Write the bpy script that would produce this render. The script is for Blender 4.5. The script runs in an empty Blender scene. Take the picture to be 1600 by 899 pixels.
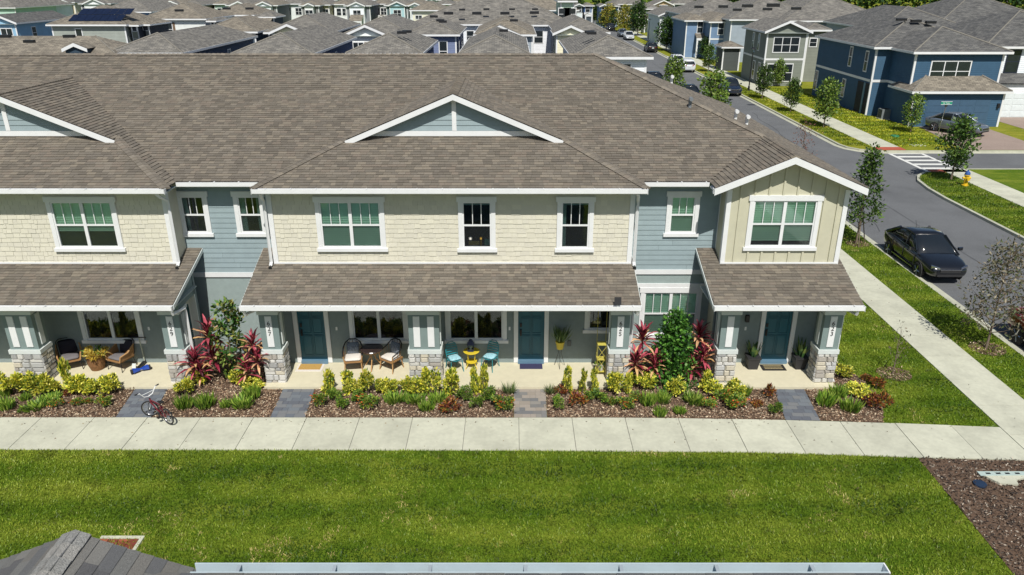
import bpy, math, random
import numpy as np
from mathutils import Vector, Matrix
random.seed(7); RNG = np.random.default_rng(11)
S = bpy.context.scene
COL = S.collection
R = math.radians
# ---------------------------------------------------------------- camera, world, sun, exposure
cd = bpy.data.cameras.new('camera'); cam = bpy.data.objects.new('camera', cd); COL.objects.link(cam)
cam.location = (0, 0, 12); cam.rotation_euler = (R(90 - 22.4), 0, 0)
cd.sensor_width = 36; cd.lens = 36 * 1176 / 1600; cd.clip_start = .1; cd.clip_end = 3000
S.camera = cam
SUN_EL, SUN_AZ = 53.0, 6.0            # azimuth: degrees to the right of straight behind the camera
w = bpy.data.worlds.new('World'); S.world = w; w.use_nodes = True
nt = w.node_tree; bg = nt.nodes['Background']
sky = nt.nodes.new('ShaderNodeTexSky'); sky.sky_type = 'NISHITA'; sky.sun_disc = False
sky.sun_elevation = R(SUN_EL); sky.sun_rotation = R(180 - SUN_AZ)
nt.links.new(sky.outputs[0], bg.inputs[0]); bg.inputs[1].default_value = .071
ld = bpy.data.lights.new('sun', 'SUN'); ld.energy = 4.6; ld.angle = R(.53); ld.color = (1, .965, .9)
sun = bpy.data.objects.new('sun', ld); COL.objects.link(sun)
sv = Vector((math.sin(R(SUN_AZ)) * math.cos(R(SUN_EL)), -math.cos(R(SUN_AZ)) * math.cos(R(SUN_EL)), math.sin(R(SUN_EL))))
sun.rotation_euler = sv.to_track_quat('Z', 'Y').to_euler()
S.view_settings.view_transform = 'Standard'; S.view_settings.look = 'None'
S.view_settings.exposure = 0.08; S.view_settings.gamma = 1
# ---------------------------------------------------------------- materials
def lin(r, g, b):
    f = lambda c: (c / 255 / 12.92) if c <= 10 else ((c / 255 + .055) / 1.055) ** 2.4
    return (f(r), f(g), f(b))
def nodes(name):
    m = bpy.data.materials.new(name); m.use_nodes = True
    t = m.node_tree; b = t.nodes['Principled BSDF']
    return m, t, b
def N(t, kind, **kw):
    n = t.nodes.new(kind)
    for k, v in kw.items():
        if k.startswith('i_'): n.inputs[k[2:].replace('_', ' ')].default_value = v
        else: setattr(n, k, v)
    return n
def mixc(t, a, b, fac, mode='MIX'):
    n = t.nodes.new('ShaderNodeMix'); n.data_type = 'RGBA'; n.blend_type = mode
    for sock, v in ((n.inputs[0], fac), (n.inputs[6], a), (n.inputs[7], b)):
        if hasattr(v, 'is_output'): t.links.new(v, sock)
        else: sock.default_value = v if isinstance(v, (int, float)) else (*v, 1)
    return n.outputs[2]
def M(name, col, rough=.7, var=.12, scale=3., bump=0., bscale=60., tint=False, metal=0., rnd=0., stain=0., sscale=.6, stretch=None, coat=0., spec=.5):
    m, t, b = nodes(name)
    tc = N(t, 'ShaderNodeTexCoord')
    src = tc.outputs['Object']
    if stretch:
        mp = N(t, 'ShaderNodeMapping'); mp.inputs['Scale'].default_value = stretch
        t.links.new(src, mp.inputs[0]); src = mp.outputs[0]
    c1 = tuple(min(1, c * (1 - var)) for c in col); c2 = tuple(min(1, c * (1 + var)) for c in col)
    nz = N(t, 'ShaderNodeTexNoise', i_Scale=scale, i_Detail=6., i_Roughness=.6); t.links.new(src, nz.inputs['Vector'])
    mr = N(t, 'ShaderNodeMapRange'); mr.inputs[1].default_value = .3; mr.inputs[2].default_value = .7
    t.links.new(nz.outputs[0], mr.inputs[0])
    out = mixc(t, c1, c2, mr.outputs[0])
    if stain:
        n2 = N(t, 'ShaderNodeTexNoise', i_Scale=sscale, i_Detail=5., i_Roughness=.65); t.links.new(tc.outputs['Object'], n2.inputs['Vector'])
        m2 = N(t, 'ShaderNodeMapRange'); m2.inputs[1].default_value = .42; m2.inputs[2].default_value = .7; m2.inputs[4].default_value = stain
        t.links.new(n2.outputs[0], m2.inputs[0])
        out = mixc(t, out, tuple(c * .45 for c in col), m2.outputs[0])
    if tint:
        a = N(t, 'ShaderNodeVertexColor', layer_name='tint'); out = mixc(t, out, a.outputs[0], 1., 'MULTIPLY')
    if rnd:
        oi = N(t, 'ShaderNodeObjectInfo'); m3 = N(t, 'ShaderNodeMapRange'); m3.inputs[3].default_value = 1 - rnd; m3.inputs[4].default_value = 1 + rnd
        t.links.new(oi.outputs['Random'], m3.inputs[0])
        cb = N(t, 'ShaderNodeCombineColor')
        for i in range(3): t.links.new(m3.outputs[0], cb.inputs[i])
        out = mixc(t, out, cb.outputs[0], 1., 'MULTIPLY')
    t.links.new(out, b.inputs['Base Color'])
    b.inputs['Roughness'].default_value = rough; b.inputs['Metallic'].default_value = metal
    b.inputs['Specular IOR Level'].default_value = spec
    if coat: b.inputs['Coat Weight'].default_value = coat; b.inputs['Coat Roughness'].default_value = .04
    if bump:
        n3 = N(t, 'ShaderNodeTexNoise', i_Scale=bscale, i_Detail=4.); t.links.new(src, n3.inputs['Vector'])
        bp = N(t, 'ShaderNodeBump', i_Strength=bump, i_Distance=.02); t.links.new(n3.outputs[0], bp.inputs['Height']); t.links.new(bp.outputs[0], b.inputs['Normal'])
    return m
def leafmat(name='leaf'):
    m, t, b = nodes(name)
    a = N(t, 'ShaderNodeVertexColor', layer_name='tint')
    oi = N(t, 'ShaderNodeObjectInfo'); m3 = N(t, 'ShaderNodeMapRange'); m3.inputs[3].default_value = .82; m3.inputs[4].default_value = 1.15
    t.links.new(oi.outputs['Random'], m3.inputs[0]); cb = N(t, 'ShaderNodeCombineColor')
    for i in range(3): t.links.new(m3.outputs[0], cb.inputs[i])
    c = mixc(t, a.outputs[0], cb.outputs[0], 1., 'MULTIPLY')
    t.links.new(c, b.inputs['Base Color']); b.inputs['Roughness'].default_value = .5; b.inputs['Specular IOR Level'].default_value = .35
    tr = N(t, 'ShaderNodeBsdfTranslucent'); t.links.new(c, tr.inputs[0])
    mx = N(t, 'ShaderNodeMixShader'); mx.inputs[0].default_value = .18
    t.links.new(b.outputs[0], mx.inputs[1]); t.links.new(tr.outputs[0], mx.inputs[2])
    t.links.new(mx.outputs[0], t.nodes['Material Output'].inputs[0])
    return m
def glassmat(name, tintc, refl=1.0):
    m, t, b = nodes(name); t.nodes.remove(b)
    tr = N(t, 'ShaderNodeBsdfTransparent'); tr.inputs[0].default_value = (*tintc, 1)
    gl = N(t, 'ShaderNodeBsdfGlossy'); gl.inputs['Roughness'].default_value = .03; gl.inputs[0].default_value = (.9, .95, 1, 1)
    fr = N(t, 'ShaderNodeFresnel', i_IOR=1.5)
    nz = N(t, 'ShaderNodeTexNoise', i_Scale=1.3); tc = N(t, 'ShaderNodeTexCoord'); t.links.new(tc.outputs['Object'], nz.inputs['Vector'])
    bp = N(t, 'ShaderNodeBump', i_Strength=.06, i_Distance=.02); t.links.new(nz.outputs[0], bp.inputs['Height']); t.links.new(bp.outputs[0], gl.inputs['Normal'])
    ad = N(t, 'ShaderNodeMath', operation='MULTIPLY_ADD'); ad.inputs[1].default_value = 1.6 * refl; ad.inputs[2].default_value = .03
    t.links.new(fr.outputs[0], ad.inputs[0])
    mx = N(t, 'ShaderNodeMixShader'); t.links.new(ad.outputs[0], mx.inputs[0]); t.links.new(tr.outputs[0], mx.inputs[1]); t.links.new(gl.outputs[0], mx.inputs[2])
    t.links.new(mx.outputs[0], t.nodes['Material Output'].inputs[0])
    return m
def screenmat(name):
    m, t, b = nodes(name); b.inputs['Base Color'].default_value = (.03, .035, .04, 1); b.inputs['Roughness'].default_value = .8
    tr = N(t, 'ShaderNodeBsdfTransparent'); mx = N(t, 'ShaderNodeMixShader'); mx.inputs[0].default_value = .14
    t.links.new(tr.outputs[0], mx.inputs[1]); t.links.new(b.outputs[0], mx.inputs[2]); t.links.new(mx.outputs[0], t.nodes['Material Output'].inputs[0])
    return m
def farroof(name, c1, c2):
    m, t, b = nodes(name)
    uv = N(t, 'ShaderNodeUVMap', uv_map='UVMap')
    br = N(t, 'ShaderNodeTexBrick'); br.offset = .5
    br.inputs['Color1'].default_value = (*c1, 1); br.inputs['Color2'].default_value = (*c2, 1); br.inputs['Mortar'].default_value = (*[c * .55 for c in c1], 1)
    br.inputs['Scale'].default_value = 1.; br.inputs['Mortar Size'].default_value = .012; br.inputs['Brick Width'].default_value = .42; br.inputs['Row Height'].default_value = .19; br.inputs['Bias'].default_value = 0
    t.links.new(uv.outputs[0], br.inputs['Vector'])
    nz = N(t, 'ShaderNodeTexNoise', i_Scale=.9, i_Detail=5.); t.links.new(uv.outputs[0], nz.inputs['Vector'])
    mr = N(t, 'ShaderNodeMapRange'); mr.inputs[1].default_value = .3; mr.inputs[2].default_value = .7; mr.inputs[3].default_value = .8; mr.inputs[4].default_value = 1.2
    t.links.new(nz.outputs[0], mr.inputs[0]); cb = N(t, 'ShaderNodeCombineColor')
    for i in range(3): t.links.new(mr.outputs[0], cb.inputs[i])
    t.links.new(mixc(t, br.outputs[0], cb.outputs[0], 1., 'MULTIPLY'), b.inputs['Base Color'])
    b.inputs['Roughness'].default_value = .9
    bp = N(t, 'ShaderNodeBump', i_Strength=.6, i_Distance=.02); t.links.new(br.outputs['Fac'], bp.inputs['Height']); bp.invert = True
    t.links.new(bp.outputs[0], b.inputs['Normal'])
    return m
def grassmat(name, shades):
    m, t, b = nodes(name)
    tc = N(t, 'ShaderNodeTexCoord')
    def noise(s, lo, hi, st=None):
        src = tc.outputs['Object']
        if st: mp = N(t, 'ShaderNodeMapping'); mp.inputs['Scale'].default_value = st; t.links.new(src, mp.inputs[0]); src = mp.outputs[0]
        n = N(t, 'ShaderNodeTexNoise', i_Scale=s, i_Detail=6., i_Roughness=.65); t.links.new(src, n.inputs['Vector'])
        r = N(t, 'ShaderNodeMapRange'); r.inputs[1].default_value = lo; r.inputs[2].default_value = hi; t.links.new(n.outputs[0], r.inputs[0]); return r.outputs[0]
    c = mixc(t, shades[0], shades[1], noise(9, .3, .7))
    c = mixc(t, c, shades[2], noise(.8, .42, .68, (.5, 1.4, 1)))
    c = mixc(t, c, shades[3], noise(2.3, .6, .75))
    t.links.new(c, b.inputs['Base Color']); b.inputs['Roughness'].default_value = .9; b.inputs['Specular IOR Level'].default_value = .1
    bp = N(t, 'ShaderNodeBump', i_Strength=1., i_Distance=.05)
    n3 = N(t, 'ShaderNodeTexNoise', i_Scale=30., i_Detail=5.); t.links.new(tc.outputs['Object'], n3.inputs['Vector']); t.links.new(n3.outputs[0], bp.inputs['Height']); t.links.new(bp.outputs[0], b.inputs['Normal'])
    return m
WHITE = M('white_trim', (.74, .75, .75), .5, .04)
CREAMT = M('pale_trim', (.62, .66, .64), .6, .05)
CREAM = M('cream_siding', lin(209, 205, 188), .75, .04, 4, .1, 90, rnd=.02, tint=True)
BATTEN = M('cream_panel', lin(192, 189, 166), .75, .05, 3, .1, 80)
BLUE = M('grey_blue_siding', lin(142, 158, 162), .7, .05, 4, rnd=.04)
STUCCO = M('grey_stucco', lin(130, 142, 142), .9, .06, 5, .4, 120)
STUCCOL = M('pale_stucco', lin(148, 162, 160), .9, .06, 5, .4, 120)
COLGREY = M('column_grey', lin(122, 138, 136), .7, .05)
NSHING = M('near_shingle', (1, 1, 1), 1., .5, 42, 1., 90, tint=True, rnd=.06)
SHING = M('shingle', (1, 1, 1), .92, .18, 60, .5, 260, tint=True, rnd=.06)
TEAL = M('teal_door_paint', lin(28, 92, 108), .35, .05)
SOFFIT = M('soffit', lin(165, 175, 172), .7, .04)
INTER = M('shade_backing', (.026, .027, .032), .9, .3, 1.5)  # near-black board colour in place of unlit depth behind windows and porch
BLIND = M('window_blind', lin(206, 240, 220), .6, .04)
GLASS = glassmat('window_glass', (.93, .99, .955), .5)
DGLASS = glassmat('dark_window_glass', (.66, .7, .72), .42)
SCREEN = screenmat('insect_screen')
STONE = M('stone_veneer', (1, 1, 1), .85, .16, 9, .6, 45, tint=True)
MORTAR = M('mortar', lin(120, 118, 110), .95, .1, 20)
CONC = M('concrete_slab', lin(192, 192, 173), .85, .07, 8, .25, 150, rnd=.05, stain=.38, sscale=.9)
CONCW = M('porch_slab', lin(205, 198, 172), .85, .05, 4, .2, 150, stain=.1)
KERB = M('kerb_concrete', lin(178, 178, 160), .85, .1, 3, .2, 100, rnd=.04, stain=.2, sscale=.5)
PAVER = M('paver', (1, 1, 1), .9, .12, 25, .3, 160, tint=True)
ASPH = M('asphalt', (.135, .14, .145), .9, .2, 26, .5, 160, stain=.4, sscale=.28)
PAINT = M('road_paint', (.66, .66, .62), .8, .15, 12)
RAMP = M('red_ramp', lin(168, 82, 62), .85, .1)
MULCHB = M('mulch_base', lin(96, 76, 60), .95, .4, 30, 1., 60)
CHIP = M('mulch_chip', (1, 1, 1), .9, .25, 40, tint=True)
LEAF = leafmat()
BARK = M('bark', lin(118, 104, 90), .9, .25, 14, .6, 40)
BLACK = M('black_metal', (.015, .015, .017), .4, .1)
RUBBER = M('rubber', (.02, .02, .022), .8, .1)
CHROME = M('bright_metal', (.6, .6, .62), .25, .05, metal=1.)
GRASS = grassmat('lawn', [lin(62, 90, 18), lin(94, 118, 28), lin(122, 134, 44), lin(150, 144, 76)])
GRASSY = grassmat('dry_lawn', [lin(96, 110, 26), lin(128, 134, 38), lin(150, 146, 52), lin(160, 148, 84)])
BLADE = leafmat('grass_blade')
FROOF = [farroof('far_shingle_grey', lin(96, 94, 90), lin(132, 128, 120)), farroof('far_shingle_brown', lin(104, 98, 88), lin(140, 132, 118)), farroof('far_shingle_dark', lin(76, 76, 76), lin(108, 107, 103))]
def SIDM(r, g, b):
    k = ('s', r, g, b)
    if k not in _pc:
        m = M('lap_siding_%d_%d_%d' % (r, g, b), lin(r, g, b), .75, .08, 1.2); t = m.node_tree; tc = N(t, 'ShaderNodeTexCoord')
        wv = N(t, 'ShaderNodeTexWave', wave_type='BANDS', bands_direction='Z', wave_profile='SAW'); wv.inputs['Scale'].default_value = 1.75; t.links.new(tc.outputs['Object'], wv.inputs['Vector'])
        bp = N(t, 'ShaderNodeBump', i_Strength=.8, i_Distance=.03); bp.invert = True; t.links.new(wv.outputs['Fac'], bp.inputs['Height']); t.links.new(bp.outputs[0], t.nodes['Principled BSDF'].inputs['Normal']); _pc[k] = m
    return _pc[k]
_pc = {}
def PM(r, g, b, rough=.55, metal=0., coat=0.):
    k = (r, g, b, rough, metal, coat)
    if k not in _pc: _pc[k] = M('paint_%d_%d_%d' % (r, g, b), lin(r, g, b), rough, .07, 2.5, metal=metal, coat=coat)
    return _pc[k]
# ---------------------------------------------------------------- mesh helpers
class MB:
    def __init__(s): s.v = []; s.f = []; s.c = []; s.g = []; s.uv = None
    def face(s, pts, t=(1, 1, 1)):
        n = len(s.v); s.v += [tuple(p) for p in pts]; s.f.append(tuple(range(n, n + len(pts)))); s.c.append(t)
    def add(s, vs, fs, t=(1, 1, 1)):
        n = len(s.v); s.v += [tuple(p) for p in vs]; s.g.append((n, len(s.v), len(s.f), len(s.f) + len(fs)))
        for f in fs: s.f.append(tuple(i + n for i in f)); s.c.append(t)
    def hexa(s, p, t=(1, 1, 1)):   # p: 4 bottom (ccw from above) + 4 top
        s.add(p, [(3, 2, 1, 0), (4, 5, 6, 7), (0, 1, 5, 4), (1, 2, 6, 5), (2, 3, 7, 6), (3, 0, 4, 7)], t); return s
    def box(s, x0, x1, y0, y1, z0, z1, t=(1, 1, 1)):
        s.hexa([(x0, y0, z0), (x1, y0, z0), (x1, y1, z0), (x0, y1, z0), (x0, y0, z1), (x1, y0, z1), (x1, y1, z1), (x0, y1, z1)], t); return s
    def prism(s, pts, d, t=(1, 1, 1)):   # polygon extruded by vector d
        n = len(pts); d = Vector(d); a = [Vector(p) for p in pts]
        s.add(a + [p + d for p in a], [tuple(range(n))[::-1], tuple(range(n, 2 * n))] + [(i, (i + 1) % n, n + (i + 1) % n, n + i) for i in range(n)], t); return s
    def tube(s, pts, r, n=6, t=(1, 1, 1)):
        pts = [Vector(p) for p in pts]; k = len(pts); rr = r if isinstance(r, (list, tuple)) else [r] * k; vs = []
        ref = Vector((0, 0, 1))
        for i, p in enumerate(pts):
            d = (pts[min(i + 1, k - 1)] - pts[max(i - 1, 0)]).normalized()
            if abs(d.dot(ref)) > .95: ref = Vector((1, 0, 0))
            a = d.cross(ref).normalized(); b = d.cross(a)
            for j in range(n):
                q = 2 * math.pi * j / n; vs.append(p + (a * math.cos(q) + b * math.sin(q)) * rr[i])
        fs = [(i * n + j, (i + 1) * n + j, (i + 1) * n + (j + 1) % n, i * n + (j + 1) % n) for i in range(k - 1) for j in range(n)]
        fs += [tuple(range(n)), tuple(range((k - 1) * n, k * n))[::-1]]
        s.add(vs, fs, t); return s
    def lathe(s, prof, n=12, c=(0, 0, 0), axis='z', t=(1, 1, 1)):
        vs = []
        for r, h in prof:
            for j in range(n):
                q = 2 * math.pi * j / n; a, b = r * math.cos(q), r * math.sin(q)
                p = (a, b, h) if axis == 'z' else ((a, h, b) if axis == 'y' else (h, a, b)); vs.append((p[0] + c[0], p[1] + c[1], p[2] + c[2]))
        k = len(prof)
        fs = [(i * n + j, i * n + (j + 1) % n, (i + 1) * n + (j + 1) % n, (i + 1) * n + j) for i in range(k - 1) for j in range(n)] + [tuple(range(n))[::-1], tuple(range((k - 1) * n, k * n))]
        s.add(vs, fs, t); return s
    def loft(s, rings, t=(1, 1, 1), cap=True):
        n = len(rings[0]); vs = [p for r in rings for p in r]; k = len(rings)
        fs = [(i * n + j, i * n + (j + 1) % n, (i + 1) * n + (j + 1) % n, (i + 1) * n + j) for i in range(k - 1) for j in range(n)]
        if cap: fs += [tuple(range(n))[::-1], tuple(range((k - 1) * n, k * n))]
        s.add(vs, fs, t); return s
    def mesh(s, name, mat, smooth=False, tint=False, off=(0, 0, 0)):
        me = bpy.data.meshes.new(name)
        v = [(a - off[0], b - off[1], c - off[2]) for a, b, c in s.v] if any(off) else s.v
        me.from_pydata(v, [], s.f)
        for m in (mat if isinstance(mat, list) else [mat]): me.materials.append(m)
        if tint:
            ca = me.color_attributes.new('tint', 'FLOAT_COLOR', 'CORNER')
            arr = np.repeat(np.array([(*c, 1) for c in s.c], dtype=np.float32), [len(f) for f in s.f], axis=0)
            ca.data.foreach_set('color', arr.ravel())
        if s.uv is not None:
            ul = me.uv_layers.new(name='UVMap'); ul.data.foreach_set('uv', np.array(s.uv, dtype=np.float32).ravel())
        fix(me)
        if smooth: me.polygons.foreach_set('use_smooth', [True] * len(me.polygons))
        me.update(); return me
def fix(me):
    me.validate()
def put(name, me, parent=None, loc=None, mat4=None, kind=None):
    o = bpy.data.objects.new(name, me); COL.objects.link(o)
    if parent is not None: o.parent = parent
    if mat4 is not None: o.matrix_local = mat4
    elif loc is not None: o.location = loc
    if kind: o['kind'] = kind
    return o
def root(o):
    while o.parent is not None: o = o.parent
    return o
def part(name, mb, mat, parent, smooth=False, tint=False, kind=None, label=None, local=False):
    off = (0, 0, 0) if local else tuple(root(parent).location)
    o = put(name, mb.mesh(name, mat, smooth, tint, off), parent, kind=kind)
    if label: o['label'] = label
    return o
def parts(name, mb, mat, parent, **kw):
    out = []
    for a, b, c, d in mb.g:
        q = MB(); q.v = mb.v[a:b]; q.f = [tuple(i - a for i in f) for f in mb.f[c:d]]; q.c = mb.c[c:d]; out.append(part(name, q, mat, parent, **kw))
    return out
def tag(o, label, cat, group=None):
    o['label'] = label; o['category'] = cat
    if group: o['group'] = group
    return o
def thing(name, label, cat, loc=(0, 0, 0), rot=0, group=None):
    o = put(name, None); o.empty_display_size = .3; o.location = loc; o.rotation_euler = (0, 0, rot)
    return tag(o, label, cat, group)
def struct(name, mb, mat, **kw):
    return put(name, mb.mesh(name, mat, **kw), kind='structure')
def dup(src, loc, rot=0, scale=None, label=None):
    o = src.copy(); COL.objects.link(o); o.location = loc; o.rotation_euler = (0, 0, rot)
    if scale is not None: o.scale = scale if isinstance(scale, tuple) else (scale,) * 3
    if label: o['label'] = label
    for ch in list(src.children):
        c = ch.copy(); COL.objects.link(c); c.parent = o
        for g in list(ch.children):
            d = g.copy(); COL.objects.link(d); d.parent = c
    return o
def arrmesh(name, V, F, C, mat, smooth=False):
    """V (n,3), F (m,k) int, C (m,3) face colours"""
    me = bpy.data.meshes.new(name); k = F.shape[1]
    me.vertices.add(len(V)); me.vertices.foreach_set('co', V.astype(np.float32).ravel())
    me.loops.add(F.size); me.loops.foreach_set('vertex_index', F.astype(np.int32).ravel())
    me.polygons.add(len(F)); me.polygons.foreach_set('loop_start', np.arange(0, F.size, k, dtype=np.int32)); me.polygons.foreach_set('loop_total', np.full(len(F), k, dtype=np.int32))
    me.update(calc_edges=True)
    ca = me.color_attributes.new('tint', 'FLOAT_COLOR', 'CORNER')
    ca.data.foreach_set('color', np.repeat(np.hstack([C, np.ones((len(C), 1))]).astype(np.float32), k, axis=0).ravel())
    me.materials.append(mat); me.validate()
    return me
def unit(a): return a / np.maximum(np.linalg.norm(a, axis=1, keepdims=True), 1e-9)
def leaves(P, D, L, W, C, up=.4):
    """diamond leaves: base points P, directions D, length L, width W (arrays), colours C -> V,F,C"""
    n = len(P); D = unit(D); sd = unit(np.cross(D, RNG.normal(size=(n, 3)) + np.array([0, 0, 1.]) * 1.2)); nm = np.cross(sd, D)
    L = np.asarray(L).reshape(-1, 1) * np.ones((n, 1)); W = np.asarray(W).reshape(-1, 1) * np.ones((n, 1))
    a = P; b = P + D * L * .5 + sd * W * .5 - nm * L * .06; c = P + D * L; d = P + D * L * .5 - sd * W * .5 - nm * L * .06
    V = np.stack([a, b, c, d], 1).reshape(-1, 3); F = np.arange(4 * n).reshape(n, 4)
    return V, F, C
def cat(parts):
    V = []; F = []; C = []; k = 0
    for v, f, c in parts: V.append(v); F.append(f + k); C.append(c); k += len(v)
    return np.vstack(V), np.vstack(F), np.vstack(C)
def shade(cols, n, w=None, var=.25):
    cols = np.array(cols); i = RNG.choice(len(cols), n, p=w); return np.clip(cols[i] * RNG.uniform(1 - var, 1 + var, (n, 1)), 0, 1)
def rects(x0, x1, z0, z1, holes):
    zs = sorted({z0, z1, *[min(max(h[2], z0), z1) for h in holes], *[min(max(h[3], z0), z1) for h in holes]}); out = []
    for a, b in zip(zs, zs[1:]):
        if b - a < 1e-4: continue
        for u, v in spans(x0, x1, (a + b) / 2, holes): out.append((u, v, a, b))
    return out
def spans(x0, x1, z, holes):
    s = [(x0, x1)]
    for h in holes:
        if h[2] < z < h[3]:
            n = []
            for a, b in s:
                if h[1] <= a or h[0] >= b: n.append((a, b)); continue
                if h[0] > a: n.append((a, h[0]))
                if h[1] < b: n.append((h[1], b))
            s = n
    return [q for q in s if q[1] - q[0] > .005]
def scan(poly, w):
    xs = []
    for (a, b), (c, d) in zip(poly, poly[1:] + poly[:1]):
        if (b <= w) != (d <= w): xs.append(a + (w - b) / (d - b) * (c - a))
    xs.sort(); return list(zip(xs[::2], xs[1::2]))
# ---------------------------------------------------------------- the townhouse row
TS, TC = math.sin(R(22.4)), math.cos(R(22.4))
def seen(p):
    z = p[2] - 12; dep = p[1] * TC - z * TS
    if dep <= .5: return False
    return abs(p[0] / dep) < 820 / 1176 and abs((p[1] * TS + z * TC) / dep) < 465 / 1176
def dist(p): return math.sqrt(p[0] ** 2 + p[1] ** 2 + (p[2] - 12) ** 2)
def tabs(poly, O, U, W, expo, wr, ragged=0.):
    """pieces of one plane -> (O, U, W, u0, u1, w0, length)"""
    out = []; O = Vector(O); U = Vector(U).normalized(); W = Vector(W).normalized(); ws = [q[1] for q in poly]; w0 = min(ws); k = 0
    while w0 < max(ws) - .03:
        for a, b in scan(poly, w0 + expo * .5):
            u = a - random.uniform(0, wr[1] * .7); first = True
            while u < b - .02:
                v = u + random.uniform(*wr)
                if b - v < wr[0] * .6: v = b
                uu = max(u, a)
                if v - uu > .03: out.append((O, U, W, uu, min(v, b), w0 - (random.uniform(0, ragged) if ragged else 0), expo * 1.12))
                u = v
        w0 += expo
    return out
def unit_piece(name, mat, tint, lo, hi):
    m = MB(); m.hexa([(0, 0, 0), (1, 0, 0), (1, 1, 0), (0, 1, 0), (0, 0, lo), (1, 0, lo), (1, 1, hi), (0, 1, hi)], tint)
    return m.mesh(name, mat, tint=True)
def lay(parent, name, fname, pieces, cols, mat, nmax, lo, hi, gap=.004):
    """the nmax nearest pieces in view as objects, the rest joined as one part"""
    ro = Vector(root(parent).location); uni = [unit_piece(name, mat, c, lo, hi) for c in cols]
    P = []
    for q in pieces:
        O, U, W, a, b, w0, ln = q; c = O + U * (a + b) / 2 + W * (w0 + ln / 2); P.append((0 if seen(c) else 1, dist(c), q))
    P.sort(key=lambda t: t[:2]); st = MB(); lift = 0
    for i, (_, _, (O, U, W, a, b, w0, ln)) in enumerate(P):
        Nn = U.cross(W); k = random.randrange(len(cols)); h = random.uniform(.75, 1.25)
        p = O + U * (a + gap / 2) + W * w0 - ro
        if i < nmax:
            m = Matrix(((U.x * (b - a - gap), W.x * ln, Nn.x * h, p.x), (U.y * (b - a - gap), W.y * ln, Nn.y * h, p.y), (U.z * (b - a - gap), W.z * ln, Nn.z * h, p.z), (0, 0, 0, 1)))
            put(name, uni[k], parent, mat4=m)
        else:
            du, dw = U * (b - a - gap), W * ln; l, g = Nn * lo * h, Nn * hi * h
            st.add([p, p + du, p + l, p + du + l, p + du + dw + g, p + dw + g], [(0, 1, 3, 2), (2, 3, 4, 5), (0, 2, 5), (1, 4, 3)], cols[k])
    if st.f: put(fname, st.mesh(fname, mat, tint=True), parent, kind='stuff')
RC = [lin(*c) for c in ((121, 113, 101), (112, 105, 94), (129, 121, 109), (118, 111, 100), (107, 100, 90), (125, 115, 103), (134, 125, 111), (115, 108, 98))]
SHC = [(1, 1, 1), (.97, .97, .97), (1.02, 1.02, 1.01), (.95, .95, .96), (.98, .98, .97)]
STC = [lin(*c) for c in ((210, 208, 200), (188, 188, 184), (168, 168, 166), (212, 204, 184), (200, 200, 198), (180, 174, 164), (218, 216, 210))]
town = thing('townhouse_row', 'two storey cream and grey blue townhouse row with brown shingle roof behind the front sidewalk', 'townhouses', (-2, 22.3, 0))
SL = .4167
def zroof(y): return 6.2 + SL * (y - 22.6)
sn = math.hypot(1, SL)
# body and plain walls
b = MB(); b.box(-30, 10.28, 23.2, 37.6, 0, 6.1); body = part('wall', b, STUCCOL, town)
# main roof: deck, shingles, caps
RX, RY = 3.2, 30.0
d = MB(); zz = zroof
V = lambda x, y, z, e=0: (x, y, z - .012)
main_front = [(-30, 22.6), (6.06, 22.6), (8.33, 24.87), (RX, RY), (-30, RY)]
d.face([V(x, y, zz(y)) for x, y in main_front])
hr = lambda x: 6.2 + SL * (10.6 - x)
d.face([V(10.6, 21.85, 6.2), V(10.6, 37.84, 6.2), V(RX, RY, zz(RY)), V(8.33, 24.87, zz(24.87)), V(8.33, 21.85, hr(8.33))])
d.face([V(10.6, 37.84, 6.2), V(-30, 37.84, 6.2), V(-30, RY, zz(RY)), V(RX, RY, zz(RY))])
d.face([V(6.06, 21.85, 6.2), V(8.33, 21.85, hr(8.33)), V(8.33, 24.87, zz(24.87)), V(6.06, 22.6, 6.2)])
pieces = tabs([(x, (y - 22.6) * sn) for x, y in main_front], (0, 22.6, 6.2), (1, 0, 0), (0, 1, SL), .132, (.13, .31))
pieces += tabs([(y, (10.6 - x) * sn) for x, y in [(10.6, 21.85), (10.6, 37.84), (RX, RY), (8.33, 24.87), (8.33, 21.85)]], (10.6, 0, 6.2), (0, 1, 0), (-1, 0, SL), .132, (.13, .31))
pieces += tabs([(-y, (x - 6.06) * sn) for x, y in [(6.06, 21.85), (8.33, 21.85), (8.33, 24.87), (6.06, 22.6)]], (6.06, 0, 6.2), (0, -1, 0), (1, 0, SL), .132, (.13, .31))
HW = 5.88; BE = 21.8; PY = 24.3
caps = [((RX, RY, zz(RY)), (8.33, 24.87, zz(24.87))), ((-30, RY, zz(RY)), (RX, RY, zz(RY))), ((8.33, 21.85, hr(8.33)), (8.33, 24.87, zz(24.87)))]
zap = 6.2 + SL * HW
BAYS = (-1.85, -16.18)
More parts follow.
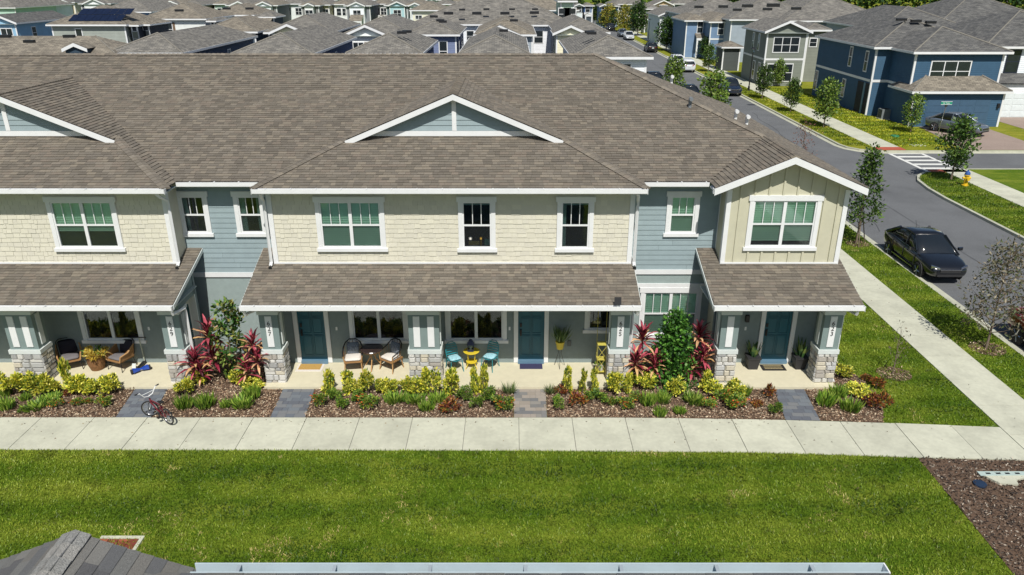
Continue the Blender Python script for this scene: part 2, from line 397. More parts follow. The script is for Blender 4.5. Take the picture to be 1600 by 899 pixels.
for cx in BAYS:
    a3 = HW - (PY - BE)
    fr = [(cx - HW, BE), (cx + HW, BE), (cx + a3, PY + .05), (cx - a3, PY + .05)]
    d.face([V(x, y, 6.2 + SL * (y - BE)) for x, y in fr])
    pieces += tabs([(x, (y - BE) * sn) for x, y in fr], (0, BE, 6.2), (1, 0, 0), (0, 1, SL), .132, (.13, .31))
    for s in (-1, 1):
        sp = [(HW, BE), (HW, 22.6), (0, 22.6 + HW), (0, 24.02), (3.42, 24.02), (a3, PY)]
        pts = [V(cx + s * a, y, 6.2 + SL * (HW - a)) for a, y in sp]; d.face(pts if s > 0 else pts[::-1])
        pieces += tabs([(s * y, (HW - a) * sn) for a, y in sp], (cx + s * HW, 0, 6.2), (0, s, 0), (-s, 0, SL), .132, (.13, .31))
        caps.append(((cx + s * HW, BE, 6.2), (cx + s * a3, PY, 6.2 + SL * (HW - a3))))
    caps.append(((cx, 24.05, zap), (cx, 28.4, zap)))
d.c = [(.09, .075, .062)] * len(d.f)
roof = part('main_roof', d, SHING, town, tint=True)
lay(roof, 'shingle', 'shingle_field', pieces, RC, SHING, 300, .026, .004)
cp = MB()
for A, B in caps:
    A, B = Vector(A), Vector(B); L = (B - A).length; D = (B - A) / L; sd = D.cross(Vector((0, 0, 1))).normalized(); n = int(L / .17)
    for i in range(n):
        p = A + D * (L * i / n); q = p + D * (L / n * 1.25); t = random.choice(RC)
        drop = Vector((0, 0, -.055 if abs(D.z) < .1 else -.03)); up = Vector((0, 0, .04)); u2 = Vector((0, 0, .022))
        for s in (-1, 1):
            e = sd * s * .15
            f = [p + up, q + u2, q + e + drop + u2, p + e + drop + up]; cp.face(f if s < 0 else f[::-1], t)
        cp.face([p + up, p + sd * .15 + drop + up, p + sd * .15 + drop, p - sd * .15 + drop, p - sd * .15 + drop + up], t)
part('ridge_cap', cp, SHING, roof, tint=True, kind='stuff')
# pediments on the bay roofs
for cx in BAYS:
    p = MB(); zb = 6.2 + SL * (PY - BE); hw = (zap - .12 - zb) / SL
    pw = part('pediment', p.prism([(cx - hw, PY + .02, zb), (cx + hw, PY + .02, zb), (cx, PY + .02, zap - .12)], (0, .3, 0)), BLUE, town)
    k = zb + .2
    while k < zap - .3:
        h2 = (zap - .14 - k) / SL - .1
        if h2 > .2:
            m = MB(); m.hexa([(cx - h2, PY - .005, k), (cx + h2, PY - .005, k), (cx + h2, PY + .02, k), (cx - h2, PY + .02, k), (cx - h2 + .3, PY + .014, k + .17), (cx + h2 - .3, PY + .014, k + .17), (cx + h2 - .3, PY + .02, k + .17), (cx - h2 + .3, PY + .02, k + .17)])
            part('siding_board', m, BLUE, pw)
        k += .17
    t = MB()
    for s in (-1, 1):
        t.prism([(cx, 23.98, zap - .03), (cx, 23.98, zap - .2), (cx + s * 3.42, 23.98, zap - .2 - SL * 3.42), (cx + s * 3.5, 23.98, zap - .03 - SL * 3.5)][::s], (0, .07, 0))
        t.prism([(cx, 24.05, zap - .05), (cx, 24.05, zap - .08), (cx + s * 3.42, 24.05, zap - .08 - SL * 3.42), (cx + s * 3.42, 24.05, zap - .05 - SL * 3.42)][::s], (0, .27, 0))
    parts('rake_board', t, WHITE, pw)
    parts('pediment_trim', MB().box(cx - .07, cx + .07, PY - .03, PY + .01, zb + .2, zap - .25).box(cx - hw + .25, cx + hw - .25, PY - .03, PY + .01, zb + .03, zb + .19), WHITE, pw)
# gutters, soffits
def gutter(x0, x1, y, z, parent, back, ends=(1, 1)):
    g = MB(); pr_ = [(0, 0), (0, -.13), (.05, -.16), (.13, -.16), (.13, 0), (.115, 0), (.115, -.14), (.05, -.14), (.016, -.12), (.016, 0)]
    g.prism([(x0, y + a, z + c) for a, c in pr_], (x1 - x0, 0, 0))
    x = x0 + .4
    while x < x1 - .1: g.box(x, x + .03, y - .004, y + .12, z - .02, z + .012); x += .75
    for xx, e in ((x0, ends[0]), (x1, ends[1])):
        if e: g.box(xx - .008, xx + .008, y, y + .13, z - .155, z - .002)
    o = part('gutter', g, WHITE, parent)
    if back: parts('soffit', MB().box(x0, x1, y + .132, back, z - .14, z - .11).box(x0, x1, y + .132, y + .15, z - .11, z - .02), SOFFIT, parent)
    return o
for cx in BAYS: gutter(cx - HW, cx + HW, 21.68, 6.2, town, 22.5)
gutter(-10.29, -7.74, 22.5, 6.2, town, 23.2, (0, 0)); gutter(4.04, 6.05, 22.5, 6.2, town, 23.2, (0, 0))
# ---- windows
def window(parent, x0, x1, z0, z1, Y, cols=1, blind=1., grid=True, casing=.13, head=.17, dark=False, screen=True, sill=True, top=.5):
    """opening x0..x1, z0..z1 in a wall whose face is at Y"""
    f = MB(); e = .045; m = (x0 + x1) / 2; zm = z0 + (z1 - z0) * top
    f.box(x0, x0 + e, Y - .02, Y + .05, z0, z1).box(x1 - e, x1, Y - .02, Y + .05, z0, z1).box(x0 + e, x1 - e, Y - .018, Y + .05, z0, z0 + .06).box(x0 + e, x1 - e, Y - .018, Y + .05, z1 - e, z1)
    if cols == 2: f.box(m - .05, m + .05, Y - .019, Y + .048, z0 + .06, z1 - e)
    fr = part('window', f, WHITE, parent)
    t = MB(); t.box(x0 - casing, x0, Y - .045, Y + .02, z0 - .0, z1).box(x1, x1 + casing, Y - .045, Y + .02, z0, z1).box(x0 - casing - .04, x1 + casing + .04, Y - .055, Y + .02, z1, z1 + head)
    parts('casing', t, WHITE if parent is town or True else CREAMT, fr)
    if sill: part('sill', MB().box(x0 - casing - .05, x1 + casing + .05, Y - .075, Y + .02, z0 - .11, z0), WHITE, fr)
    part('window_back', MB().box(x0, x1, Y + .1, Y + .11, z0, z1), INTER, fr)
    cs = [(x0 + e, x1 - e)] if cols == 1 else [(x0 + e, m - .05), (m + .05, x1 - e)]
    for a, c in cs:
        part('sash_rail', MB().box(a, c, Y - .012, Y + .045, zm - .028, zm + .028), WHITE, fr)
        part('pane', MB().box(a, c, Y + .0, Y + .004, zm + .028, z1 - e), DGLASS if dark else GLASS, fr)
        part('pane', MB().box(a, c, Y + .012, Y + .016, z0 + .06, zm - .028), DGLASS if dark else GLASS, fr)
        if grid:
            g = MB()
            for k in (1, 2):
                xx = a + (c - a) * k / 3; g.box(xx - .011, xx + .011, Y - .008, Y + .0, zm + .028, z1 - e)
            part('glazing_bar', g, WHITE, fr)
        if screen: part('insect_screen', MB().box(a, c, Y + .002, Y + .0035, z0 + .06, zm - .028), SCREEN, fr)
        if blind > 0:
            s = MB(); z = z1 - .06; end = z1 - (z1 - z0 - .05) * blind
            while z > end:
                s.hexa([(a, Y + .05, z - .06), (c, Y + .05, z - .06), (c, Y + .075, z), (a, Y + .075, z), (a, Y + .047, z - .058), (c, Y + .047, z - .058), (c, Y + .072, z + .002), (a, Y + .072, z + .002)]); z -= .07
            part('blind', s, BLIND, fr, kind='stuff')
    return fr
def holes_of(ws): return [(a - .02, b + .02, c - .02, d_ + .02) for a, b, c, d_ in ws]
# cream shake walls of the two bays
W1 = (-5.92, -4.06, 4.16, 5.65); W2 = (-1.53, -.64, 4.14, 5.65); W3 = (1.52, 2.39, 4.14, 5.65); W0 = (-14.15, -12.29, 4.16, 5.65)
def bay(x0, x1, ws, nmax, vx0):
    h = [(a, b_, c, e) for a, b_, c, e in ws]; m = MB()
    for a, b_, c, e in rects(x0, x1, 3.3, 6.12, h): m.box(a, b_, 22.325, 22.42, c, e)
    for xa, xb in ((x0, x0 + .09), (x1 - .09, x1)): m.box(xa, xb, 22.42, 23.2, 3.3, 6.12)
    wl = part('shake_wall', m, CREAM, town, tint=True)
    ps = []; z = 3.45
    while z < 6.05:
        for a, b_ in spans(vx0 + .13, x1 - .13, z + .075, h):
            u = a
            while u < b_ - .01:
                v = u + random.uniform(.1, .3)
                if b_ - v < .08: v = b_
                ps.append((Vector((0, 22.326, 0)), Vector((1, 0, 0)), Vector((0, 0, 1)), u, v, z - random.uniform(0, .028), .18)); u = v
        z += .15
    lay(wl, 'shake_shingle', 'shake_field', ps, SHC, CREAM, nmax, .02, .005, .007)
    c = MB().box(x0 - .02, x0 + .13, 22.28, 22.45, 3.45, 6.06).box(x1 - .13, x1 + .02, 22.28, 22.45, 3.45, 6.06)
    parts('corner_trim', c, WHITE, wl)
    return wl
bay(-7.5, 3.75, [W1, W2, W3], 200, -7.5); bay(-21.6, -10.58, [W0], 100, -16.6)
cw1 = window(town, *W1, 22.3, 2, 1.); cw2 = window(town, *W2, 22.3, 1, 0.06, dark=True); cw3 = window(town, *W3, 22.3, 1, .05, dark=True); window(town, *W0, 22.3, 2, .66)
ty = MB(); ty.box(-1.36, -1.02, 22.335, 22.38, 4.24, 4.36); part('toy_box', ty, PM(206, 176, 96), cw2)
ty = MB(); ty.lathe([(.0, -.07), (.06, -.03), (.06, .03), (0, .07)], 8, (-1.3, 22.355, 4.45)); ty.box(-1.33, -1.27, 22.34, 22.37, 4.36, 4.4); part('toy_figure', ty, PM(235, 230, 220), cw2)
ty = MB(); ty.lathe([(.0, -.06), (.055, -.02), (.05, .04), (0, .06)], 8, (-.97, 22.355, 4.45)); ty.box(-1.0, -.94, 22.34, 22.37, 4.21, 4.42); part('toy_figure', ty, PM(220, 170, 60), cw2)
ty = MB(); ty.box(-.86, -.7, 22.335, 22.38, 4.24, 4.42); part('toy_box', ty, PM(120, 180, 160), cw2)
# grey blue lapped recess walls
def lapped(x0, x1, zlo, zhi, Y, ws, name='siding_wall', mat=BLUE):
    m = MB()
    for a, b_, c, e in rects(x0, x1, zlo, zhi, ws): m.box(a, b_, Y + .022, Y + .1, c, e)
    wl = part(name, m, mat, town); z = zlo
    while z < zhi - .02:
        zt = min(z + .178, zhi)
        for a, b_ in spans(x0, x1, z + .08, ws):
            cuts = [a, b_] if b_ - a < 2.3 or random.random() < .5 else [a, a + (b_ - a) * random.uniform(.3, .7), b_]
            for u, v in zip(cuts, cuts[1:]):
                q = MB(); q.hexa([(u + .002, Y - .004, z), (v - .002, Y - .004, z), (v - .002, Y + .021, z), (u + .002, Y + .021, z), (u + .002, Y + .013, zt), (v - .002, Y + .013, zt), (v - .002, Y + .021, zt), (u + .002, Y + .021, zt)])
                part('siding_board', q, mat, wl)
        z += .17
    return wl
RL1 = (-10.5, -9.78, 4.38, 5.6); RL2 = (-8.7, -7.98, 4.38, 5.6); RR = (5.05, 5.82, 4.38, 5.6); RG = (4.42, 6.2, .75, 2.3)
lapped(-10.58, -7.5, 3.02, 6.06, 23.1, [RL1, RL2]); lapped(3.75, 6.59, 3.12, 6.06, 23.1, [RR])
cl1 = window(town, *RL1, 23.1, 1, .0, dark=True); cl2 = window(town, *RL2, 23.1, 1, .0, dark=True)
for fr_, xa, xb, yy, za, zb in ((cw3, 1.57, 1.68, 22.37, 4.2, 5.6), (cl1, -10.46, -10.34, 23.17, 4.44, 5.55), (cl2, -8.66, -8.5, 23.17, 4.44, 5.55), (cl2, -8.14, -8.03, 23.17, 4.44, 5.55)):
    cu_ = MB(); n_ = 5
    for k_ in range(n_): u0, u1 = xa + (xb - xa) * k_ / n_, xa + (xb - xa) * (k_ + 1) / n_; cu_.face([(u0, yy + .012 * (k_ % 2), za), (u1, yy + .012 * ((k_ + 1) % 2), za), (u1, yy + .012 * ((k_ + 1) % 2), zb), (u0, yy + .012 * (k_ % 2), zb)])
    part('curtain', cu_, BLIND, fr_)
window(town, *RR, 23.1, 1, 1.)
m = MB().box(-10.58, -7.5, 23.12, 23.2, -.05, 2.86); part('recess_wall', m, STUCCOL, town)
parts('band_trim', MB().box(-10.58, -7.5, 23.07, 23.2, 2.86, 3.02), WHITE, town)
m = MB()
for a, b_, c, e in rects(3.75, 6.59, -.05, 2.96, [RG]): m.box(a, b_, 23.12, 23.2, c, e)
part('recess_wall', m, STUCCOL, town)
parts('band_trim', MB().box(3.75, 6.59, 23.07, 23.2, 2.96, 3.12).box(3.75, 6.59, 23.08, 23.12, 2.48, 2.62), WHITE, town)
window(town, *RG, 23.12, 2, 1., head=.18)
# board and batten gable house
GX0, GX1, GC = 6.59, 10.28, 8.33; WG = (7.42, 9.36, 4.18, 5.68)
g = MB()
for a, b_, c, e in rects(GX0, GX1, 3.3, 6.05, [WG]): g.box(a, b_, 22.325, 22.42, c, e)
zg = lambda x: 6.2 + SL * (2.27 - abs(x - GC)) - .1
g.prism([(GX0, 22.325, 6.05), (GX1, 22.325, 6.05), (GX1, 22.325, zg(GX1)), (GC, 22.325, zg(GC)), (GX0, 22.325, zg(GX0))], (0, .095, 0))
g.box(GX0, GX0 + .09, 22.42, 23.2, -.05, 6.1).box(GX1 - .09, GX1, 22.42, 23.2, -.05, 6.1)
gw = part('gable_wall', g, BATTEN, town); x = GX0 + .4
while x < GX1 - .2:
    for a, b_ in ([(3.5, zg(x))] if not (WG[0] - .15 < x < WG[1] + .15) else [(3.5, WG[2] - .11), (WG[3] + .17, zg(x))]): part('batten', MB().box(x - .03, x + .03, 22.285, 22.325, a, b_), BATTEN, gw)
    x += .43
parts('corner_trim', MB().box(GX0 - .02, GX0 + .12, 22.28, 22.45, 3.45, 6.02).box(GX1 - .12, GX1 + .02, 22.28, 22.45, 3.45, 6.02).box(GX0 - .005, GX0 + .05, 23.0, 23.1, 3.45, 6.02), WHITE, gw)
window(town, *WG, 22.325, 2, .9)
t = MB()
for s in (-1, 1):
    hw = 2.29; zt = 6.2 + SL * 2.27 - .02
    t.prism([(GC, 21.82, zt), (GC, 21.82, zt - .2), (GC + s * hw, 21.82, zt - .2 - SL * hw), (GC + s * hw, 21.82, zt - SL * hw)][::s], (0, .05, 0))
    t.prism([(GC, 21.87, zt - .06), (GC, 21.87, zt - .1), (GC + s * hw, 21.87, zt - .1 - SL * hw), (GC + s * hw, 21.87, zt - .06 - SL * hw)][::s], (0, .52, 0))
parts('rake_board', t, WHITE, gw)
gutter(6.02, 6.1, 21.87, 6.17, town, None)
# ---- porches
def text_mesh(ch, size):
    cu = bpy.data.curves.new('digit', 'FONT'); cu.body = ch; cu.size = size; cu.extrude = .006; cu.align_x = 'CENTER'; cu.resolution_u = 3
    o = bpy.data.objects.new('digit', cu); COL.objects.link(o); bpy.context.view_layer.update()
    me = bpy.data.meshes.new_from_object(o.evaluated_get(bpy.context.evaluated_depsgraph_get())); bpy.data.objects.remove(o); bpy.data.curves.remove(cu); me.name = 'house_number'
    me.materials.clear(); me.materials.append(BLACK); return me
def ashlar(u0, u1, z0, z1):
    out = []; z = z0
    while z < z1 - .02:
        h = random.uniform(.1, .2)
        if z1 - z - h < .09: h = z1 - z
        u = u0
        while u < u1 - .01:
            v = u + random.uniform(.14, .34)
            if u1 - v < .12: v = u1
            out.append((u, v, z, z + h)); u = v
        z += h
    return out
stone_uni = []
for c in STC:
    m = MB(); e = .12; q = [(0, 0, 0), (1, 0, 0), (1, 0, 1), (0, 0, 1)]; f = [(e, -1, e * .8), (1 - e * .7, -1, e), (1 - e, -.85, 1 - e), (e * .8, -.9, 1 - e * .9)]
    m.add(q + f, [(4, 5, 6, 7), (0, 1, 5, 4), (1, 2, 6, 5), (2, 3, 7, 6), (3, 0, 4, 7)], c); stone_uni.append(m.mesh('stone', STONE, tint=True))
def column(x0, x1, number=None, panels=1, y0=20.98):
    y1 = y0 + .55; cb = MB().box(x0, x1, y0, y1, 1.26, 2.46)
    col = part('porch_column', cb, COLGREY, town); ro = Vector(town.location)
    part('column_cap', MB().box(x0 - .04, x1 + .04, y0 - .04, y1 + .04, 2.46, 2.58), CREAMT, col)
    part('column_band', MB().box(x0 - .05, x1 + .05, y0 - .05, y1 + .05, 1.12, 1.26), CREAMT, col)
    part('stone_core', MB().box(x0 - .01, x1 + .01, y0 - .01, y1 + .01, -.02, 1.12), MORTAR, col)
    near = x1 if (x0 + x1) / 2 < 0 else x0
    for a, b_, c, e in ashlar(x0 - .035, x1 + .035, 0, 1.12):
        put('stone', random.choice(stone_uni), col, mat4=Matrix.Translation(Vector((a + .008, y0 - .008, c + .008)) - ro) @ Matrix.Diagonal((b_ - a - .016, random.uniform(.03, .05), e - c - .016, 1)))
    hid = MB()
    for xs, sg in ((x1 + .008, 1), (x0 - .008, -1)):
        for a, b_, c, e in ashlar(y0 - .03, y1 + .03, 0, 1.12):
            vis = abs(xs - near) < .05
            if sg > 0: m = Matrix(((0, -1, 0, xs), (1, 0, 0, a + .008), (0, 0, 1, c + .008), (0, 0, 0, 1)))
            else: m = Matrix(((0, 1, 0, xs), (-1, 0, 0, b_ - .008), (0, 0, 1, c + .008), (0, 0, 0, 1)))
            m = Matrix.Translation(-ro) @ m @ Matrix.Diagonal((b_ - a - .016, random.uniform(.03, .05), e - c - .016, 1)); me = random.choice(stone_uni)
            if vis: put('stone', me, col, mat4=m)
            else:
                hid.add([m @ v.co for v in me.vertices], [tuple(p.vertices) for p in me.polygons], random.choice(STC))
    put('stone_side', hid.mesh('stone_side', STONE, tint=True), col, kind='stuff')
    w = (x1 - x0); pw = .2
    cs = [x0 + w / 2] if panels == 1 else [x0 + w * .27, x0 + w * .73]
    for c in cs: part('column_panel', MB().box(c - pw / 2, c + pw / 2, y0 - .028, y0, 1.36, 2.4), WHITE, col)
    for c in (y0 + .27,): part('column_panel', MB().box(near - .028 if near == x0 else near, near if near == x0 else near + .028, c - .1, c + .1, 1.36, 2.4), CREAMT, col)
    if number:
        for i, ch in enumerate(number):
            put('house_number', text_mesh(ch, .2), col, mat4=Matrix.Translation(Vector((cs[0], y0 - .032, 2.1 - i * .175)) - ro) @ Matrix.Rotation(R(90), 4, 'X'))
    return col
DZ = .12
def door(x0, x1, Y):
    f = MB(); z1 = DZ + .1 + 2.03
    f.box(x0 - .14, x0, Y - .05, Y + .06, DZ, z1 + .14).box(x1, x1 + .14, Y - .05, Y + .06, DZ, z1 + .14).box(x0, x1, Y - .048, Y + .06, z1, z1 + .14)
    d_ = part('door', MB().box(x0, x1, Y + .015, Y + .06, DZ + .1, z1), TEAL, town)
    part('door_frame', f, WHITE, d_); part('threshold', MB().box(x0, x1, Y - .12, Y + .06, DZ - .01, DZ + .1), PM(96, 128, 150, .5), d_)
    w = x1 - x0
    for cxf in (.29, .71):
        for za, zb in ((.2, .86), (1.0, 1.5), (1.6, 1.9)):
            c = x0 + w * cxf; h = w * .145; q = MB(); za_, zb_ = DZ + .1 + za, DZ + .1 + zb
            q.hexa([(c - h, Y + .0, za_), (c + h, Y, za_), (c + h, Y + .016, za_ - .0), (c - h, Y + .016, za_), (c - h, Y, zb_), (c + h, Y, zb_), (c + h, Y + .016, zb_), (c - h, Y + .016, zb_)])
            for s in (-1, 1): q.box(c + s * (h + .03) - .012, c + s * (h + .03) + .012, Y - .002, Y + .016, za_ - .03, zb_ + .03)
            for zz_ in (za_ - .03, zb_ + .03): q.box(c - h - .018, c + h + .018, Y - .001, Y + .016, zz_ - .012, zz_ + .012)
            part('door_panel', q, TEAL, d_)
    hx = x0 + .09; part('door_handle', MB().box(hx - .03, hx + .03, Y - .03, Y + .015, DZ + .98, DZ + 1.2).tube([(hx, Y - .03, DZ + 1.05), (hx, Y - .07, DZ + 1.07), (hx, Y - .07, DZ + 1.16)], .013), BLACK, d_)
    part('deadbolt', MB().box(hx - .035, hx + .035, Y - .02, Y + .015, DZ + 1.3, DZ + 1.42), BLACK, d_)
    return d_
def porch_wall(x0, x1, holes, Y=22.3):
    m = MB()
    for a, b_, c, e in rects(x0, x1, -.05, 3.4, holes): m.box(a, b_, Y, Y + .12, c, e)
    return part('porch_wall', m, STUCCO, town)
D27, D25, D23, D29 = (-7.0, -6.12), (.2, 1.06), (8.26, 9.14), (-11.05, -10.45)
P29, P27, P25, P2S = (-13.98, -12.24, .95, 2.32), (-5.2, -3.52, .95, 2.32), (-2.05, -.3, .95, 2.32), (2.5, 3.3, 1.32, 2.32)
dh = lambda d_: (d_[0], d_[1], DZ, DZ + 2.13)
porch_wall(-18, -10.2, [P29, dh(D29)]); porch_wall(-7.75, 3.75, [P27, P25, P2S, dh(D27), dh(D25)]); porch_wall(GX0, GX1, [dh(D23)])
for q in (D29, D27, D25, D23): door(*q, 22.3)
for q in (P29, P27, P25): window(town, *q, 22.3, 2, .16, grid=False, dark=True, screen=False, top=.86, head=.15)
window(town, *P2S, 22.3, 1, 0, grid=False, dark=True, screen=False, top=.9)
def slab(x0, x1): return part('porch_slab', MB().box(x0, x1, 20.67, 22.3, -.05, .1), CONCW, town)
slab(-18, -10.15); slab(-7.8, 3.7); slab(6.5, 10.2)
PS = .33; psn = math.hypot(1, PS)
def porch(x0, x1, wx0, wx1, beam, nmax):
    y0, z0 = 20.45, 3.0; zy = lambda y: z0 + PS * (y - y0)
    poly = [(x0, y0), (x1, y0)]
    poly += [(x1, 23.1), (wx1 + .01, 23.1), (wx1 + .01, 22.33)] if x1 - wx1 > .05 else [(x1, 22.33)]
    poly += [(wx0 - .01, 22.33), (wx0 - .01, 23.1), (x0, 23.1)] if wx0 - x0 > .05 else [(x0, 22.33)]
    dm = MB(); dm.face([(x, y, zy(y) - .012) for x, y in poly]); dm.c = [(.09, .075, .062)] * len(dm.f); pr_ = part('porch_roof', dm, SHING, town, tint=True)
    lay(pr_, 'shingle', 'shingle_field', tabs([(x, (y - y0) * psn) for x, y in poly], (0, y0, z0), (1, 0, 0), (0, 1, PS), .132, (.13, .31)), RC, SHING, nmax, .026, .004)
    part('flashing', MB().box(wx0, wx1, 22.27, 22.3, zy(22.3) + .02, zy(22.3) + .07), WHITE, pr_)
    gutter(x0, x1, 20.33, 3.0, pr_, None)
    rk = MB()
    for xx in (x0, x1):
        rk.prism([(xx - .02, 20.46, 2.86), (xx - .02, 20.46, 2.985), (xx - .02, 23.1, zy(23.1) - .015), (xx - .02, 23.1, zy(23.1) - .14)], (.04, 0, 0))
    parts('rake_board', rk, CREAMT, pr_)
    part('porch_ceiling', MB().box(x0 + .03, x1 - .03, 20.46, 22.3, 2.84, 2.87), SOFFIT, pr_)
    bx0, bx1 = beam; bm = MB().box(bx0, bx1, 21.02, 21.46, 2.581, 2.84).box(bx0, bx0 + .3, 21.46, 22.3, 2.6, 2.838).box(bx1 - .3, bx1, 21.46, 22.3, 2.6, 2.838)
    for xx in (bx0 + .02, bx1 - .06): bm.prism([(xx, 21.1, 2.87), (xx, 22.3, 2.87), (xx, 22.3, zy(22.3) - .03), (xx, 21.1, zy(21.1) - .03)], (.04, 0, 0))
    part('porch_beam', bm, COLGREY, pr_)
    return pr_
porch(-18, -10.07, -21.6, -10.58, (-17.5, -10.2), 80); porch(-8.07, 3.84, -7.5, 3.75, (-7.75, 3.62), 160); porch(5.99, 10.45, GX0, GX1, (6.47, 10.15), 60)
for q in ((-15.65, -14.75, None, 2), (-10.8, -10.22, '629', 1), (-7.77, -7.2, '627', 1), (-3.2, -2.25, None, 2), (3.06, 3.63, '625', 1), (6.45, 7.0, None, 1), (9.6, 10.16, '623', 1)): column(*q)
for xx in (-10.3, -7.55, 3.5, 6.75, 10.05): part('pilaster', MB().box(xx - .1, xx + .1, 22.24, 22.3, .1, 2.84), CREAMT, town)
def downspout(pts): part('downspout', MB().tube(pts, .05, 4), WHITE, town)
for xx, s in ((-7.58, 1), (3.84, -1), (-10.5, -1)):
    downspout([(xx + s * .1, 21.76, 6.06), (xx + s * .06, 21.85, 5.93), (xx, 22.2, 5.72), (xx, 22.22, 5.5), (xx, 22.22, 3.72), (xx, 22.1, 3.62)])
    part('downspout_mouth', MB().box(xx - .05, xx + .05, 22.03, 22.05, 3.52, 3.62), BLACK, town)
for xx in (-10.12, 3.74, 10.28): downspout([(xx, 20.4, 2.85), (xx, 20.45, 2.7), (xx, 21.25, 2.55), (xx, 21.28, 2.4), (xx, 21.28, .1), (xx, 21.1, .04)])
downspout([(-8.0, 20.4, 2.85), (-7.98, 20.5, 2.68), (-7.85, 20.98, 2.6)])
part('outlet_box', MB().box(1.83, 1.95, 22.27, 22.3, .72, .92), PM(90, 96, 98), town)
for xx in (-5.75, -11.9, 7.65, -.08): part('doorbell', MB().box(xx - .03, xx + .03, 22.28, 22.3, 1.3, 1.42), WHITE, town)
q = MB().box(7.6, 7.72, 22.2, 22.3, 1.62, 1.85); part('wall_lamp', q, BLACK, town)
def on_main(px, y): return (px, y, zroof(y))
for x, y, mt in ((6.16, 26.5, PM(120, 125, 130)), (8.02, 27.3, WHITE), (8.35, 27.0, WHITE), (6.9, 33.5, WHITE)):
    z = hr(x) if y > 26.8 else zroof(y)
    v = MB().tube([(x, y, z - .05), (x, y, z + .22)], .06, 8).tube([(x, y, z + .22), (x, y - .06, z + .31), (x, y - .18, z + .3)], .07, 8); part('roof_vent', v, mt, roof)
# solar light standing on the porch gutter
sl = thing('solar_light', 'small black solar light clipped on the porch gutter above number 625', 'solar light', (3.12, 20.4, 2.98))
part('panel', MB().hexa([(3.02, 20.3, 3.08), (3.22, 20.3, 3.08), (3.22, 20.33, 3.06), (3.02, 20.33, 3.06), (3.02, 20.36, 3.3), (3.22, 20.36, 3.3), (3.22, 20.39, 3.29), (3.02, 20.39, 3.29)]), RUBBER, sl)
part('bracket', MB().box(3.1, 3.15, 20.36, 20.42, 2.97, 3.2), WHITE, sl)
# ---------------------------------------------------------------- ground, roads, pavements
def sheet(name, pts, z, mat):
    m = MB(); m.face([(x, y, z) for x, y in pts]); return struct(name, m, mat)
sheet('ground', [(-900, -200), (900, -200), (900, 1400), (-900, 1400)], -.18, GRASS)
lawnW = sheet('lawn', [(-400, -60), (17.5, -60), (17.5, 420), (-400, 420)], -.004, GRASS)
ARC_N = [(25.55, 420), (25.55, 58.4), (25.75, 57.4), (26.3, 56.6), (27.1, 56.15), (28, 56.05), (400, 56.05)]
ARC_S = [(25.45, -60), (25.45, 43), (25.6, 45.2), (25.95, 47.2), (26.6, 48.5), (27.4, 49.3), (28.5, 49.85), (30.2, 50.25), (400, 50.3)]
sheet('lawn', ARC_N + [(400, 420)], -.004, GRASSY)
sheet('added_alley_paving', [(-140, 38.6), (13.4, 38.6), (13.4, 150), (-140, 150)], .002, ASPH)  # unseen alley paving, spread under the houses; added to cut green bounce
sheet('lawn', [(400, -60)] + ARC_S, -.004, GRASS)
street = sheet('street', [(17.4, -60), (25.6, -60), (25.6, 420), (17.4, 420)], -.13, ASPH)
sheet('side_street', [(25.55, 43), (400, 43), (400, 60), (25.55, 60)], -.126, ASPH)
kerb = sheet('kerb', [(17.3, -60), (17.45, -60), (17.45, 420), (17.3, 420)], -.1, KERB)
def kerb_line(pts, side, wid=.18, pan=.32):
    P = [Vector((*p, 0)) for p in pts]
    def off(i, d):
        a = P[i] - P[i - 1] if i > 0 else P[1] - P[0]; b = P[i + 1] - P[i] if i < len(P) - 1 else P[-1] - P[-2]
        t = (a.normalized() + b.normalized()).normalized(); n = Vector((-t.y, t.x, 0)) * side; return P[i] + n * d
    for i in range(len(P) - 1):
        m = MB(); e = .006 * (P[i + 1] - P[i]).normalized()
        q = [off(i, 0) + e, off(i + 1, 0) - e, off(i + 1, wid) - e, off(i, wid) + e]
        if side < 0: q = q[::-1]
        m.hexa([(p.x, p.y, -.15) for p in q] + [(p.x, p.y, .012) for p in q])
        g = [off(i, wid) + e, off(i + 1, wid) - e, off(i + 1, wid + pan) - e, off(i, wid + pan) + e]
        if side < 0: g = g[::-1]
        zz = [-.09, -.09, -.118, -.118] if side > 0 else [-.118, -.118, -.09, -.09]
        m.hexa([(p.x, p.y, -.15) for p in g] + [(p.x, p.y, z) for p, z in zip(g, zz)])
        put('kerb_segment', m.mesh('kerb_segment', KERB), kerb)
def steps(a, b, n): return [(a[0] + (b[0] - a[0]) * i / n, a[1] + (b[1] - a[1]) * i / n) for i in range(n + 1)]
kerb_line(steps((17.5, -5), (17.5, 115), 40), -1)
kerb_line(steps((25.55, 190), (25.55, 58.4), 36) + ARC_N[2:6] + steps((28.1, 56.05), (46, 56.05), 6), -1)
kerb_line(steps((25.45, -5), (25.45, 43), 16) + ARC_S[2:8] + steps((31, 50.27), (60, 50.3), 9), -1)
# crosswalk paint
cwk = MB(); cwk.box(27.95, 28.2, 50.0, 56.0, -.125, -.121); cwk.box(30.35, 30.6, 50.5, 56.0, -.125, -.121)
for y in (50.9, 52.1, 53.3, 54.5, 55.6): cwk.box(28.22, 30.33, y - .22, y + .22, -.125, -.121)
struct('crosswalk', cwk, PAINT)
struct('ramp', MB().box(27.55, 29.6, 56.2, 57.2, -.02, .028).box(28.0, 30.4, 49.2, 49.9, -.02, .03), RAMP)
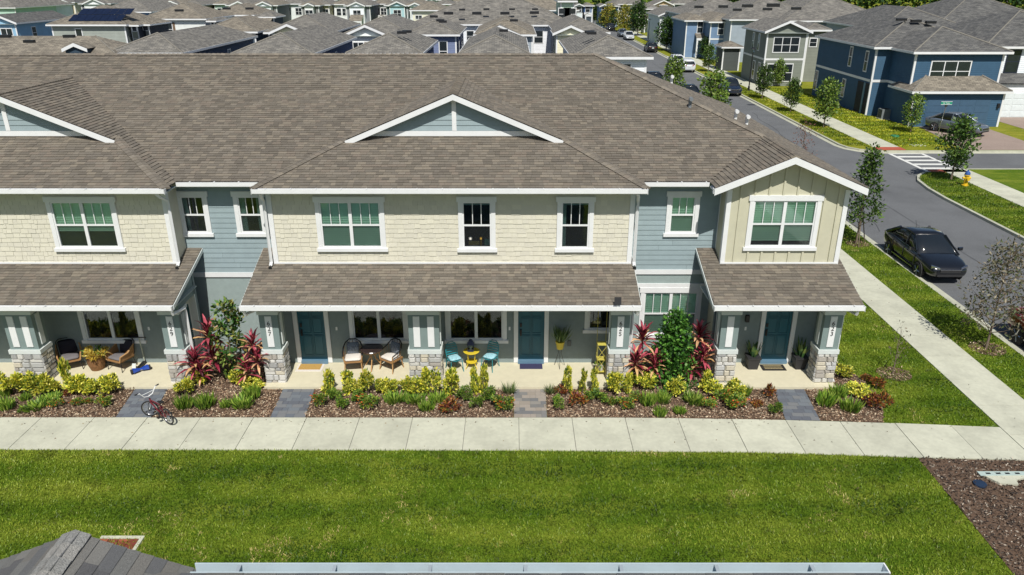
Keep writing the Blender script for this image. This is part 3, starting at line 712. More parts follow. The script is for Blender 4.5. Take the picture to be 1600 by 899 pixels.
# sidewalks
def quad_slab(par, q, z1=.03, z0=-.04, mat=CONC, name='slab'):
    m = MB(); m.hexa([(x, y, z0) for x, y in q] + [(x, y, z1) for x, y in q]); return put(name, m.mesh(name, mat), par)
def interp(x, tab):
    for (a, b), (c, d) in zip(tab, tab[1:]):
        if x <= c: return b + (d - b) * (x - a) / (c - a)
    return tab[-1][1]
FAR = [(-20, 19.02), (4, 19.0), (7.5, 18.9), (10.8, 18.73), (14.05, 18.5)]; NEAR = [(-20, 17.43), (0, 17.38), (7, 17.28), (10.9, 17.05), (14.05, 16.9)]
sw = sheet('sidewalk', [(-20, 17.45), (0, 17.4), (7, 17.3), (10.9, 17.07), (14, 16.92), (14, 18.48), (10.8, 18.71), (7.5, 18.88), (4, 18.98), (-20, 19)], .004, MORTAR)
xs = [.2 + 1.56 * k for k in range(-13, 9)] + [14.05]
for a, b_ in zip(xs, xs[1:]):
    g = .008; quad_slab(sw, [(a + g, interp(a, NEAR)), (b_ - g, interp(b_, NEAR)), (b_ - g, interp(b_, FAR)), (a + g, interp(a, FAR))], .03 + random.uniform(-.003, .003))
swr = sheet('sidewalk', [(14.08, -6), (15.67, -6), (15.67, 110), (14.08, 110)], .004, MORTAR)
y = -5.9
while y < 108: quad_slab(swr, [(14.06, y + .008), (15.69, y + .008), (15.69, y + 1.592), (14.06, y + 1.592)], .03 + random.uniform(-.003, .003)); y += 1.6
swn = sheet('sidewalk', [(27.6, 57.2), (29.5, 57.2), (29.5, 190), (27.6, 190)], .004, MORTAR)
y = 57.2
while y < 188:
    L = 1.7 if y < 120 else 6.; quad_slab(swn, [(27.55, y + .01), (29.55, y + .01), (29.55, y + L - .01), (27.55, y + L - .01)]); y += L
sws = sheet('sidewalk', [(28.9, 2), (30.6, 2), (30.6, 49.2), (28.9, 49.2)], .004, MORTAR)
y = 2
while y < 48.5: quad_slab(sws, [(28.85, y + .01), (30.7, y + .01), (30.7, y + 1.59), (28.85, y + 1.59)]); y += 1.6
dw = sheet('driveway', [(34, 56.2), (40.5, 56.2), (40.8, 66), (35.4, 66)], .01, M('driveway_paver', lin(150, 133, 122), .9, .14, 8, .3, 30, stain=.2))
sheet('driveway', [(43.8, 56.2), (52, 56.2), (52, 72), (43.8, 72)], .01, dw.data.materials[0])
# front paths of small pavers
def paver_path(bl, br, tl, tr, cols):
    base = sheet('path', [bl, br, tr, tl], .012, MORTAR); uni = [unit_piece('paver', PAVER, c, .018, .018) for c in cols]
    n = 9; L = lambda p, q, t: (p[0] + (q[0] - p[0]) * t, p[1] + (q[1] - p[1]) * t)
    for i in range(n):
        a0, a1 = L(bl, tl, i / n), L(br, tr, i / n); b0 = L(bl, tl, (i + 1) / n)
        ed = [0]
        while ed[-1] < .93: ed.append(min(1, ed[-1] + random.choice((.17, .25, .33)))); 
        if ed[-1] < 1: ed[-1] = 1
        for u, v in zip(ed, ed[1:]):
            p, q = L(a0, a1, u), L(a0, a1, v); g = .006
            m = Matrix(((q[0] - p[0] - g, b0[0] - a0[0], 0, p[0] + g / 2), (q[1] - p[1], (b0[1] - a0[1]) - g, 0, p[1] + g / 2), (0, 0, random.uniform(.9, 1.15), .014), (0, 0, 0, 1)))
            put('paver', random.choice(uni), base, mat4=m)
PG = [lin(*c) for c in ((140, 136, 130), (126, 125, 123), (114, 115, 116), (150, 141, 130), (120, 119, 117), (156, 147, 137))]
PB = [lin(*c) for c in ((112, 118, 124), (102, 108, 116), (96, 100, 108), (118, 120, 122))]
paver_path((-11.67, 19.02), (-10.63, 19.02), (-11.86, 20.66), (-10.83, 20.66), PB)
paver_path((-7.12, 19.02), (-6.09, 19.02), (-7.2, 20.66), (-6.21, 20.66), PB)
paver_path((.06, 19.02), (1.03, 19.02), (.06, 20.66), (1.06, 20.66), PG)
paver_path((8.01, 18.9), (9.01, 18.86), (8.24, 20.66), (9.19, 20.66), PB)
# planting beds: base sheet + bark chips
def inpoly(poly, X, Y):
    r = np.zeros(len(X), bool)
    for (a, b_), (c, d) in zip(poly, poly[1:] + poly[:1]):
        k = (b_ > Y) != (d > Y); r ^= k & (X < (c - a) * (Y - b_) / ((d - b_) if d != b_ else 1e-9) + a)
    return r
def scatter(poly, dens):
    x0, x1 = min(p[0] for p in poly), max(p[0] for p in poly); y0, y1 = min(p[1] for p in poly), max(p[1] for p in poly)
    n = int((x1 - x0) * (y1 - y0) * dens); X = RNG.uniform(x0, x1, n); Y = RNG.uniform(y0, y1, n); k = inpoly(poly, X, Y); return X[k], Y[k]
CHC = [lin(*c) for c in ((168, 142, 116), (188, 164, 136), (112, 88, 68), (212, 194, 166), (80, 62, 50), (146, 118, 92), (136, 108, 88))]
CHD = [lin(*c) for c in ((84, 70, 58), (120, 104, 90), (58, 46, 38), (170, 158, 142), (46, 38, 34), (96, 80, 66))]
def mulch(poly, cols=CHC, dens=760, z=.012, name='mulch_bed'):
    sheet(name, poly, z, MULCHB)
    X, Y = scatter(poly, dens); n = len(X); P = np.stack([X, Y, RNG.uniform(z + .002, z + .045, n)], 1)
    D = np.stack([RNG.normal(size=n), RNG.normal(size=n), RNG.normal(size=n) * .35], 1)
    v, f, c = leaves(P, D, RNG.uniform(.04, .11, n), RNG.uniform(.02, .045, n), shade(cols, n, var=.35))
    put('mulch', arrmesh('mulch', v, f, c, CHIP), kind='stuff')
mulch([(-18, 19.03), (-11.68, 19.03), (-11.87, 20.66), (-18, 20.66)])
mulch([(-10.62, 19.03), (-7.13, 19.03), (-7.21, 20.66), (-7.82, 20.68), (-7.82, 23.1), (-10.1, 23.1), (-10.12, 20.68), (-10.82, 20.66)])
mulch([(-6.08, 19.03), (.05, 19.03), (.05, 20.66), (-6.2, 20.66)])
mulch([(1.04, 19.03), (4, 19.02), (7.5, 18.92), (8, 18.92), (8.23, 20.66), (6.5, 20.68), (6.5, 23.1), (3.72, 23.1), (3.72, 20.68), (1.07, 20.66)])
mulch([(9.02, 18.87), (10.8, 18.76), (11.1, 19.4), (11.3, 20.2), (11.3, 21.2), (11, 22.3), (10.3, 22.6), (10.2, 20.68), (9.2, 20.66)])
mulch([(10.96, 17.02), (14.04, 16.88), (14.04, 8), (10.85, 8)], CHD, 420)
for cx, cy, r in ((12.5, 21.7, .5), (16.6, 23.5, .55), (16.82, 34.67, .5)):
    mulch([(cx + r * math.cos(a / 7 * math.pi) * 1.1, cy + r * math.sin(a / 7 * math.pi)) for a in range(14)], CHC, 420, .006)
# grass blades on the lawns near the camera
def vn(X, Y, s, seed):
    g = np.random.default_rng(seed).random((64, 64)); x = X * s + 500; y = Y * s + 500; i = np.floor(x).astype(int); j = np.floor(y).astype(int); fx = x - i; fy = y - j
    fx = fx * fx * (3 - 2 * fx); fy = fy * fy * (3 - 2 * fy); G = lambda a, b: g[a % 64, b % 64]
    return (G(i, j) * (1 - fx) + G(i + 1, j) * fx) * (1 - fy) + (G(i, j + 1) * (1 - fx) + G(i + 1, j + 1) * fx) * fy
GC_ = np.array([lin(58, 86, 18), lin(108, 132, 32), lin(150, 162, 58), lin(184, 172, 108)])
def blades(poly, dens, ln=(.05, .1), wd=.018, z=0., tn=(1, 1, 1)):
    X, Y = scatter(poly, dens); n = len(X)
    h = .5 * vn(X, Y, .45, 1) + .3 * vn(X, Y, 1.6, 2) + .2 * vn(X, Y, 5, 3); band = np.clip(.5 + .8 * np.sin(Y * 2 * math.pi / 1.55 + 1.5 * vn(X, Y, .16, 5)), 0, 1); h = h * .74 + .26 * band + RNG.normal(size=n) * .09
    k = np.clip((h - .22) * 3.2, 0, 1.999); i = k.astype(int); t = (k - i)[:, None]; C = GC_[i] * (1 - t) + GC_[i + 1] * t
    dry = (vn(X, Y, 1.1, 9) * .6 + vn(X, Y, 4, 10) * .4 > .78) & (RNG.random(n) < .4); C[dry] = GC_[3]
    C *= RNG.uniform(.75, 1.25, (n, 1)) * np.array(tn)
    C[(vn(X, Y, 3.2, 14) > .8)] *= .55
    P = np.stack([X, Y, np.full(n, z)], 1); D = np.stack([RNG.normal(size=n) * .5, RNG.normal(size=n) * .5, np.ones(n) * .8], 1)
    v, f, c = leaves(P, D, RNG.uniform(*ln, n), wd, np.clip(C, 0, 1)); put('grass', arrmesh('grass', v, f, c, BLADE), kind='stuff')
blades([(-18, 11.8), (10.86, 11.8), (10.94, 17.03), (7, 17.26), (0, 17.36), (-18, 17.4)], 900)
blades([(10.4, 22.7), (11.1, 22.3), (11.35, 21.2), (11.35, 20.2), (11.15, 19.4), (10.85, 18.75), (14.03, 18.53), (14.03, 40), (10.4, 40)], 560, wd=.022)
blades([(15.72, 14), (17.48, 14), (17.48, 60), (15.72, 60)], 420, wd=.026)
blades([(25.65, 30), (28.8, 30), (28.8, 49.3), (27.5, 49.2), (26.2, 47.5), (25.7, 45)], 200, (.07, .13), .04)
blades([(25.75, 58), (27.5, 57.3), (27.5, 95), (25.75, 95)], 120, (.08, .16), .06, tn=(1.5, 1.25, 1))
blades([(29.6, 57.3), (34, 57.3), (34.6, 66), (33, 72), (32.8, 90), (29.6, 90)], 100, (.08, .18), .07, tn=(1.6, 1.3, 1))

# litter on the pavements, seams and patches in the road
X = np.concatenate([RNG.uniform(-15, 13, 170), RNG.uniform(14.2, 15.6, 60)]); Y = np.concatenate([np.where(RNG.random(170) < .6, 18.9 - np.abs(RNG.normal(size=170)) * .18, RNG.uniform(17.5, 18.9, 170)), RNG.uniform(18, 40, 60)]); n = len(X)
v, f, c = leaves(np.stack([X, Y, np.full(n, .036)], 1), np.stack([RNG.normal(size=n), RNG.normal(size=n), np.full(n, .05)], 1), RNG.uniform(.03, .08, n), RNG.uniform(.02, .035, n), shade([lin(96, 74, 52), lin(70, 56, 40), lin(120, 100, 60)], n))
put('leaf_litter', arrmesh('leaf_litter', v, f, c, CHIP), kind='stuff')
TAR = M('tar_seam', (.06, .062, .066), .7, .2, 20); PATCH = M('asphalt_patch', (.1, .103, .108), .92, .2, 30, .4, 150)
def strip(pts, w):
    m = MB()
    for (a, b_), (c, d) in zip(pts, pts[1:]):
        t = Vector((c - a, d - b_, 0)).normalized(); q = Vector((-t.y, t.x, 0)) * w; m.face([(a - q.x, b_ - q.y, -.1225), (a + q.x, b_ + q.y, -.1225), (c + q.x, d + q.y, -.1225), (c - q.x, d - q.y, -.1225)][::-1])
    return m
def wob(x0, y0, x1, y1, n, amp): return [(x0 + (x1 - x0) * i / n + random.uniform(-amp, amp), y0 + (y1 - y0) * i / n) for i in range(n + 1)]
for q in ((21.5, 20, 21.5, 120, 60, .03), (19.0, 37, 20.6, 47, 9, .25), (23.4, 24, 22.6, 33, 8, .2), (22.2, 58, 23.2, 74, 10, .25)): struct('road_seam', strip(wob(*q), .018), TAR)
struct('road_patch', strip([(22.6, 44.5), (22.7, 47.6)], .55), PATCH); struct('road_patch', strip([(19.6, 61), (19.6, 66)], .7), PATCH)
# ---------------------------------------------------------------- plants in the beds
BEDS = {
    'L': [('y', -16.0, 20.97, 0.58, 0.29), ('y', -15.43, 20.73, 0.69, 0.43), ('y', -14.98, 21.08, 0.54, 0.31), ('y', -14.62, 20.81, 0.58, 0.38), ('y', -14.29, 21.0, 0.42, 0.21), ('t', -13.78, 20.89, 0.35, 0.82), ('y', -13.45, 20.73, 0.58, 0.38), ('y', -13.11, 20.69, 0.46, 0.24), ('y', -12.77, 20.75, 0.5, 0.27), ('y', -12.47, 20.89, 0.46, 0.29), ('s', -15.17, 19.51, 0.39, 0.4), ('s', -15.65, 20.25, 0.31, 0.34), ('s', -14.31, 19.53, 0.58, 0.25), ('s', -14.91, 20.03, 0.31, 0.21), ('s', -14.14, 20.04, 0.46, 0.24), ('o', -13.66, 19.55, 0.42, 0.3), ('c', -13.74, 20.22, 0.23, 0.23), ('o', -13.13, 19.67, 0.35, 0.28), ('o', -12.89, 19.8, 0.31, 0.18), ('o', -12.34, 19.63, 0.46, 0.33), ('g', -14.55, 19.28, 0.27, 0.18)],
    'A': [('y', -10.17, 20.72, 0.54, 0.35), ('y', -9.99, 21.01, 0.46, 0.42), ('y', -8.68, 21.01, 0.46, 0.42), ('y', -8.17, 20.72, 0.54, 0.31), ('s', -9.85, 19.6, 0.46, 0.47), ('s', -9.24, 19.62, 0.5, 0.45), ('s', -8.63, 19.62, 0.31, 0.3), ('s', -8.14, 19.66, 0.54, 0.35), ('s', -7.99, 20.13, 0.39, 0.45), ('g', -9.03, 21.32, 0.39, 0.49)],
    'B': [('t', -5.67, 20.65, 0.35, 0.55), ('t', -5.09, 20.51, 0.39, 0.67), ('y', -4.8, 20.67, 0.39, 0.27), ('y', -4.47, 20.6, 0.42, 0.53), ('y', -4.04, 20.64, 0.31, 0.34), ('y', -3.78, 20.55, 0.5, 0.36), ('y', -3.27, 20.59, 0.39, 0.36), ('o', -5.79, 19.6, 0.46, 0.47), ('g', -5.43, 19.98, 0.39, 0.36), ('g', -5.09, 19.55, 0.42, 0.39), ('g', -4.67, 19.99, 0.42, 0.3), ('o', -4.34, 19.62, 0.62, 0.37), ('s', -3.57, 19.92, 0.54, 0.35), ('s', -2.95, 19.91, 0.5, 0.27), ('y', -2.9, 20.72, 0.54, 0.31), ('y', -2.55, 20.81, 0.58, 0.56), ('t', -1.85, 20.52, 0.5, 0.63), ('t', -1.16, 20.7, 0.27, 0.58), ('t', -0.86, 20.64, 0.31, 0.66), ('g', -1.42, 20.0, 0.46, 0.38), ('g', -0.74, 20.08, 0.46, 0.38), ('s', -2.25, 19.93, 0.46, 0.38), ('s', -2.56, 19.47, 0.39, 0.31), ('c', -1.83, 19.48, 0.62, 0.32), ('g', -1.05, 19.51, 0.39, 0.4), ('o', -0.29, 19.49, 0.58, 0.43), ('u', -0.08, 20.71, 0.39, 0.31)],
    'C': [('u', 1.19, 20.77, 0.35, 0.24), ('t', 1.72, 20.6, 0.31, 0.7), ('t', 2.2, 20.54, 0.25, 0.68), ('t', 2.54, 20.83, 0.29, 0.53), ('y', 3.21, 20.48, 0.5, 0.59), ('t', 3.57, 20.78, 0.27, 0.4), ('y', 3.85, 20.97, 0.35, 0.33), ('y', 4.2, 20.72, 0.54, 0.39), ('c', 1.55, 20.51, 0.39, 0.18), ('g', 1.36, 19.55, 0.42, 0.39), ('c', 1.97, 19.74, 0.46, 0.38), ('g', 2.55, 19.86, 0.58, 0.38), ('o', 2.99, 19.71, 0.27, 0.26), ('o', 3.4, 19.56, 0.54, 0.39), ('o', 3.79, 19.91, 0.39, 0.27), ('s', 4.12, 19.72, 0.39, 0.45), ('s', 4.6, 19.88, 0.42, 0.35), ('s', 4.37, 19.12, 0.31, 0.34), ('y', 5.05, 20.33, 0.54, 0.48), ('t', 6.07, 20.67, 0.39, 0.63), ('y', 6.27, 20.4, 0.5, 0.36), ('y', 6.88, 20.27, 0.58, 0.43), ('s', 5.53, 19.85, 0.54, 0.31), ('s', 4.98, 19.27, 0.35, 0.19), ('o', 5.93, 19.55, 0.42, 0.35), ('o', 6.45, 19.92, 0.42, 0.44), ('o', 6.71, 19.56, 0.66, 0.44), ('s', 7.18, 20.23, 0.27, 0.49), ('c', 7.9, 20.1, 0.31, 0.48), ('c', 7.4, 19.7, 0.35, 0.18), ('g', 7.81, 19.26, 0.39, 0.36)],
    'D': [('y', 10.71, 21.45, 0.54, 0.35), ('y', 10.73, 20.29, 0.62, 0.32), ('s', 9.5, 19.77, 0.54, 0.44), ('s', 10.12, 19.46, 0.58, 0.38), ('s', 10.06, 20.23, 0.46, 0.38), ('c', 11.32, 21.18, 0.27, 0.26), ('c', 11.47, 20.73, 0.35, 0.37), ('c', 10.83, 19.56, 0.46, 0.42), ('c', 11.24, 19.69, 0.39, 0.4)],
}
def blob(n, rad, zc, squash, L, W, cols, wts=None, clumps=9, var=.25, spread=.6, cr=.36):
    """leaf cloud of unit width, base at z=0: leaves in small clumps, pointing outward"""
    cs = []
    for i in range(clumps):
        d = RNG.normal(size=3); d[2] = abs(d[2]) * .9 - .1; d /= np.linalg.norm(d); cs.append(d * RNG.uniform(.42, .98))
    cs = np.array(cs); k = RNG.integers(0, clumps, n); o = unit(RNG.normal(size=(n, 3))) * (RNG.random((n, 1)) ** .4) * cr
    p = cs[k] + o; P = p * np.array([rad, rad, squash]) + np.array([0, 0, zc]); P[:, 2] = np.maximum(P[:, 2], .02)
    D = p * .7 + o * 1.5 + RNG.normal(size=(n, 3)) * .35 + np.array([0, -.1, .25])
    return leaves(P, D, RNG.uniform(L * .7, L * 1.3, n), RNG.uniform(W * .7, W * 1.3, n), shade(cols, n, wts, var))
YEL = [lin(*c) for c in ((218, 210, 70), (234, 226, 112), (158, 172, 56), (78, 108, 40), (178, 182, 64))]; YW = [.26, .16, .22, .22, .14]
GRN = [lin(*c) for c in ((78, 112, 38), (108, 144, 50), (54, 86, 32), (144, 160, 62))]
FLO = [lin(*c) for c in ((214, 96, 44), (222, 146, 56), (184, 74, 44))]
CRO = [lin(*c) for c in ((110, 44, 40), (150, 84, 40), (70, 40, 36), (96, 104, 44), (176, 120, 56))]
def strap(n, rad, h, cols, wd, bend=.5):
    parts = []; a = RNG.uniform(0, 6.283, n); r = RNG.uniform(0, rad * .45, n); P = np.stack([np.cos(a) * r, np.sin(a) * r, np.zeros(n)], 1)
    D = np.stack([np.cos(a) * RNG.uniform(.1, bend, n), np.sin(a) * RNG.uniform(.1, bend, n), np.ones(n)], 1)
    L = RNG.uniform(.6, 1.1, n) * h; C = shade(cols, n, var=.25); parts.append(leaves(P, D, L, wd, C)); 
    return cat(parts)
PROTO = {'y': [], 't': [], 's': [], 'o': [], 'g': [], 'c': [], 'u': []}
for i in range(3):
    PROTO['y'].append(arrmesh('foliage', *blob(900, .47, .48, .52, .15, .085, YEL, YW, 14), LEAF))
    bl = [blob(220, .36, .18 + .27 * j, .2, .19, .1, YEL, YW, 5) for j in range(3)]; v, f, c = cat(bl); v[:, 2] *= 1.05; PROTO['t'].append(arrmesh('foliage', v, f, c, LEAF))
    PROTO['s'].append(arrmesh('foliage', *strap(190, .95, .95, [lin(*q) for q in ((92, 128, 38), (130, 160, 54), (68, 100, 34), (148, 168, 72))], .085), LEAF))
    PROTO['o'].append(arrmesh('foliage', *cat([blob(620, .47, .45, .5, .13, .07, GRN + [lin(150, 150, 60)], None, .25 and 12), blob(42, .5, .55, .5, .1, .08, FLO, None, 6)]), LEAF))
    PROTO['g'].append(arrmesh('foliage', *blob(700, .47, .46, .5, .13, .07, GRN, None, 12), LEAF))
    PROTO['c'].append(arrmesh('foliage', *blob(420, .46, .45, .5, .2, .08, CRO, None, 11), LEAF))
    PROTO['u'].append(arrmesh('foliage', *strap(130, .5, .8, [lin(*q) for q in ((70, 96, 52), (104, 124, 72), (52, 76, 42), (140, 146, 92))], .04, 1.2), LEAF))
stem_me = MB()
for q in range(5):
    a = q * 1.3; stem_me.tube([(0, 0, -.02), (.1 * math.cos(a), .1 * math.sin(a), .25), (.24 * math.cos(a), .24 * math.sin(a), .6)], [.02, .016, .008], 5)
stem_me = stem_me.mesh('stem', BARK)
KIND = {'y': ('yellow_shrub', 'rounded yellow variegated shrub', 'shrub', 'yellow variegated shrubs in the front beds'), 't': ('yellow_shrub', 'tall narrow yellow shrub', 'shrub', 'yellow variegated shrubs in the front beds'),
        's': ('strap_leaf_plant', 'bright green strap leaf clump', 'plant', 'green strap leaf plants in the front beds'), 'o': ('flowering_shrub', 'green shrub with orange flowers', 'shrub', 'orange flowering shrubs in the front beds'),
        'g': ('green_shrub', 'small green shrub', 'shrub', 'green shrubs in the front beds'), 'c': ('croton', 'dark red bronze croton', 'shrub', 'dark red crotons in the front beds'), 'u': ('grass_tuft', 'spiky olive green grass tuft beside the middle path', 'plant', 'grass tufts beside the middle path')}
BEDN = {'L': 'below porch 629', 'A': 'between paths 629 and 627', 'B': 'between paths 627 and 625', 'C': 'between paths 625 and 623', 'D': 'right of path 623'}
ORD = ['leftmost', 'second from the left', 'third from the left', 'fourth from the left', 'fifth from the left', 'sixth from the left', 'seventh from the left', 'eighth from the left', 'ninth from the left', 'tenth from the left', 'eleventh from the left']
MARK = {'L': [(-15.2, 'the stone column at the left edge'), (-14.5, 'the left armchair'), (-13.6, 'the drum planter'), (-12.85, 'the armchair by the scooter'), (-12.1, 'the hoverboard'), (-11.75, 'the path to door 629')],
        'A': [(-10.5, 'column 629'), (-9.75, 'the large pink cordyline'), (-9.0, 'the slim magnolia'), (-8.15, 'the dark red cordyline'), (-7.45, 'column 627')],
        'B': [(-6.15, 'the path to door 627'), (-5.2, 'the left rattan armchair'), (-4.58, 'the bistro table'), (-3.95, 'the right rattan armchair'), (-2.72, 'the wide middle column'), (-1.88, 'the left teal chair'), (-1.33, 'the yellow table'), (-.72, 'the right teal chair'), (-.05, 'the path to door 625')],
        'C': [(1.1, 'the path to door 625'), (1.57, 'the yellow plant stand'), (2.6, 'the tall yellow shelf'), (3.35, 'column 625'), (4.2, 'the copper cordyline'), (5.15, 'the green cone shrub'), (5.95, 'the orange cordyline'), (6.72, 'the unnumbered porch 623 column'), (7.9, 'the left black planter'), (8.2, 'the path to door 623')],
        'D': [(9.2, 'the path to door 623'), (9.88, 'column 623'), (10.9, 'the lawn corner')]}
SEENL = {}
for bk, lst in BEDS.items():
    for sp in PROTO:
        L = sorted([q for q in lst if q[0] == sp], key=lambda q: q[1])
        for i, (_, x, y, wd, h) in enumerate(L):
            row = 'front row' if y < 19.75 else 'middle row' if y < 20.3 else 'back row'
            if not (-10.05 < x < -7.85 or 3.8 < x < 6.45 or x > 10.3):
                if y > 20.4: h += (y - 20.4) * .5; y = 20.4
            nm, look, ct, gp = KIND[sp]; mk = min(MARK[bk], key=lambda m: abs(m[0] - x)); dx = x - mk[0]
            pos = '%s %s, %s' % ('straight before' if abs(dx) < .17 else 'left of' if dx < 0 else 'right of', mk[1], row)
            if sp == 'u': lab = look + (' on its left side' if bk == 'B' else ' on its right side')
            else: lab = look + ' ' + pos
            n_ = SEENL.get(lab, 0); SEENL[lab] = n_ + 1
            if n_: lab = ('bushier ' if wd > .45 else 'slighter ' if n_ == 1 else 'smallest ') + lab
            t = thing(nm, lab, ct, (x, y, .012), random.uniform(0, 6.28), gp); sc = random.uniform(1.0, 1.22) * (.98 if sp in 'sog' else 1); t.scale = (wd * sc, wd * sc * random.uniform(.9, 1.1), h * random.uniform(1.0, 1.2) if sp not in 's' else max(h, .24) * random.uniform(.85, 1.1))
            put('foliage', random.choice(PROTO[sp]), t)
            if sp in 'ytogc': put('stem', stem_me, t)
# red cordylines: every strap leaf is a part
cl = []
for c0, c1 in (((134, 40, 60), (84, 24, 38)), ((186, 84, 98), (110, 38, 50)), ((222, 176, 132), (170, 88, 66)), ((74, 30, 38), (46, 20, 28)), ((206, 168, 116), (120, 72, 48))):
    m = MB(); pr_ = []
    for k, (u, wv, z) in enumerate(((0, .025, 0), (.2, .05, .06), (.5, .07, .1), (.8, .05, .05), (1, .005, -.08))): pr_.append(((u, -wv, z + .012), (u, 0, z), (u, wv, z + .012)))
    for k in range(4):
        a, b_ = pr_[k], pr_[k + 1]
        for j in (0, 1): m.face([a[j], b_[j], b_[j + 1], a[j + 1]], lin(*(c0 if j == 0 or k > 1 else c1)))
    cl.append(m.mesh('leaf', LEAF, tint=True))
def cordyline(x, y, label, stems):
    t = thing('cordyline', label, 'plant', (x, y, .012), 0, 'red cordylines beside the house columns'); sm = MB()
    for dx, dy, h, n, L in stems:
        sm.tube([(dx * .3, dy * .3, -.03), (dx * .8, dy * .8, h * .5), (dx, dy, h)], [.03, .024, .018], 6)
        for i in range(n):
            a = i * 2.4 + random.uniform(-.3, .3); el = R(75 - 95 * (i / n) + random.uniform(-8, 8)); s = L * random.uniform(.8, 1.15)
            z = h - .25 * (i / n)
            me = cl[random.choice((0, 1, 0, 3, 1)) if i < n * .45 else random.choice((2, 0, 3, 4, 2, 1))]
            m = Matrix.Translation((dx, dy, z)) @ Matrix.Rotation(a, 4, 'Z') @ Matrix.Rotation(-el, 4, 'Y') @ Matrix.Diagonal((s, s * 1.15, s, 1))
            put('leaf', me, t, mat4=m)
    put('stem', sm.mesh('stem', BARK), t); return t
cordyline(-9.75, 21.3, 'large pink and dark red cordyline beside column 629', [(-.25, -.25, .8, 38, .6), (.3, -.1, .9, 35, .58), (.1, .2, 1.55, 35, .58), (-.1, -.35, .5, 26, .5)])
cordyline(-8.15, 21.2, 'dark red cordyline beside column 627', [(0, 0, 1.35, 35, .5), (.15, -.2, .95, 35, .48), (-.2, -.25, .6, 29, .46)])
cordyline(4.2, 21.25, 'pink and copper cordyline right of column 625', [(-.05, .2, 1.45, 35, .56), (-.28, -.15, .8, 35, .56), (.3, -.2, .7, 35, .54)])
cordyline(5.95, 21.4, 'pink and orange cordyline left of porch 623', [(.0, .15, 1.5, 35, .54), (.15, -.1, .9, 35, .54), (-.2, -.2, .6, 29, .5)])
# ---------------------------------------------------------------- trees
def tree_meshes(h, wd, base, cols, n=1100, L=.16, W=.09, clumps=20, tr=.05, shape='oval', wts=None, cr=.2, lean=0., bare=.0):
    cen = []
    for i in range(clumps):
        t = (i + .5) / clumps; z = base + (h - base) * t
        rr = {'oval': math.sin(math.pi * min(1, .12 + t * .88)) ** .7, 'cone': (1 - t) * .95 + .08, 'vase': .35 + .65 * math.sin(math.pi * (.2 + .75 * t))}[shape] * wd / 2 * .72
        a = i * 2.4 + random.uniform(-.5, .5); r = rr * random.uniform(.45, 1.05); cen.append((r * math.cos(a) + lean * t, r * math.sin(a), z))
    tk = MB(); tk.tube([(0, 0, -.05), (.02 * h * .3, 0, base * .6), (lean * .4, .02, (base + h) / 2), (lean, 0, h * .93)], [tr, tr * .85, tr * .5, tr * .15], 7)
    for c in cen:
        z0 = max(base * .7, c[2] - .35 * math.hypot(c[0], c[1]) - .25); k = lean * max(0, (z0 - base) / (h - base))
        tk.tube([(k * .8, 0, z0), ((c[0] + k) * .55, c[1] * .55, (z0 + c[2]) / 2 - .03), c], [tr * .38, tr * .26, tr * .08], 4)
    C = np.array(cen); k = RNG.integers(0, clumps, n); o = unit(RNG.normal(size=(n, 3))) * (RNG.random((n, 1)) ** .5) * np.array([wd * cr, wd * cr, wd * cr * .8])
    P = C[k] + o; D = o / (wd * cr) + RNG.normal(size=(n, 3)) * .5 + np.array([0, 0, .15])
    v, f, c = leaves(P, D, RNG.uniform(L * .7, L * 1.3, n), RNG.uniform(W * .7, W * 1.3, n), shade(cols, n, wts, .3))
    return tk.mesh('trunk', BARK), arrmesh('crown', v, f, c, LEAF)
TG = [lin(*c) for c in ((58, 84, 34), (80, 108, 42), (44, 68, 28), (100, 124, 54))]; TL = [lin(*c) for c in ((94, 124, 44), (118, 142, 56), (74, 102, 38), (136, 154, 74))]; TD = [lin(*c) for c in ((40, 66, 28), (58, 88, 36), (30, 52, 24), (78, 104, 44))]; TY = [lin(*c) for c in ((128, 132, 40), (156, 150, 56), (98, 112, 40), (176, 160, 70))]
def tree(name, label, x, y, me, group=None, rot=None, scale=1., cat_='tree'):
    t = thing(name, label, cat_, (x, y, 0), random.uniform(0, 6.28) if rot is None else rot, group); t.scale = scale if isinstance(scale, tuple) else (scale,) * 3
    put('trunk', me[0], t); put('crown', me[1], t); return t
mag = tree_meshes(2.75, 1.25, .45, [lin(*c) for c in ((48, 84, 34), (78, 116, 46), (120, 140, 66), (38, 64, 30), (140, 136, 70))], 760, .17, .1, 11, .03, 'vase', cr=.19, lean=.15)
tree('magnolia', 'slim young magnolia tree between two red cordylines left of porch 627', -9.0, 21.35, mag, rot=0)
con = tree_meshes(2.2, 2.3, .1, [lin(*c) for c in ((58, 104, 36), (84, 138, 48), (40, 76, 28), (110, 158, 66))], 3600, .13, .085, 48, .04, 'cone', cr=.15)
tree('conical_shrub', 'dense green cone shaped shrub before the lower window beside porch 623', 5.15, 21.35, con, cat_='shrub')
near_oak = tree_meshes(4.6, 2.7, 1.1, TG, 1700, .18, .095, 32, .05, 'cone', cr=.14)
t = tree('young_oak', 'thin young oak with a stake on the verge behind the gabled end house', 16.75, 34.7, near_oak, rot=1.0)
part('stake', MB().tube([(.55, -.3, 0), (.12, -.05, 1.5)], .025, 5), BARK, t, local=True)
part('stake', MB().tube([(-.5, -.2, 0), (-.1, -.03, 1.45)], .025, 5), BARK, t, local=True)
gm = tree_meshes(3.8, 2.5, .9, [lin(*c) for c in ((120, 116, 92), (88, 98, 62), (150, 140, 118), (104, 92, 72))], 1900, .14, .06, 38, .045, 'vase', cr=.17)
tree('crape_myrtle', 'grey twiggy crape myrtle on the verge beside the red car', 16.55, 23.5, gm, rot=.4)
sp = tree_meshes(1.75, .8, .5, [lin(*c) for c in ((110, 100, 84), (84, 84, 62))], 60, .09, .05, 12, .022, 'vase')
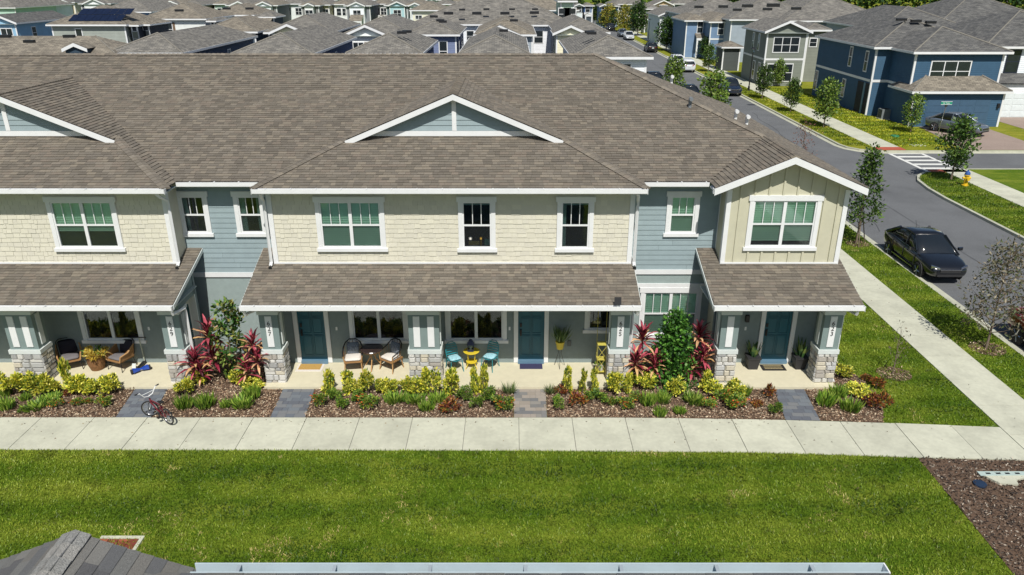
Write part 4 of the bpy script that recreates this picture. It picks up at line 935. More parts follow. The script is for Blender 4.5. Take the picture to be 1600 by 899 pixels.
tree('bare_sapling', 'nearly leafless sapling in a mulch ring on the side lawn', 12.45, 21.7, sp, rot=0)
bare = tree_meshes(4.2, 1.8, 1.4, [lin(*c) for c in ((140, 96, 84), (116, 84, 72))], 420, .14, .05, 22, .045, 'vase')
tree('bare_tree', 'reddish brown bare tree showing over the right roof slope', 17.1, 44, bare)
to = [tree_meshes(3.6, 2.5, .9, TG, 1700, .22, .13, 22, .06, 'oval'), tree_meshes(3.4, 2.1, .8, TL, 1500, .21, .12, 22, .05, 'oval'), tree_meshes(4.4, 3.6, 1., TD, 2200, .3, .18, 24, .09, 'oval'), tree_meshes(4, 4, .7, TY, 1800, .32, .19, 22, .09, 'oval')]
def st(name, label, x, y, k, h, g): tree(name, label, x, y, to[k], g, scale=h / (3.6, 3.4, 4.4, 4)[k])
G1 = 'young trees along the far side of the street'
st('street_tree', 'dark green young tree on the corner island beside the yellow hydrant', 28.1, 47.2, 0, 3.75, G1)
st('street_tree', 'small tree on the lawn before the blue garage', 33.3, 63.1, 1, 3.0, G1)
st('street_tree', 'bright green upright tree on the verge before the blue house', 26.9, 65.4, 1, 3.95, G1)
st('street_tree', 'small tree on the verge left of the bright green upright tree', 26.8, 73.5, 0, 2.95, G1)
st('street_tree', 'small tree on the verge before the grey gabled house window', 26.7, 82, 0, 3.3, G1)
st('street_tree', 'small tree standing by the corner of the grey house porch', 31.6, 92, 1, 3.0, G1)
st('street_tree', 'thin tree on the verge beside the white parked car', 27., 107, 0, 3.4, G1)
st('street_tree', 'thin tree on the lawn before the light blue house', 31.2, 112, 1, 3.0, G1)
st('street_tree', 'small dark tree before the lilac porch of the light blue house', 30.6, 124, 2, 3.2, G1)
st('street_tree', 'large dark tree on the verge before the white gabled house', 27.2, 139, 2, 5.2, G1)
st('street_tree', 'round tree on the lawn under the lamp post before the cream house', 31.5, 150, 2, 3.8, G1)
st('street_tree', 'tall green tree left of the cream house far along the street', 27.9, 176, 2, 6.6, G1)
st('street_tree', 'yellowish wide tree left of the tall green tree far along the street', 26.9, 190, 3, 5.4, G1)
st('street_tree', 'yellow green wide tree before the blue shuttered house', 24.8, 204, 3, 5.2, G1)
st('street_tree', 'dark tree before the blue shuttered house far along the street', 23.6, 222, 2, 5., G1)
st('street_tree', 'tall dark tree left of the white shuttered house far up the street', 17.9, 215, 2, 6.2, G1)
G2 = 'young trees along the near side of the street'
st('verge_tree', 'pale green tree behind the right roof slope beside a lamp post', 16.0, 61, 1, 5.0, G2); st('verge_tree', 'pale bushy tree behind the roof hip farther up the street', 16.5, 79, 1, 4.4, G2)
yu = tree_meshes(2.6, 1.8, .2, [lin(*c) for c in ((96, 92, 64), (120, 110, 76), (70, 76, 46))], 260, .3, .05, 12, .03, 'vase')
tree('ornamental_shrub', 'spiky brownish shrub on the lawn right of the blue garage drive', 44.8, 61, yu, cat_='shrub')
# ---------------------------------------------------------------- porch furniture
TAN = PM(176, 136, 88, .6); WICK = PM(150, 112, 70, .75); CUSH = M('white_cushion', lin(214, 208, 200), .9, .06, 12); CUSHP = M('patterned_cushion', lin(112, 120, 130), .9, .5, 26); DARKC = M('dark_cushion', lin(44, 42, 52), .9, .12); GREYC = M('grey_cushion', lin(112, 108, 110), .9, .1)
TEALM = PM(44, 132, 140, .35); BLUEP = M('pale_blue_cushion', lin(150, 196, 206), .9, .3, 22); YELM = PM(214, 190, 52, .4)
def pad(x0, x1, y0, y1, z0, z1, r=.05):
    m = MB(); rings = []
    for z, e in ((z0, r), (z0 + r * .5, .01), (z1 - r * .6, 0), (z1, r)):
        a, b, c, d = x0 + e, x1 - e, y0 + e, y1 - e; k = r * .9
        rings.append([(a + k, c, z), (b - k, c, z), (b, c + k, z), (b, d - k, z), (b - k, d, z), (a + k, d, z), (a, d - k, z), (a, c + k, z)])
    return m.loft(rings)
def rattan_chair(x, y, rot, label):
    t = thing('rattan_chair', label, 'chair', (x, y, .1), rot, 'rattan chairs on porch 627')
    for sx in (-1, 1):
        part('leg', MB().tube([(sx * .25, -.2, .42), (sx * .29, -.27, 0)], [.022, .016], 6), TAN, t, local=True)
        part('leg', MB().tube([(sx * .23, .2, .42), (sx * .27, .28, 0)], [.022, .016], 6), TAN, t, local=True)
    part('seat', MB().box(-.28, .28, -.26, .26, .36, .41), WICK, t, local=True)
    part('seat_cushion', pad(-.26, .26, -.26, .22, .412, .5), CUSH, t, True, local=True)
    arc = [(-.3, -.24, .6), (-.32, -.05, .66), (-.31, .15, .72), (-.24, .28, .86), (-.1, .33, .95), (.1, .33, .95), (.24, .28, .86), (.31, .15, .72), (.32, -.05, .66), (.3, -.24, .6)]
    fr = part('back_frame', MB().tube(arc, .022, 7), BLACK, t, local=True)
    for p in arc[::9]: part('arm_post', MB().tube([p, (p[0] * .9, p[1], .38)], .018, 6), TAN, fr, local=True)
    for k in range(11):
        a = R(-10 + 20 * k); q = (.29 * math.cos(a), .04 + .27 * math.sin(a), .4); zz_ = .66 + .27 * max(0, math.sin(a)) ** 1.5
        part('spindle', MB().tube([q, (q[0] * 1.06, q[1] * 1.06, zz_)], .008, 4), WICK, fr, local=True)
    m = pad(-.2, .2, -.05, .05, 0, .38); m.v = [(a, .17 + b + c * .22, .5 + c * .97) for a, b, c in m.v]; part('back_cushion', m, CUSHP, t, True, local=True)
    return t
rattan_chair(-5.18, 21.83, R(8), 'rattan armchair with patterned back cushion left of the bistro table')
rattan_chair(-3.95, 21.88, R(-35), 'rattan armchair with white seat right of the bistro table, turned towards it')
t = thing('bistro_table', 'round dark topped bistro table with tan legs on porch 627', 'table', (-4.58, 21.95, .1))
part('tabletop', MB().lathe([(.0, .68), (.36, .68), (.38, .7), (.36, .725), (0, .725)], 24, (0, 0, 0)), PM(56, 44, 40, .25), t, local=True); part('apron', MB().lathe([(.33, .63), (.33, .68)], 20), TAN, t, local=True)
for k in range(3):
    a = k * 2.094 + .5; part('leg', MB().tube([(.08 * math.cos(a), .08 * math.sin(a), .63), (.1 * math.cos(a), .1 * math.sin(a), .35), (.32 * math.cos(a), .32 * math.sin(a), 0)], .02, 6), TAN, t, local=True)
def bistro_chair(x, y, rot, label):
    t = thing('metal_chair', label, 'chair', (x, y, .1), rot, 'teal metal chairs on porch 625')
    for sx in (-1, 1):
        part('leg', MB().tube([(sx * .19, -.18, .43), (sx * .22, -.24, 0)], .014, 6), TEALM, t, local=True)
        part('leg', MB().tube([(sx * .17, .18, .43), (sx * .2, .27, 0)], .014, 6), TEALM, t, local=True)
    part('seat', MB().lathe([(.0, .41), (.22, .41), (.23, .425), (.0, .43)], 16), TEALM, t, local=True); part('seat_cushion', pad(-.2, .2, -.2, .2, .432, .49), BLUEP, t, True, local=True)
    arc = [(-.19, .17, .43), (-.2, .22, .65), (-.17, .26, .82), (-.07, .29, .9), (.07, .29, .9), (.17, .26, .82), (.2, .22, .65), (.19, .17, .43)]
    fr = part('back_frame', MB().tube(arc, .014, 6), TEALM, t, local=True)
    for z, hw in ((.52, .19), (.6, .2), (.68, .2), (.76, .19), (.83, .165)):
        yy = .17 + (z - .43) * .25; part('back_slat', MB().box(-hw, hw, yy - .006, yy + .006, z - .022, z + .022), TEALM, fr, local=True)
bistro_chair(-1.88, 21.78, R(28), 'teal metal chair left of the small yellow table'); bistro_chair(-.72, 21.9, R(-28), 'teal metal chair right of the small yellow table')
t = thing('side_table', 'small round yellow metal table with curled legs on porch 625', 'table', (-1.33, 22.0, .1))
part('tabletop', MB().lathe([(0, .57), (.26, .57), (.27, .59), (.25, .6), (0, .59)], 20), YELM, t, local=True); part('shelf', MB().lathe([(0, .2), (.18, .2), (.18, .22), (0, .22)], 16), YELM, t, local=True)
for k in range(4):
    a = k * 1.571 + .78; c, s = math.cos(a), math.sin(a); part('leg', MB().tube([(.2 * c, .2 * s, .57), (.15 * c, .15 * s, .35), (.17 * c, .17 * s, .15), (.24 * c, .24 * s, .06), (.27 * c, .27 * s, 0)], .013, 6), YELM, t, local=True)
t = thing('lantern', 'dark navy lantern standing on the small yellow table', 'lantern', (-1.35, 22.0, .7))
nv = PM(30, 44, 78, .4); part('base', MB().box(-.1, .1, -.1, .1, 0, .05), nv, t, local=True)
part('glass_pane', MB().box(-.075, .075, -.075, .075, .05, .22), GLASS, t, local=True)
for sx in (-1, 1):
    for sy in (-1, 1): part('post', MB().box(sx * .088 - .012, sx * .088 + .012, sy * .088 - .012, sy * .088 + .012, .05, .24), nv, t, local=True)
part('roof', MB().loft([[(-.12, -.12, .24), (.12, -.12, .24), (.12, .12, .24), (-.12, .12, .24)], [(-.05, -.05, .36), (.05, -.05, .36), (.05, .05, .36), (-.05, .05, .36)]]).lathe([(.05, .36), (.05, .4), (.01, .42)], 8), nv, t, local=True)
part('candle', MB().lathe([(.035, .05), (.035, .14)], 8), WHITE, t, local=True)
def mat_(x, y, w, d, mt, label, name='doormat', border=None):
    o = thing(name, label, 'doormat', (x, y, .1), 0, None); part('mat', MB().box(-w / 2, w / 2, -d / 2, d / 2, .002, .018), mt, o, local=True)
    if border: part('border', MB().box(-w / 2 - .07, w / 2 + .07, -d / 2 - .12, d / 2 + .02, .0, .008), border, o, local=True)
    return o
mat_(-6.66, 21.98, .72, .38, M('coir', lin(178, 142, 78), .95, .2, 40), 'tan coir doormat on a pale rug before door 627', border=CUSH)
mat_(.63, 22.03, .75, .38, M('navy_mat', lin(52, 50, 82), .95, .15, 30), 'plain navy doormat before door 625')
mt = mat_(8.6, 21.93, .78, .4, M('black_mat', lin(34, 32, 30), .95, .2, 40), 'black doormat with pale woven lines before door 623')
for k in range(3): part('woven_line', MB().box(-.3, .3, -.11 + k * .1, -.07 + k * .1, .018, .021), M('woven_line', lin(160, 146, 108), .95, .6, 45), mt, local=True)
mat_(-10.72, 21.9, .7, .42, M('rust_mat', lin(110, 72, 52), .95, .15, 30), 'rust brown doormat partly hidden behind column 629')
# potted plants
def snake(x, y, label):
    t = thing('planter', label, 'planter', (x, y, .1), 0, 'square black planters beside door 623'); bk = PM(44, 44, 46, .6)
    m = MB().loft([[(-.15, -.15, 0), (.15, -.15, 0), (.15, .15, 0), (-.15, .15, 0)], [(-.2, -.2, .4), (.2, -.2, .4), (.2, .2, .4), (-.2, .2, .4)]]); part('pot', m, bk, t, local=True)
    part('rim', MB().loft([[(-.22, -.22, .38), (.22, -.22, .38), (.22, .22, .38), (-.22, .22, .38)], [(-.22, -.22, .44), (.22, -.22, .44), (.22, .22, .44), (-.22, .22, .44)]]), bk, t, local=True)
    lf = []
    for k, (a, b_) in enumerate((((70, 104, 56), (120, 136, 70)), ((54, 84, 50), (90, 116, 62)))):
        m = MB(); pts = [(-.028, 0, 0), (.028, 0, 0), (.045, .01, .35), (.03, .025, .7), (0, .04, 1), (-.03, .025, .7), (-.045, .01, .35)]; m.face([pts[i] for i in (0, 1, 2, 6)], lin(*a)); m.face([pts[i] for i in (6, 2, 3, 5)], lin(*b_)); m.face([pts[i] for i in (5, 3, 4)], lin(*a)); lf.append(m.mesh('leaf', LEAF, tint=True))
    for i in range(18):
        a = i * 2.4; r = .03 + .1 * random.random(); put('leaf', lf[i % 2], t, mat4=Matrix.Translation((r * math.cos(a), r * math.sin(a), .42)) @ Matrix.Rotation(a - 1.57, 4, 'Z') @ Matrix.Rotation(R(-random.uniform(3, 32)), 4, 'X') @ Matrix.Diagonal((1, 1, random.uniform(.35, .7), 1)))
snake(7.9, 21.95, 'black square planter of upright snake plants left of door 623'); snake(9.45, 21.95, 'black square planter of upright snake plants right of door 623')
t = thing('plant_stand', 'yellow pot of spiky grass on a thin wire stand right of door 625', 'plant stand', (1.57, 22.02, .1))
for k in range(3):
    a = k * 2.094 + .5; part('leg', MB().tube([(.1 * math.cos(a), .1 * math.sin(a), .86), (.05 * math.cos(a), .05 * math.sin(a), .5), (.2 * math.cos(a), .2 * math.sin(a), 0)], .008, 5), BLACK, t, local=True)
part('pot', MB().lathe([(0, .66), (.1, .66), (.15, .9), (.155, .93), (.13, .93), (0, .9)], 16), YELM, t, local=True); put('foliage', arrmesh('foliage', *strap(90, .25, .62, [lin(*q) for q in ((84, 112, 60), (120, 140, 80), (60, 88, 48))], .04, .8), LEAF), t, loc=(0, 0, .9))
SHY = PM(196, 184, 86, .5)
t = thing('plant_shelf', 'tall yellow wire plant shelf standing against column 625', 'shelf', (2.87, 21.55, .1))
for sx in (-.14, .14):
    for sy in (-.14, .14): part('post', MB().tube([(sx, sy, 0), (sx, sy, 2.2 if sy > 0 else 1.1)], .009, 5), SHY, t, local=True)
for z in (.12, .55, 1.08): part('shelf', MB().box(-.14, .14, -.14, .14, z, z + .01), SHY, t, local=True)
for z in (.2, .62): part('brace', MB().tube([(-.14, -.14, z), (.14, -.14, z + .42)], .008, 4).tube([(.14, -.14, z), (-.14, -.14, z + .42)], .008, 4), SHY, t, local=True)
t = thing('flower_pot', 'pale pot of small plants on the bottom of the yellow shelf', 'pot', (2.87, 21.52, .24)); part('pot', MB().lathe([(0, 0), (.07, 0), (.1, .17), (.08, .17), (0, .15)], 12), PM(190, 190, 176), t, local=True); put('foliage', arrmesh('foliage', *blob(90, .14, .24, .1, .08, .04, GRN), LEAF), t)
# porch 629
def club(x, y, rot, label):
    t = thing('armchair', label, 'chair', (x, y, .1), rot, 'dark cushioned chairs on porch 629')
    for sx in (-1, 1):
        part('leg', MB().tube([(sx * .28, -.26, .34), (sx * .31, -.3, 0)], .014, 6), BLACK, t, local=True); part('leg', MB().tube([(sx * .26, .24, .34), (sx * .3, .3, 0)], .014, 6), BLACK, t, local=True)
        part('arm', MB().tube([(sx * .29, -.3, .36), (sx * .33, -.28, .55), (sx * .36, .0, .6), (sx * .33, .3, .78)], .024, 6), TAN, t, local=True)
        part('side_panel', MB().loft([[(sx * .3, -.27, .37), (sx * .31, -.27, .37), (sx * .345, -.26, .54), (sx * .335, -.26, .54)], [(sx * .3, .27, .37), (sx * .31, .27, .37), (sx * .335, .29, .75), (sx * .325, .29, .75)]]), WICK, t, local=True)
    part('seat', MB().box(-.29, .29, -.29, .27, .32, .37), WICK, t, local=True); part('seat_cushion', pad(-.27, .27, -.28, .2, .372, .47), GREYC, t, True, local=True)
    m = pad(-.27, .27, -.05, .06, 0, .45); m.v = [(a, .22 + b + c * .25, .45 + c * .95) for a, b, c in m.v]; part('back_cushion', m, DARKC, t, True, local=True)
    part('back_rail', MB().tube([(-.31, .27, .4), (-.31, .36, .86), (-.22, .38, .93), (.22, .38, .93), (.31, .36, .86), (.31, .27, .4)], .018, 6), BLACK, t, local=True)
club(-14.5, 21.95, R(30), 'wicker armchair with dark cushion left of the drum planter'); club(-12.85, 21.98, R(-22), 'wicker armchair with dark cushion beside the kick scooter')
t = thing('drum_planter', 'round brown woven drum with yellow flowers between two armchairs', 'planter', (-13.62, 21.88, .1)); part('drum', MB().lathe([(0, 0), (.2, 0), (.26, .2), (.27, .46), (.22, .46), (0, .43)], 20), M('woven_drum', lin(124, 88, 54), .85, .35, 18, .5, 60), t, local=True)
put('foliage', arrmesh('foliage', *cat([blob(260, .34, .55, .16, .12, .07, [lin(*c) for c in ((214, 190, 86), (190, 160, 60), (226, 210, 120))]), blob(80, .3, .58, .22, .12, .05, GRN)]), LEAF), t)
t = thing('kick_scooter', 'black kick scooter with pale stem leaning by door 629', 'scooter', (-12.24, 22.1, .1)); part('deck', MB().box(-.06, .06, -.34, .15, .06, .085), BLACK, t, local=True); part('stem', MB().tube([(0, .15, .1), (0, .12, .55), (0, .1, .98)], .018, 6), PM(180, 186, 170, .4), t, local=True); part('handlebar', MB().tube([(-.22, .1, .98), (.22, .1, .98)], .018, 6), BLACK, t, local=True)
for yy in (-.36, .18): part('wheel', MB().lathe([(.02, -.02), (.06, -.018), (.06, .018), (.02, .02)], 12, (0, yy, .06), 'x'), RUBBER, t, local=True)
t = thing('hoverboard', 'blue two wheeled hoverboard lying on porch 629', 'hoverboard', (-12.1, 21.66, .1), R(38)); bl = PM(38, 74, 168, .35)
for s in (-1, 1): part('footpad', MB().loft([[(s * .04, -.06, .08), (s * .04, .06, .08), (s * .04, .06, .12), (s * .04, -.06, .12)][::s], [(s * .24, -.1, .06), (s * .24, .1, .06), (s * .24, .1, .16), (s * .24, -.1, .16)][::s]]), bl, t, local=True); part('wheel', MB().lathe([(.03, s * .25), (.085, s * .25), (.085, s * .3), (.03, s * .3)][::s], 16, (0, 0, .085), 'x'), RUBBER, t, local=True)
part('axle', MB().lathe([(.035, -.05), (.035, .05)], 8, (0, 0, .1), 'x'), bl, t, local=True)
t = thing('tag_card', 'small pale card standing beside the right armchair on porch 629', 'card', (-12.42, 21.86, .1)); part('card', MB().hexa([(-.06, -.02, 0), (.06, -.02, 0), (.06, -.008, 0), (-.06, -.008, 0), (-.06, .04, .17), (.06, .04, .17), (.06, .052, .17), (-.06, .052, .17)]), CREAMT, t, local=True)
# ---------------------------------------------------------------- bicycle
t = thing('bicycle', 'small red and black bicycle with white handlebar on the path to door 629', 'bicycle', (-10.28, 18.87, .03), R(-32))
RED = PM(98, 18, 34, .3, 0, .5)
def wheel(x, r, nm, yaw=0):
    m = MB(); k = 20
    ring = lambda rr, rad, n=6: [[((rr + rad * math.cos(b)) * math.cos(a), rad * math.sin(b), (rr + rad * math.cos(b)) * math.sin(a)) for b in [j * 6.283 / n for j in range(n)]] for a in [i * 6.283 / k for i in range(k + 1)]]
    m.loft(ring(r - .022, .022), cap=False); o = put(nm, m.mesh(nm, RUBBER, True), t, mat4=Matrix.Translation((x, 0, r)) @ Matrix.Rotation(yaw, 4, 'Z'))
    put('rim', MB().loft(ring(r - .05, .009), cap=False).mesh('rim', CHROME, True), o); s = MB()
    for i in range(14): a = i * 6.283 / 14; s.tube([(0, .02 * (-1) ** i, 0), ((r - .05) * math.cos(a), 0, (r - .05) * math.sin(a))], .0025, 3)
    s.lathe([(.02, -.04), (.02, .04)], 8, axis='y'); put('spokes', s.mesh('spokes', CHROME), o)
wheel(-.42, .26, 'wheel', R(35)); wheel(.42, .26, 'wheel')
f = MB(); H1, H2 = (-.32, 0, .58), (-.3, 0, .5); BBk = (.05, 0, .27); ST = (.16, 0, .56)
for a, b_, r in ((H1, ST, .02), (H2, BBk, .022), (BBk, ST, .018), ((-.335, 0, .62), (-.29, 0, .46), .024)): f.tube([a, b_], r, 7)
for s in (-1, 1): f.tube([(BBk[0], s * .03, BBk[2]), (.42, s * .055, .26)], .011, 5).tube([(ST[0], s * .02, ST[2] - .04), (.42, s * .055, .26)], .01, 5)
part('frame', f, RED, t, local=True)
fk = MB()
for s in (-1, 1): fk.tube([(-.31, s * .03, .5), (-.36, s * .05, .48), (-.42, s * .055, .26)], .014, 6)
fk.tube([(-.34, 0, .64), (-.31, 0, .5)], .018, 6); part('fork', fk, BLACK, t, local=True)
part('handlebar', MB().tube([(-.38, -.36, .9), (-.36, -.25, .89), (-.36, -.13, .72), (-.37, 0, .68), (-.36, .13, .72), (-.36, .25, .89), (-.38, .36, .9)], .014, 6).tube([(-.36, -.2, .81), (-.36, .2, .81)], .009, 5), WHITE, t, local=True)
for s in (-1, 1): part('grip', MB().tube([(-.375, s * .27, .893), (-.38, s * .38, .903)], .02, 7), BLACK, t, local=True)
part('saddle', MB().loft([[(.06, -.02, .64), (.06, .02, .64), (.06, .02, .67), (.06, -.02, .67)], [(.2, -.05, .65), (.2, .05, .65), (.2, .05, .69), (.2, -.05, .69)], [(.28, -.07, .66), (.28, .07, .66), (.28, .07, .7), (.28, -.07, .7)]]).tube([(.16, 0, .54), (.18, 0, .65)], .014, 6), BLACK, t, local=True)
part('chainring', MB().lathe([(.07, -.05), (.07, -.045)], 14, BBk, 'y'), BLACK, t, local=True); part('crank', MB().tube([(.05, -.06, .27), (.14, -.07, .19)], .01, 5).box(.1, .19, -.16, -.07, .18, .2).tube([(.05, .06, .27), (-.04, .07, .35)], .01, 5).box(-.09, .0, .07, .16, .34, .36), BLACK, t, local=True)
part('kickstand', MB().tube([(.3, .04, .27), (.26, .2, 0)], .009, 5), BLACK, t, local=True)
# ---------------------------------------------------------------- cars
CARG = M('car_glass', (.012, .016, .02), .05, .05, spec=.8)
def car(label, x, y, rot, paint, kind='sedan', name='parked_car', z=-.126, L=4.55):
    t = thing(name, label, 'car', (x, y, z), rot, 'cars parked along the street'); suv = kind == 'suv'; h = 1.2 if suv else 1.; W = .93 if suv else .89; hl = L / 2
    if suv: stn = [(-1, .72, .42, .95), (-.985, .8, .36, 1.02), (-.9, .88, .26, 1.1), (-.6, .9, .24, 1.1), (0, .9, .24, 1.06), (.35, .9, .24, 1.04), (.5, .89, .25, 1.05), (.8, .87, .28, .98), (.93, .8, .32, .86), (.99, .7, .38, .7), (1, .62, .42, .64)]
    else: stn = [(-1, .66, .4, .84), (-.985, .76, .34, .93), (-.93, .83, .28, .99), (-.75, .87, .22, 1.0), (-.4, .88, .21, .97), (0, .88, .21, .93), (.3, .88, .21, .91), (.46, .87, .22, .93), (.75, .84, .24, .85), (.9, .78, .27, .76), (.97, .68, .32, .68), (1, .58, .37, .58)]
    rings = []
    for u, w_, zl, zt in stn:
        w_ *= W / .89; zm = zl + (zt - zl) * .55
        half = [(w_ * .7, zl), (w_ * .94, zl + .05), (w_ * 1., zm), (w_ * .985, zt - .13), (w_ * .93, zt - .035), (w_ * .8, zt), (w_ * .4, zt + .015)]
        rings.append([(u * hl, -a, b_) for a, b_ in half[::-1]] + [(u * hl, a, b_) for a, b_ in half])
    o = part('body', MB().loft(rings), paint, t, True, local=True); md = o.modifiers.new('s', 'SUBSURF'); md.levels = md.render_levels = 1
    if suv: g = [(-.93, .84, 1.04, .8), (-.86, .8, 1.5, .66), (-.7, .78, 1.68, .66), (-.2, .78, 1.72, .67), (.1, .78, 1.66, .66), (.46, .84, 1.02, .8)]
    else: g = [(-.8, .8, .99, .74), (-.5, .77, 1.34, .6), (-.3, .77, 1.43, .6), (-.05, .77, 1.45, .61), (.1, .77, 1.41, .6), (.5, .82, .9, .76)]
    zb = [1.0 if suv else .93] * 6; rg = []
    for (u, wb, zt, wt) in g:
        b0 = (1.02 if suv else .93) if u not in (g[0][0], g[-1][0]) else zt - .04
        rg.append([(u * hl, -wb, b0), (u * hl, -(wb * .35 + wt * .65), b0 + (zt - b0) * .6), (u * hl, -wt, zt - .03), (u * hl, -wt * .6, zt), (u * hl, wt * .6, zt), (u * hl, wt, zt - .03), (u * hl, wb * .35 + wt * .65, b0 + (zt - b0) * .6), (u * hl, wb, b0)])
    gl = part('window_glass', MB().loft(rg), CARG, t, True, local=True)
    rf = MB(); k0, k1 = (1, 4)
    rr = []
    for (u, wb, zt, wt) in g[k0:k1 + 1]:
        rr.append([(u * hl, -wt * 1.03, zt - .05), (u * hl, -wt * .98, zt - .012), (u * hl, -wt * .5, zt + .018), (u * hl, wt * .5, zt + .018), (u * hl, wt * .98, zt - .012), (u * hl, wt * 1.03, zt - .05), (u * hl, wt * .6, zt - .04), (u * hl, -wt * .6, zt - .04)])
    part('roof', rf.loft(rr), paint, t, True, local=True)
    for s in (-1, 1):
        q = rg
        P = lambda i, j, e=.012: (q[i][j][0], q[i][j][1] * 1.02, q[i][j][2] + e) if s < 0 else (q[i][7 - j][0], q[i][7 - j][1] * 1.02, q[i][7 - j][2] + e)
        part('pillar', MB().tube([P(5, 0, 0), P(4, 2)], .034, 6), paint, t, local=True); part('pillar', MB().tube([P(0, 0, 0), P(1, 2)], .07 if not suv else .06, 6), paint, t, local=True)
        part('pillar', MB().tube([P(3, 0, -.02), P(3, 1), P(3, 2, 0)], .03, 5), paint, t, local=True)
        if suv: part('pillar', MB().tube([P(2, 0, -.02), P(2, 1), P(2, 2, 0)], .05, 5), paint, t, local=True)
        part('window_trim', MB().tube([P(0, 0, -.01), P(1, 0, -.01), P(4, 0, -.01), P(5, 0, -.01)], .012, 4), CHROME, t, local=True)
        part('mirror', MB().loft([[(hl * .36, s * .9, .98 * h), (hl * .42, s * .9, .98 * h), (hl * .42, s * .9, 1.08 * h), (hl * .36, s * .9, 1.08 * h)][::s], [(hl * .37, s * 1.08, .98 * h), (hl * .41, s * 1.06, .98 * h), (hl * .41, s * 1.06, 1.1 * h), (hl * .37, s * 1.08, 1.1 * h)][::s]]), paint, t, local=True)
        for u in (-.6, .6):
            r = .34 if suv else .315; ws = W * .955
            part('wheel_arch', MB().lathe([(r + .055, s * (ws - .02)), (r + .05, s * (ws + .015)), (.01, s * (ws + .015))][::s], 18, (u * hl, 0, r), 'y'), RUBBER, t, local=True)
            wl = part('wheel', MB().lathe([(.16, s * (ws - .15)), (r - .02, s * (ws - .15)), (r, s * (ws - .1)), (r, s * (ws)), (r - .02, s * (ws + .03)), (.2, s * (ws + .03))][::s], 20, (u * hl, 0, r), 'y'), RUBBER, t, True, local=True)
            rm = MB().lathe([(r - .09, s * (ws + .018)), (r - .1, s * (ws + .026)), (.0, s * (ws + .02))][::s], 18, (u * hl, 0, r), 'y')
            rm.lathe([(.05, s * (ws + .03)), (.04, s * (ws + .05))][::s], 10, (u * hl, 0, r), 'y')
            for i in range(5):
                a = i * 1.2566; ca, sa = math.cos(a), math.sin(a); rm.tube([(u * hl + .04 * ca, s * (ws + .04), r + .04 * sa), (u * hl + (r - .09) * ca, s * (ws + .03), r + (r - .09) * sa)], .022, 4)
            part('rim', rm, CHROME, wl, local=True)
        zt = .7 * h; part('headlight', MB().loft([[(hl * .985, s * .42, zt - .1), (hl * .985, s * .42, zt - .02), (hl * .97, s * .42, zt)][::s], [(hl * .93, s * .72, zt - .06), (hl * .93, s * .72, zt + .05), (hl * .9, s * .7, zt + .07)][::s]]), CHROME, t, local=True)
        part('tail_light', MB().loft([[(-hl * 1.005, s * .4, .72 * h), (-hl * 1.005, s * .4, .84 * h)][::s] + [(-hl * .97, s * .4, .86 * h)], [(-hl * .975, s * .76, .72 * h), (-hl * .97, s * .76, .86 * h)][::s] + [(-hl * .95, s * .74, .88 * h)]]), PM(140, 12, 14, .25), t, local=True)
        for u in (.08, -.36): part('door_handle', MB().box(u * hl - .1, u * hl + .1, s * W - .015, s * W + .015, .78 * h, .815 * h), CHROME, t, local=True)
        for u in (.42, -.02, -.46): part('door_seam', MB().box(u * hl - .006, u * hl + .006, s * (W - .012) - .012, s * (W - .012) + .012, .32, .86 * h), RUBBER, t, local=True)
        part('side_strip', MB().box(-hl * .42, hl * .42, s * (W - .01) - .015, s * (W - .01) + .015, .3, .33), CHROME if kind == 'sedan' else RUBBER, t, local=True)
    part('grille', MB().box(hl * .955, hl * 1.002, -.4, .4, .52 * h, .62 * h), RUBBER, t, local=True); part('grille_trim', MB().box(hl * .96, hl * 1.008, -.42, .42, .62 * h, .645 * h), CHROME, t, local=True)
    part('bumper', MB().box(hl * .95, hl * 1.004, -.5, .5, .36, .44), RUBBER, t, local=True); part('number_plate', MB().box(-hl * 1.008, -hl * .99, -.17, .17, .66 * h, .78 * h), WHITE, t, local=True)
    if not suv: part('antenna', MB().tube([(-.45 * hl, 0, 1.37), (-.52 * hl, 0, 1.6)], .008, 4), BLACK, t, local=True)
    t.scale = (1.03, 1.06, 1.13) if kind == 'sedan' else (1, 1, 1)
    return t
CBLK = M('black_car_paint', (.006, .007, .009), .22, .05, coat=1.); CRED = M('red_car_paint', lin(120, 20, 22), .25, .05, coat=1.); CSIL = M('silver_car_paint', lin(120, 130, 142), .28, .05, metal=.5, coat=1.); CWHT = M('white_car_paint', lin(206, 210, 214), .25, .04, coat=1.); CNVY = M('navy_car_paint', lin(24, 34, 52), .22, .05, coat=1.); CGRY = M('grey_car_paint', lin(70, 74, 80), .25, .05, metal=.4, coat=1.)
car('black sedan parked at the near kerb facing the viewer', 18.55, 31.95, R(-91), CBLK)
car('dark red car at the kerb, cut by the right picture edge', 18.9, 22.75, R(-90), CRED)
car('grey blue sedan parked on the drive before the blue garage', 37.0, 63.0, R(-58), CSIL, z=.01)
car('dark navy minivan on the far kerb facing the viewer', 24.4, 86.6, R(-90), CNVY, 'suv')
car('white sport utility car seen from behind at the far kerb', 24.3, 109, R(90), CWHT, 'suv')
car('silver white sedan parked ahead of the white sport utility car', 24.3, 116, R(90), CWHT)
car('black sedan with bright rear window on the far kerb behind the garages', 24.4, 138.5, R(90), CBLK)
car('white hatchback far up the street behind the black sedan', 24.5, 166, R(-90), CWHT, 'suv'); car('pale sedan far up the street behind the white hatchback', 24.4, 175, R(-90), CSIL)
car('dark pickup like car farthest up the street', 24.3, 196, R(-90), CBLK, 'suv')
car('black car whose roof shows over the right roof edge near the white vent', 18.75, 82.5, R(90), CBLK); car('black car farther up, its roof just clearing the right roof edge', 16.9, 93, R(90), CBLK, z=.0)
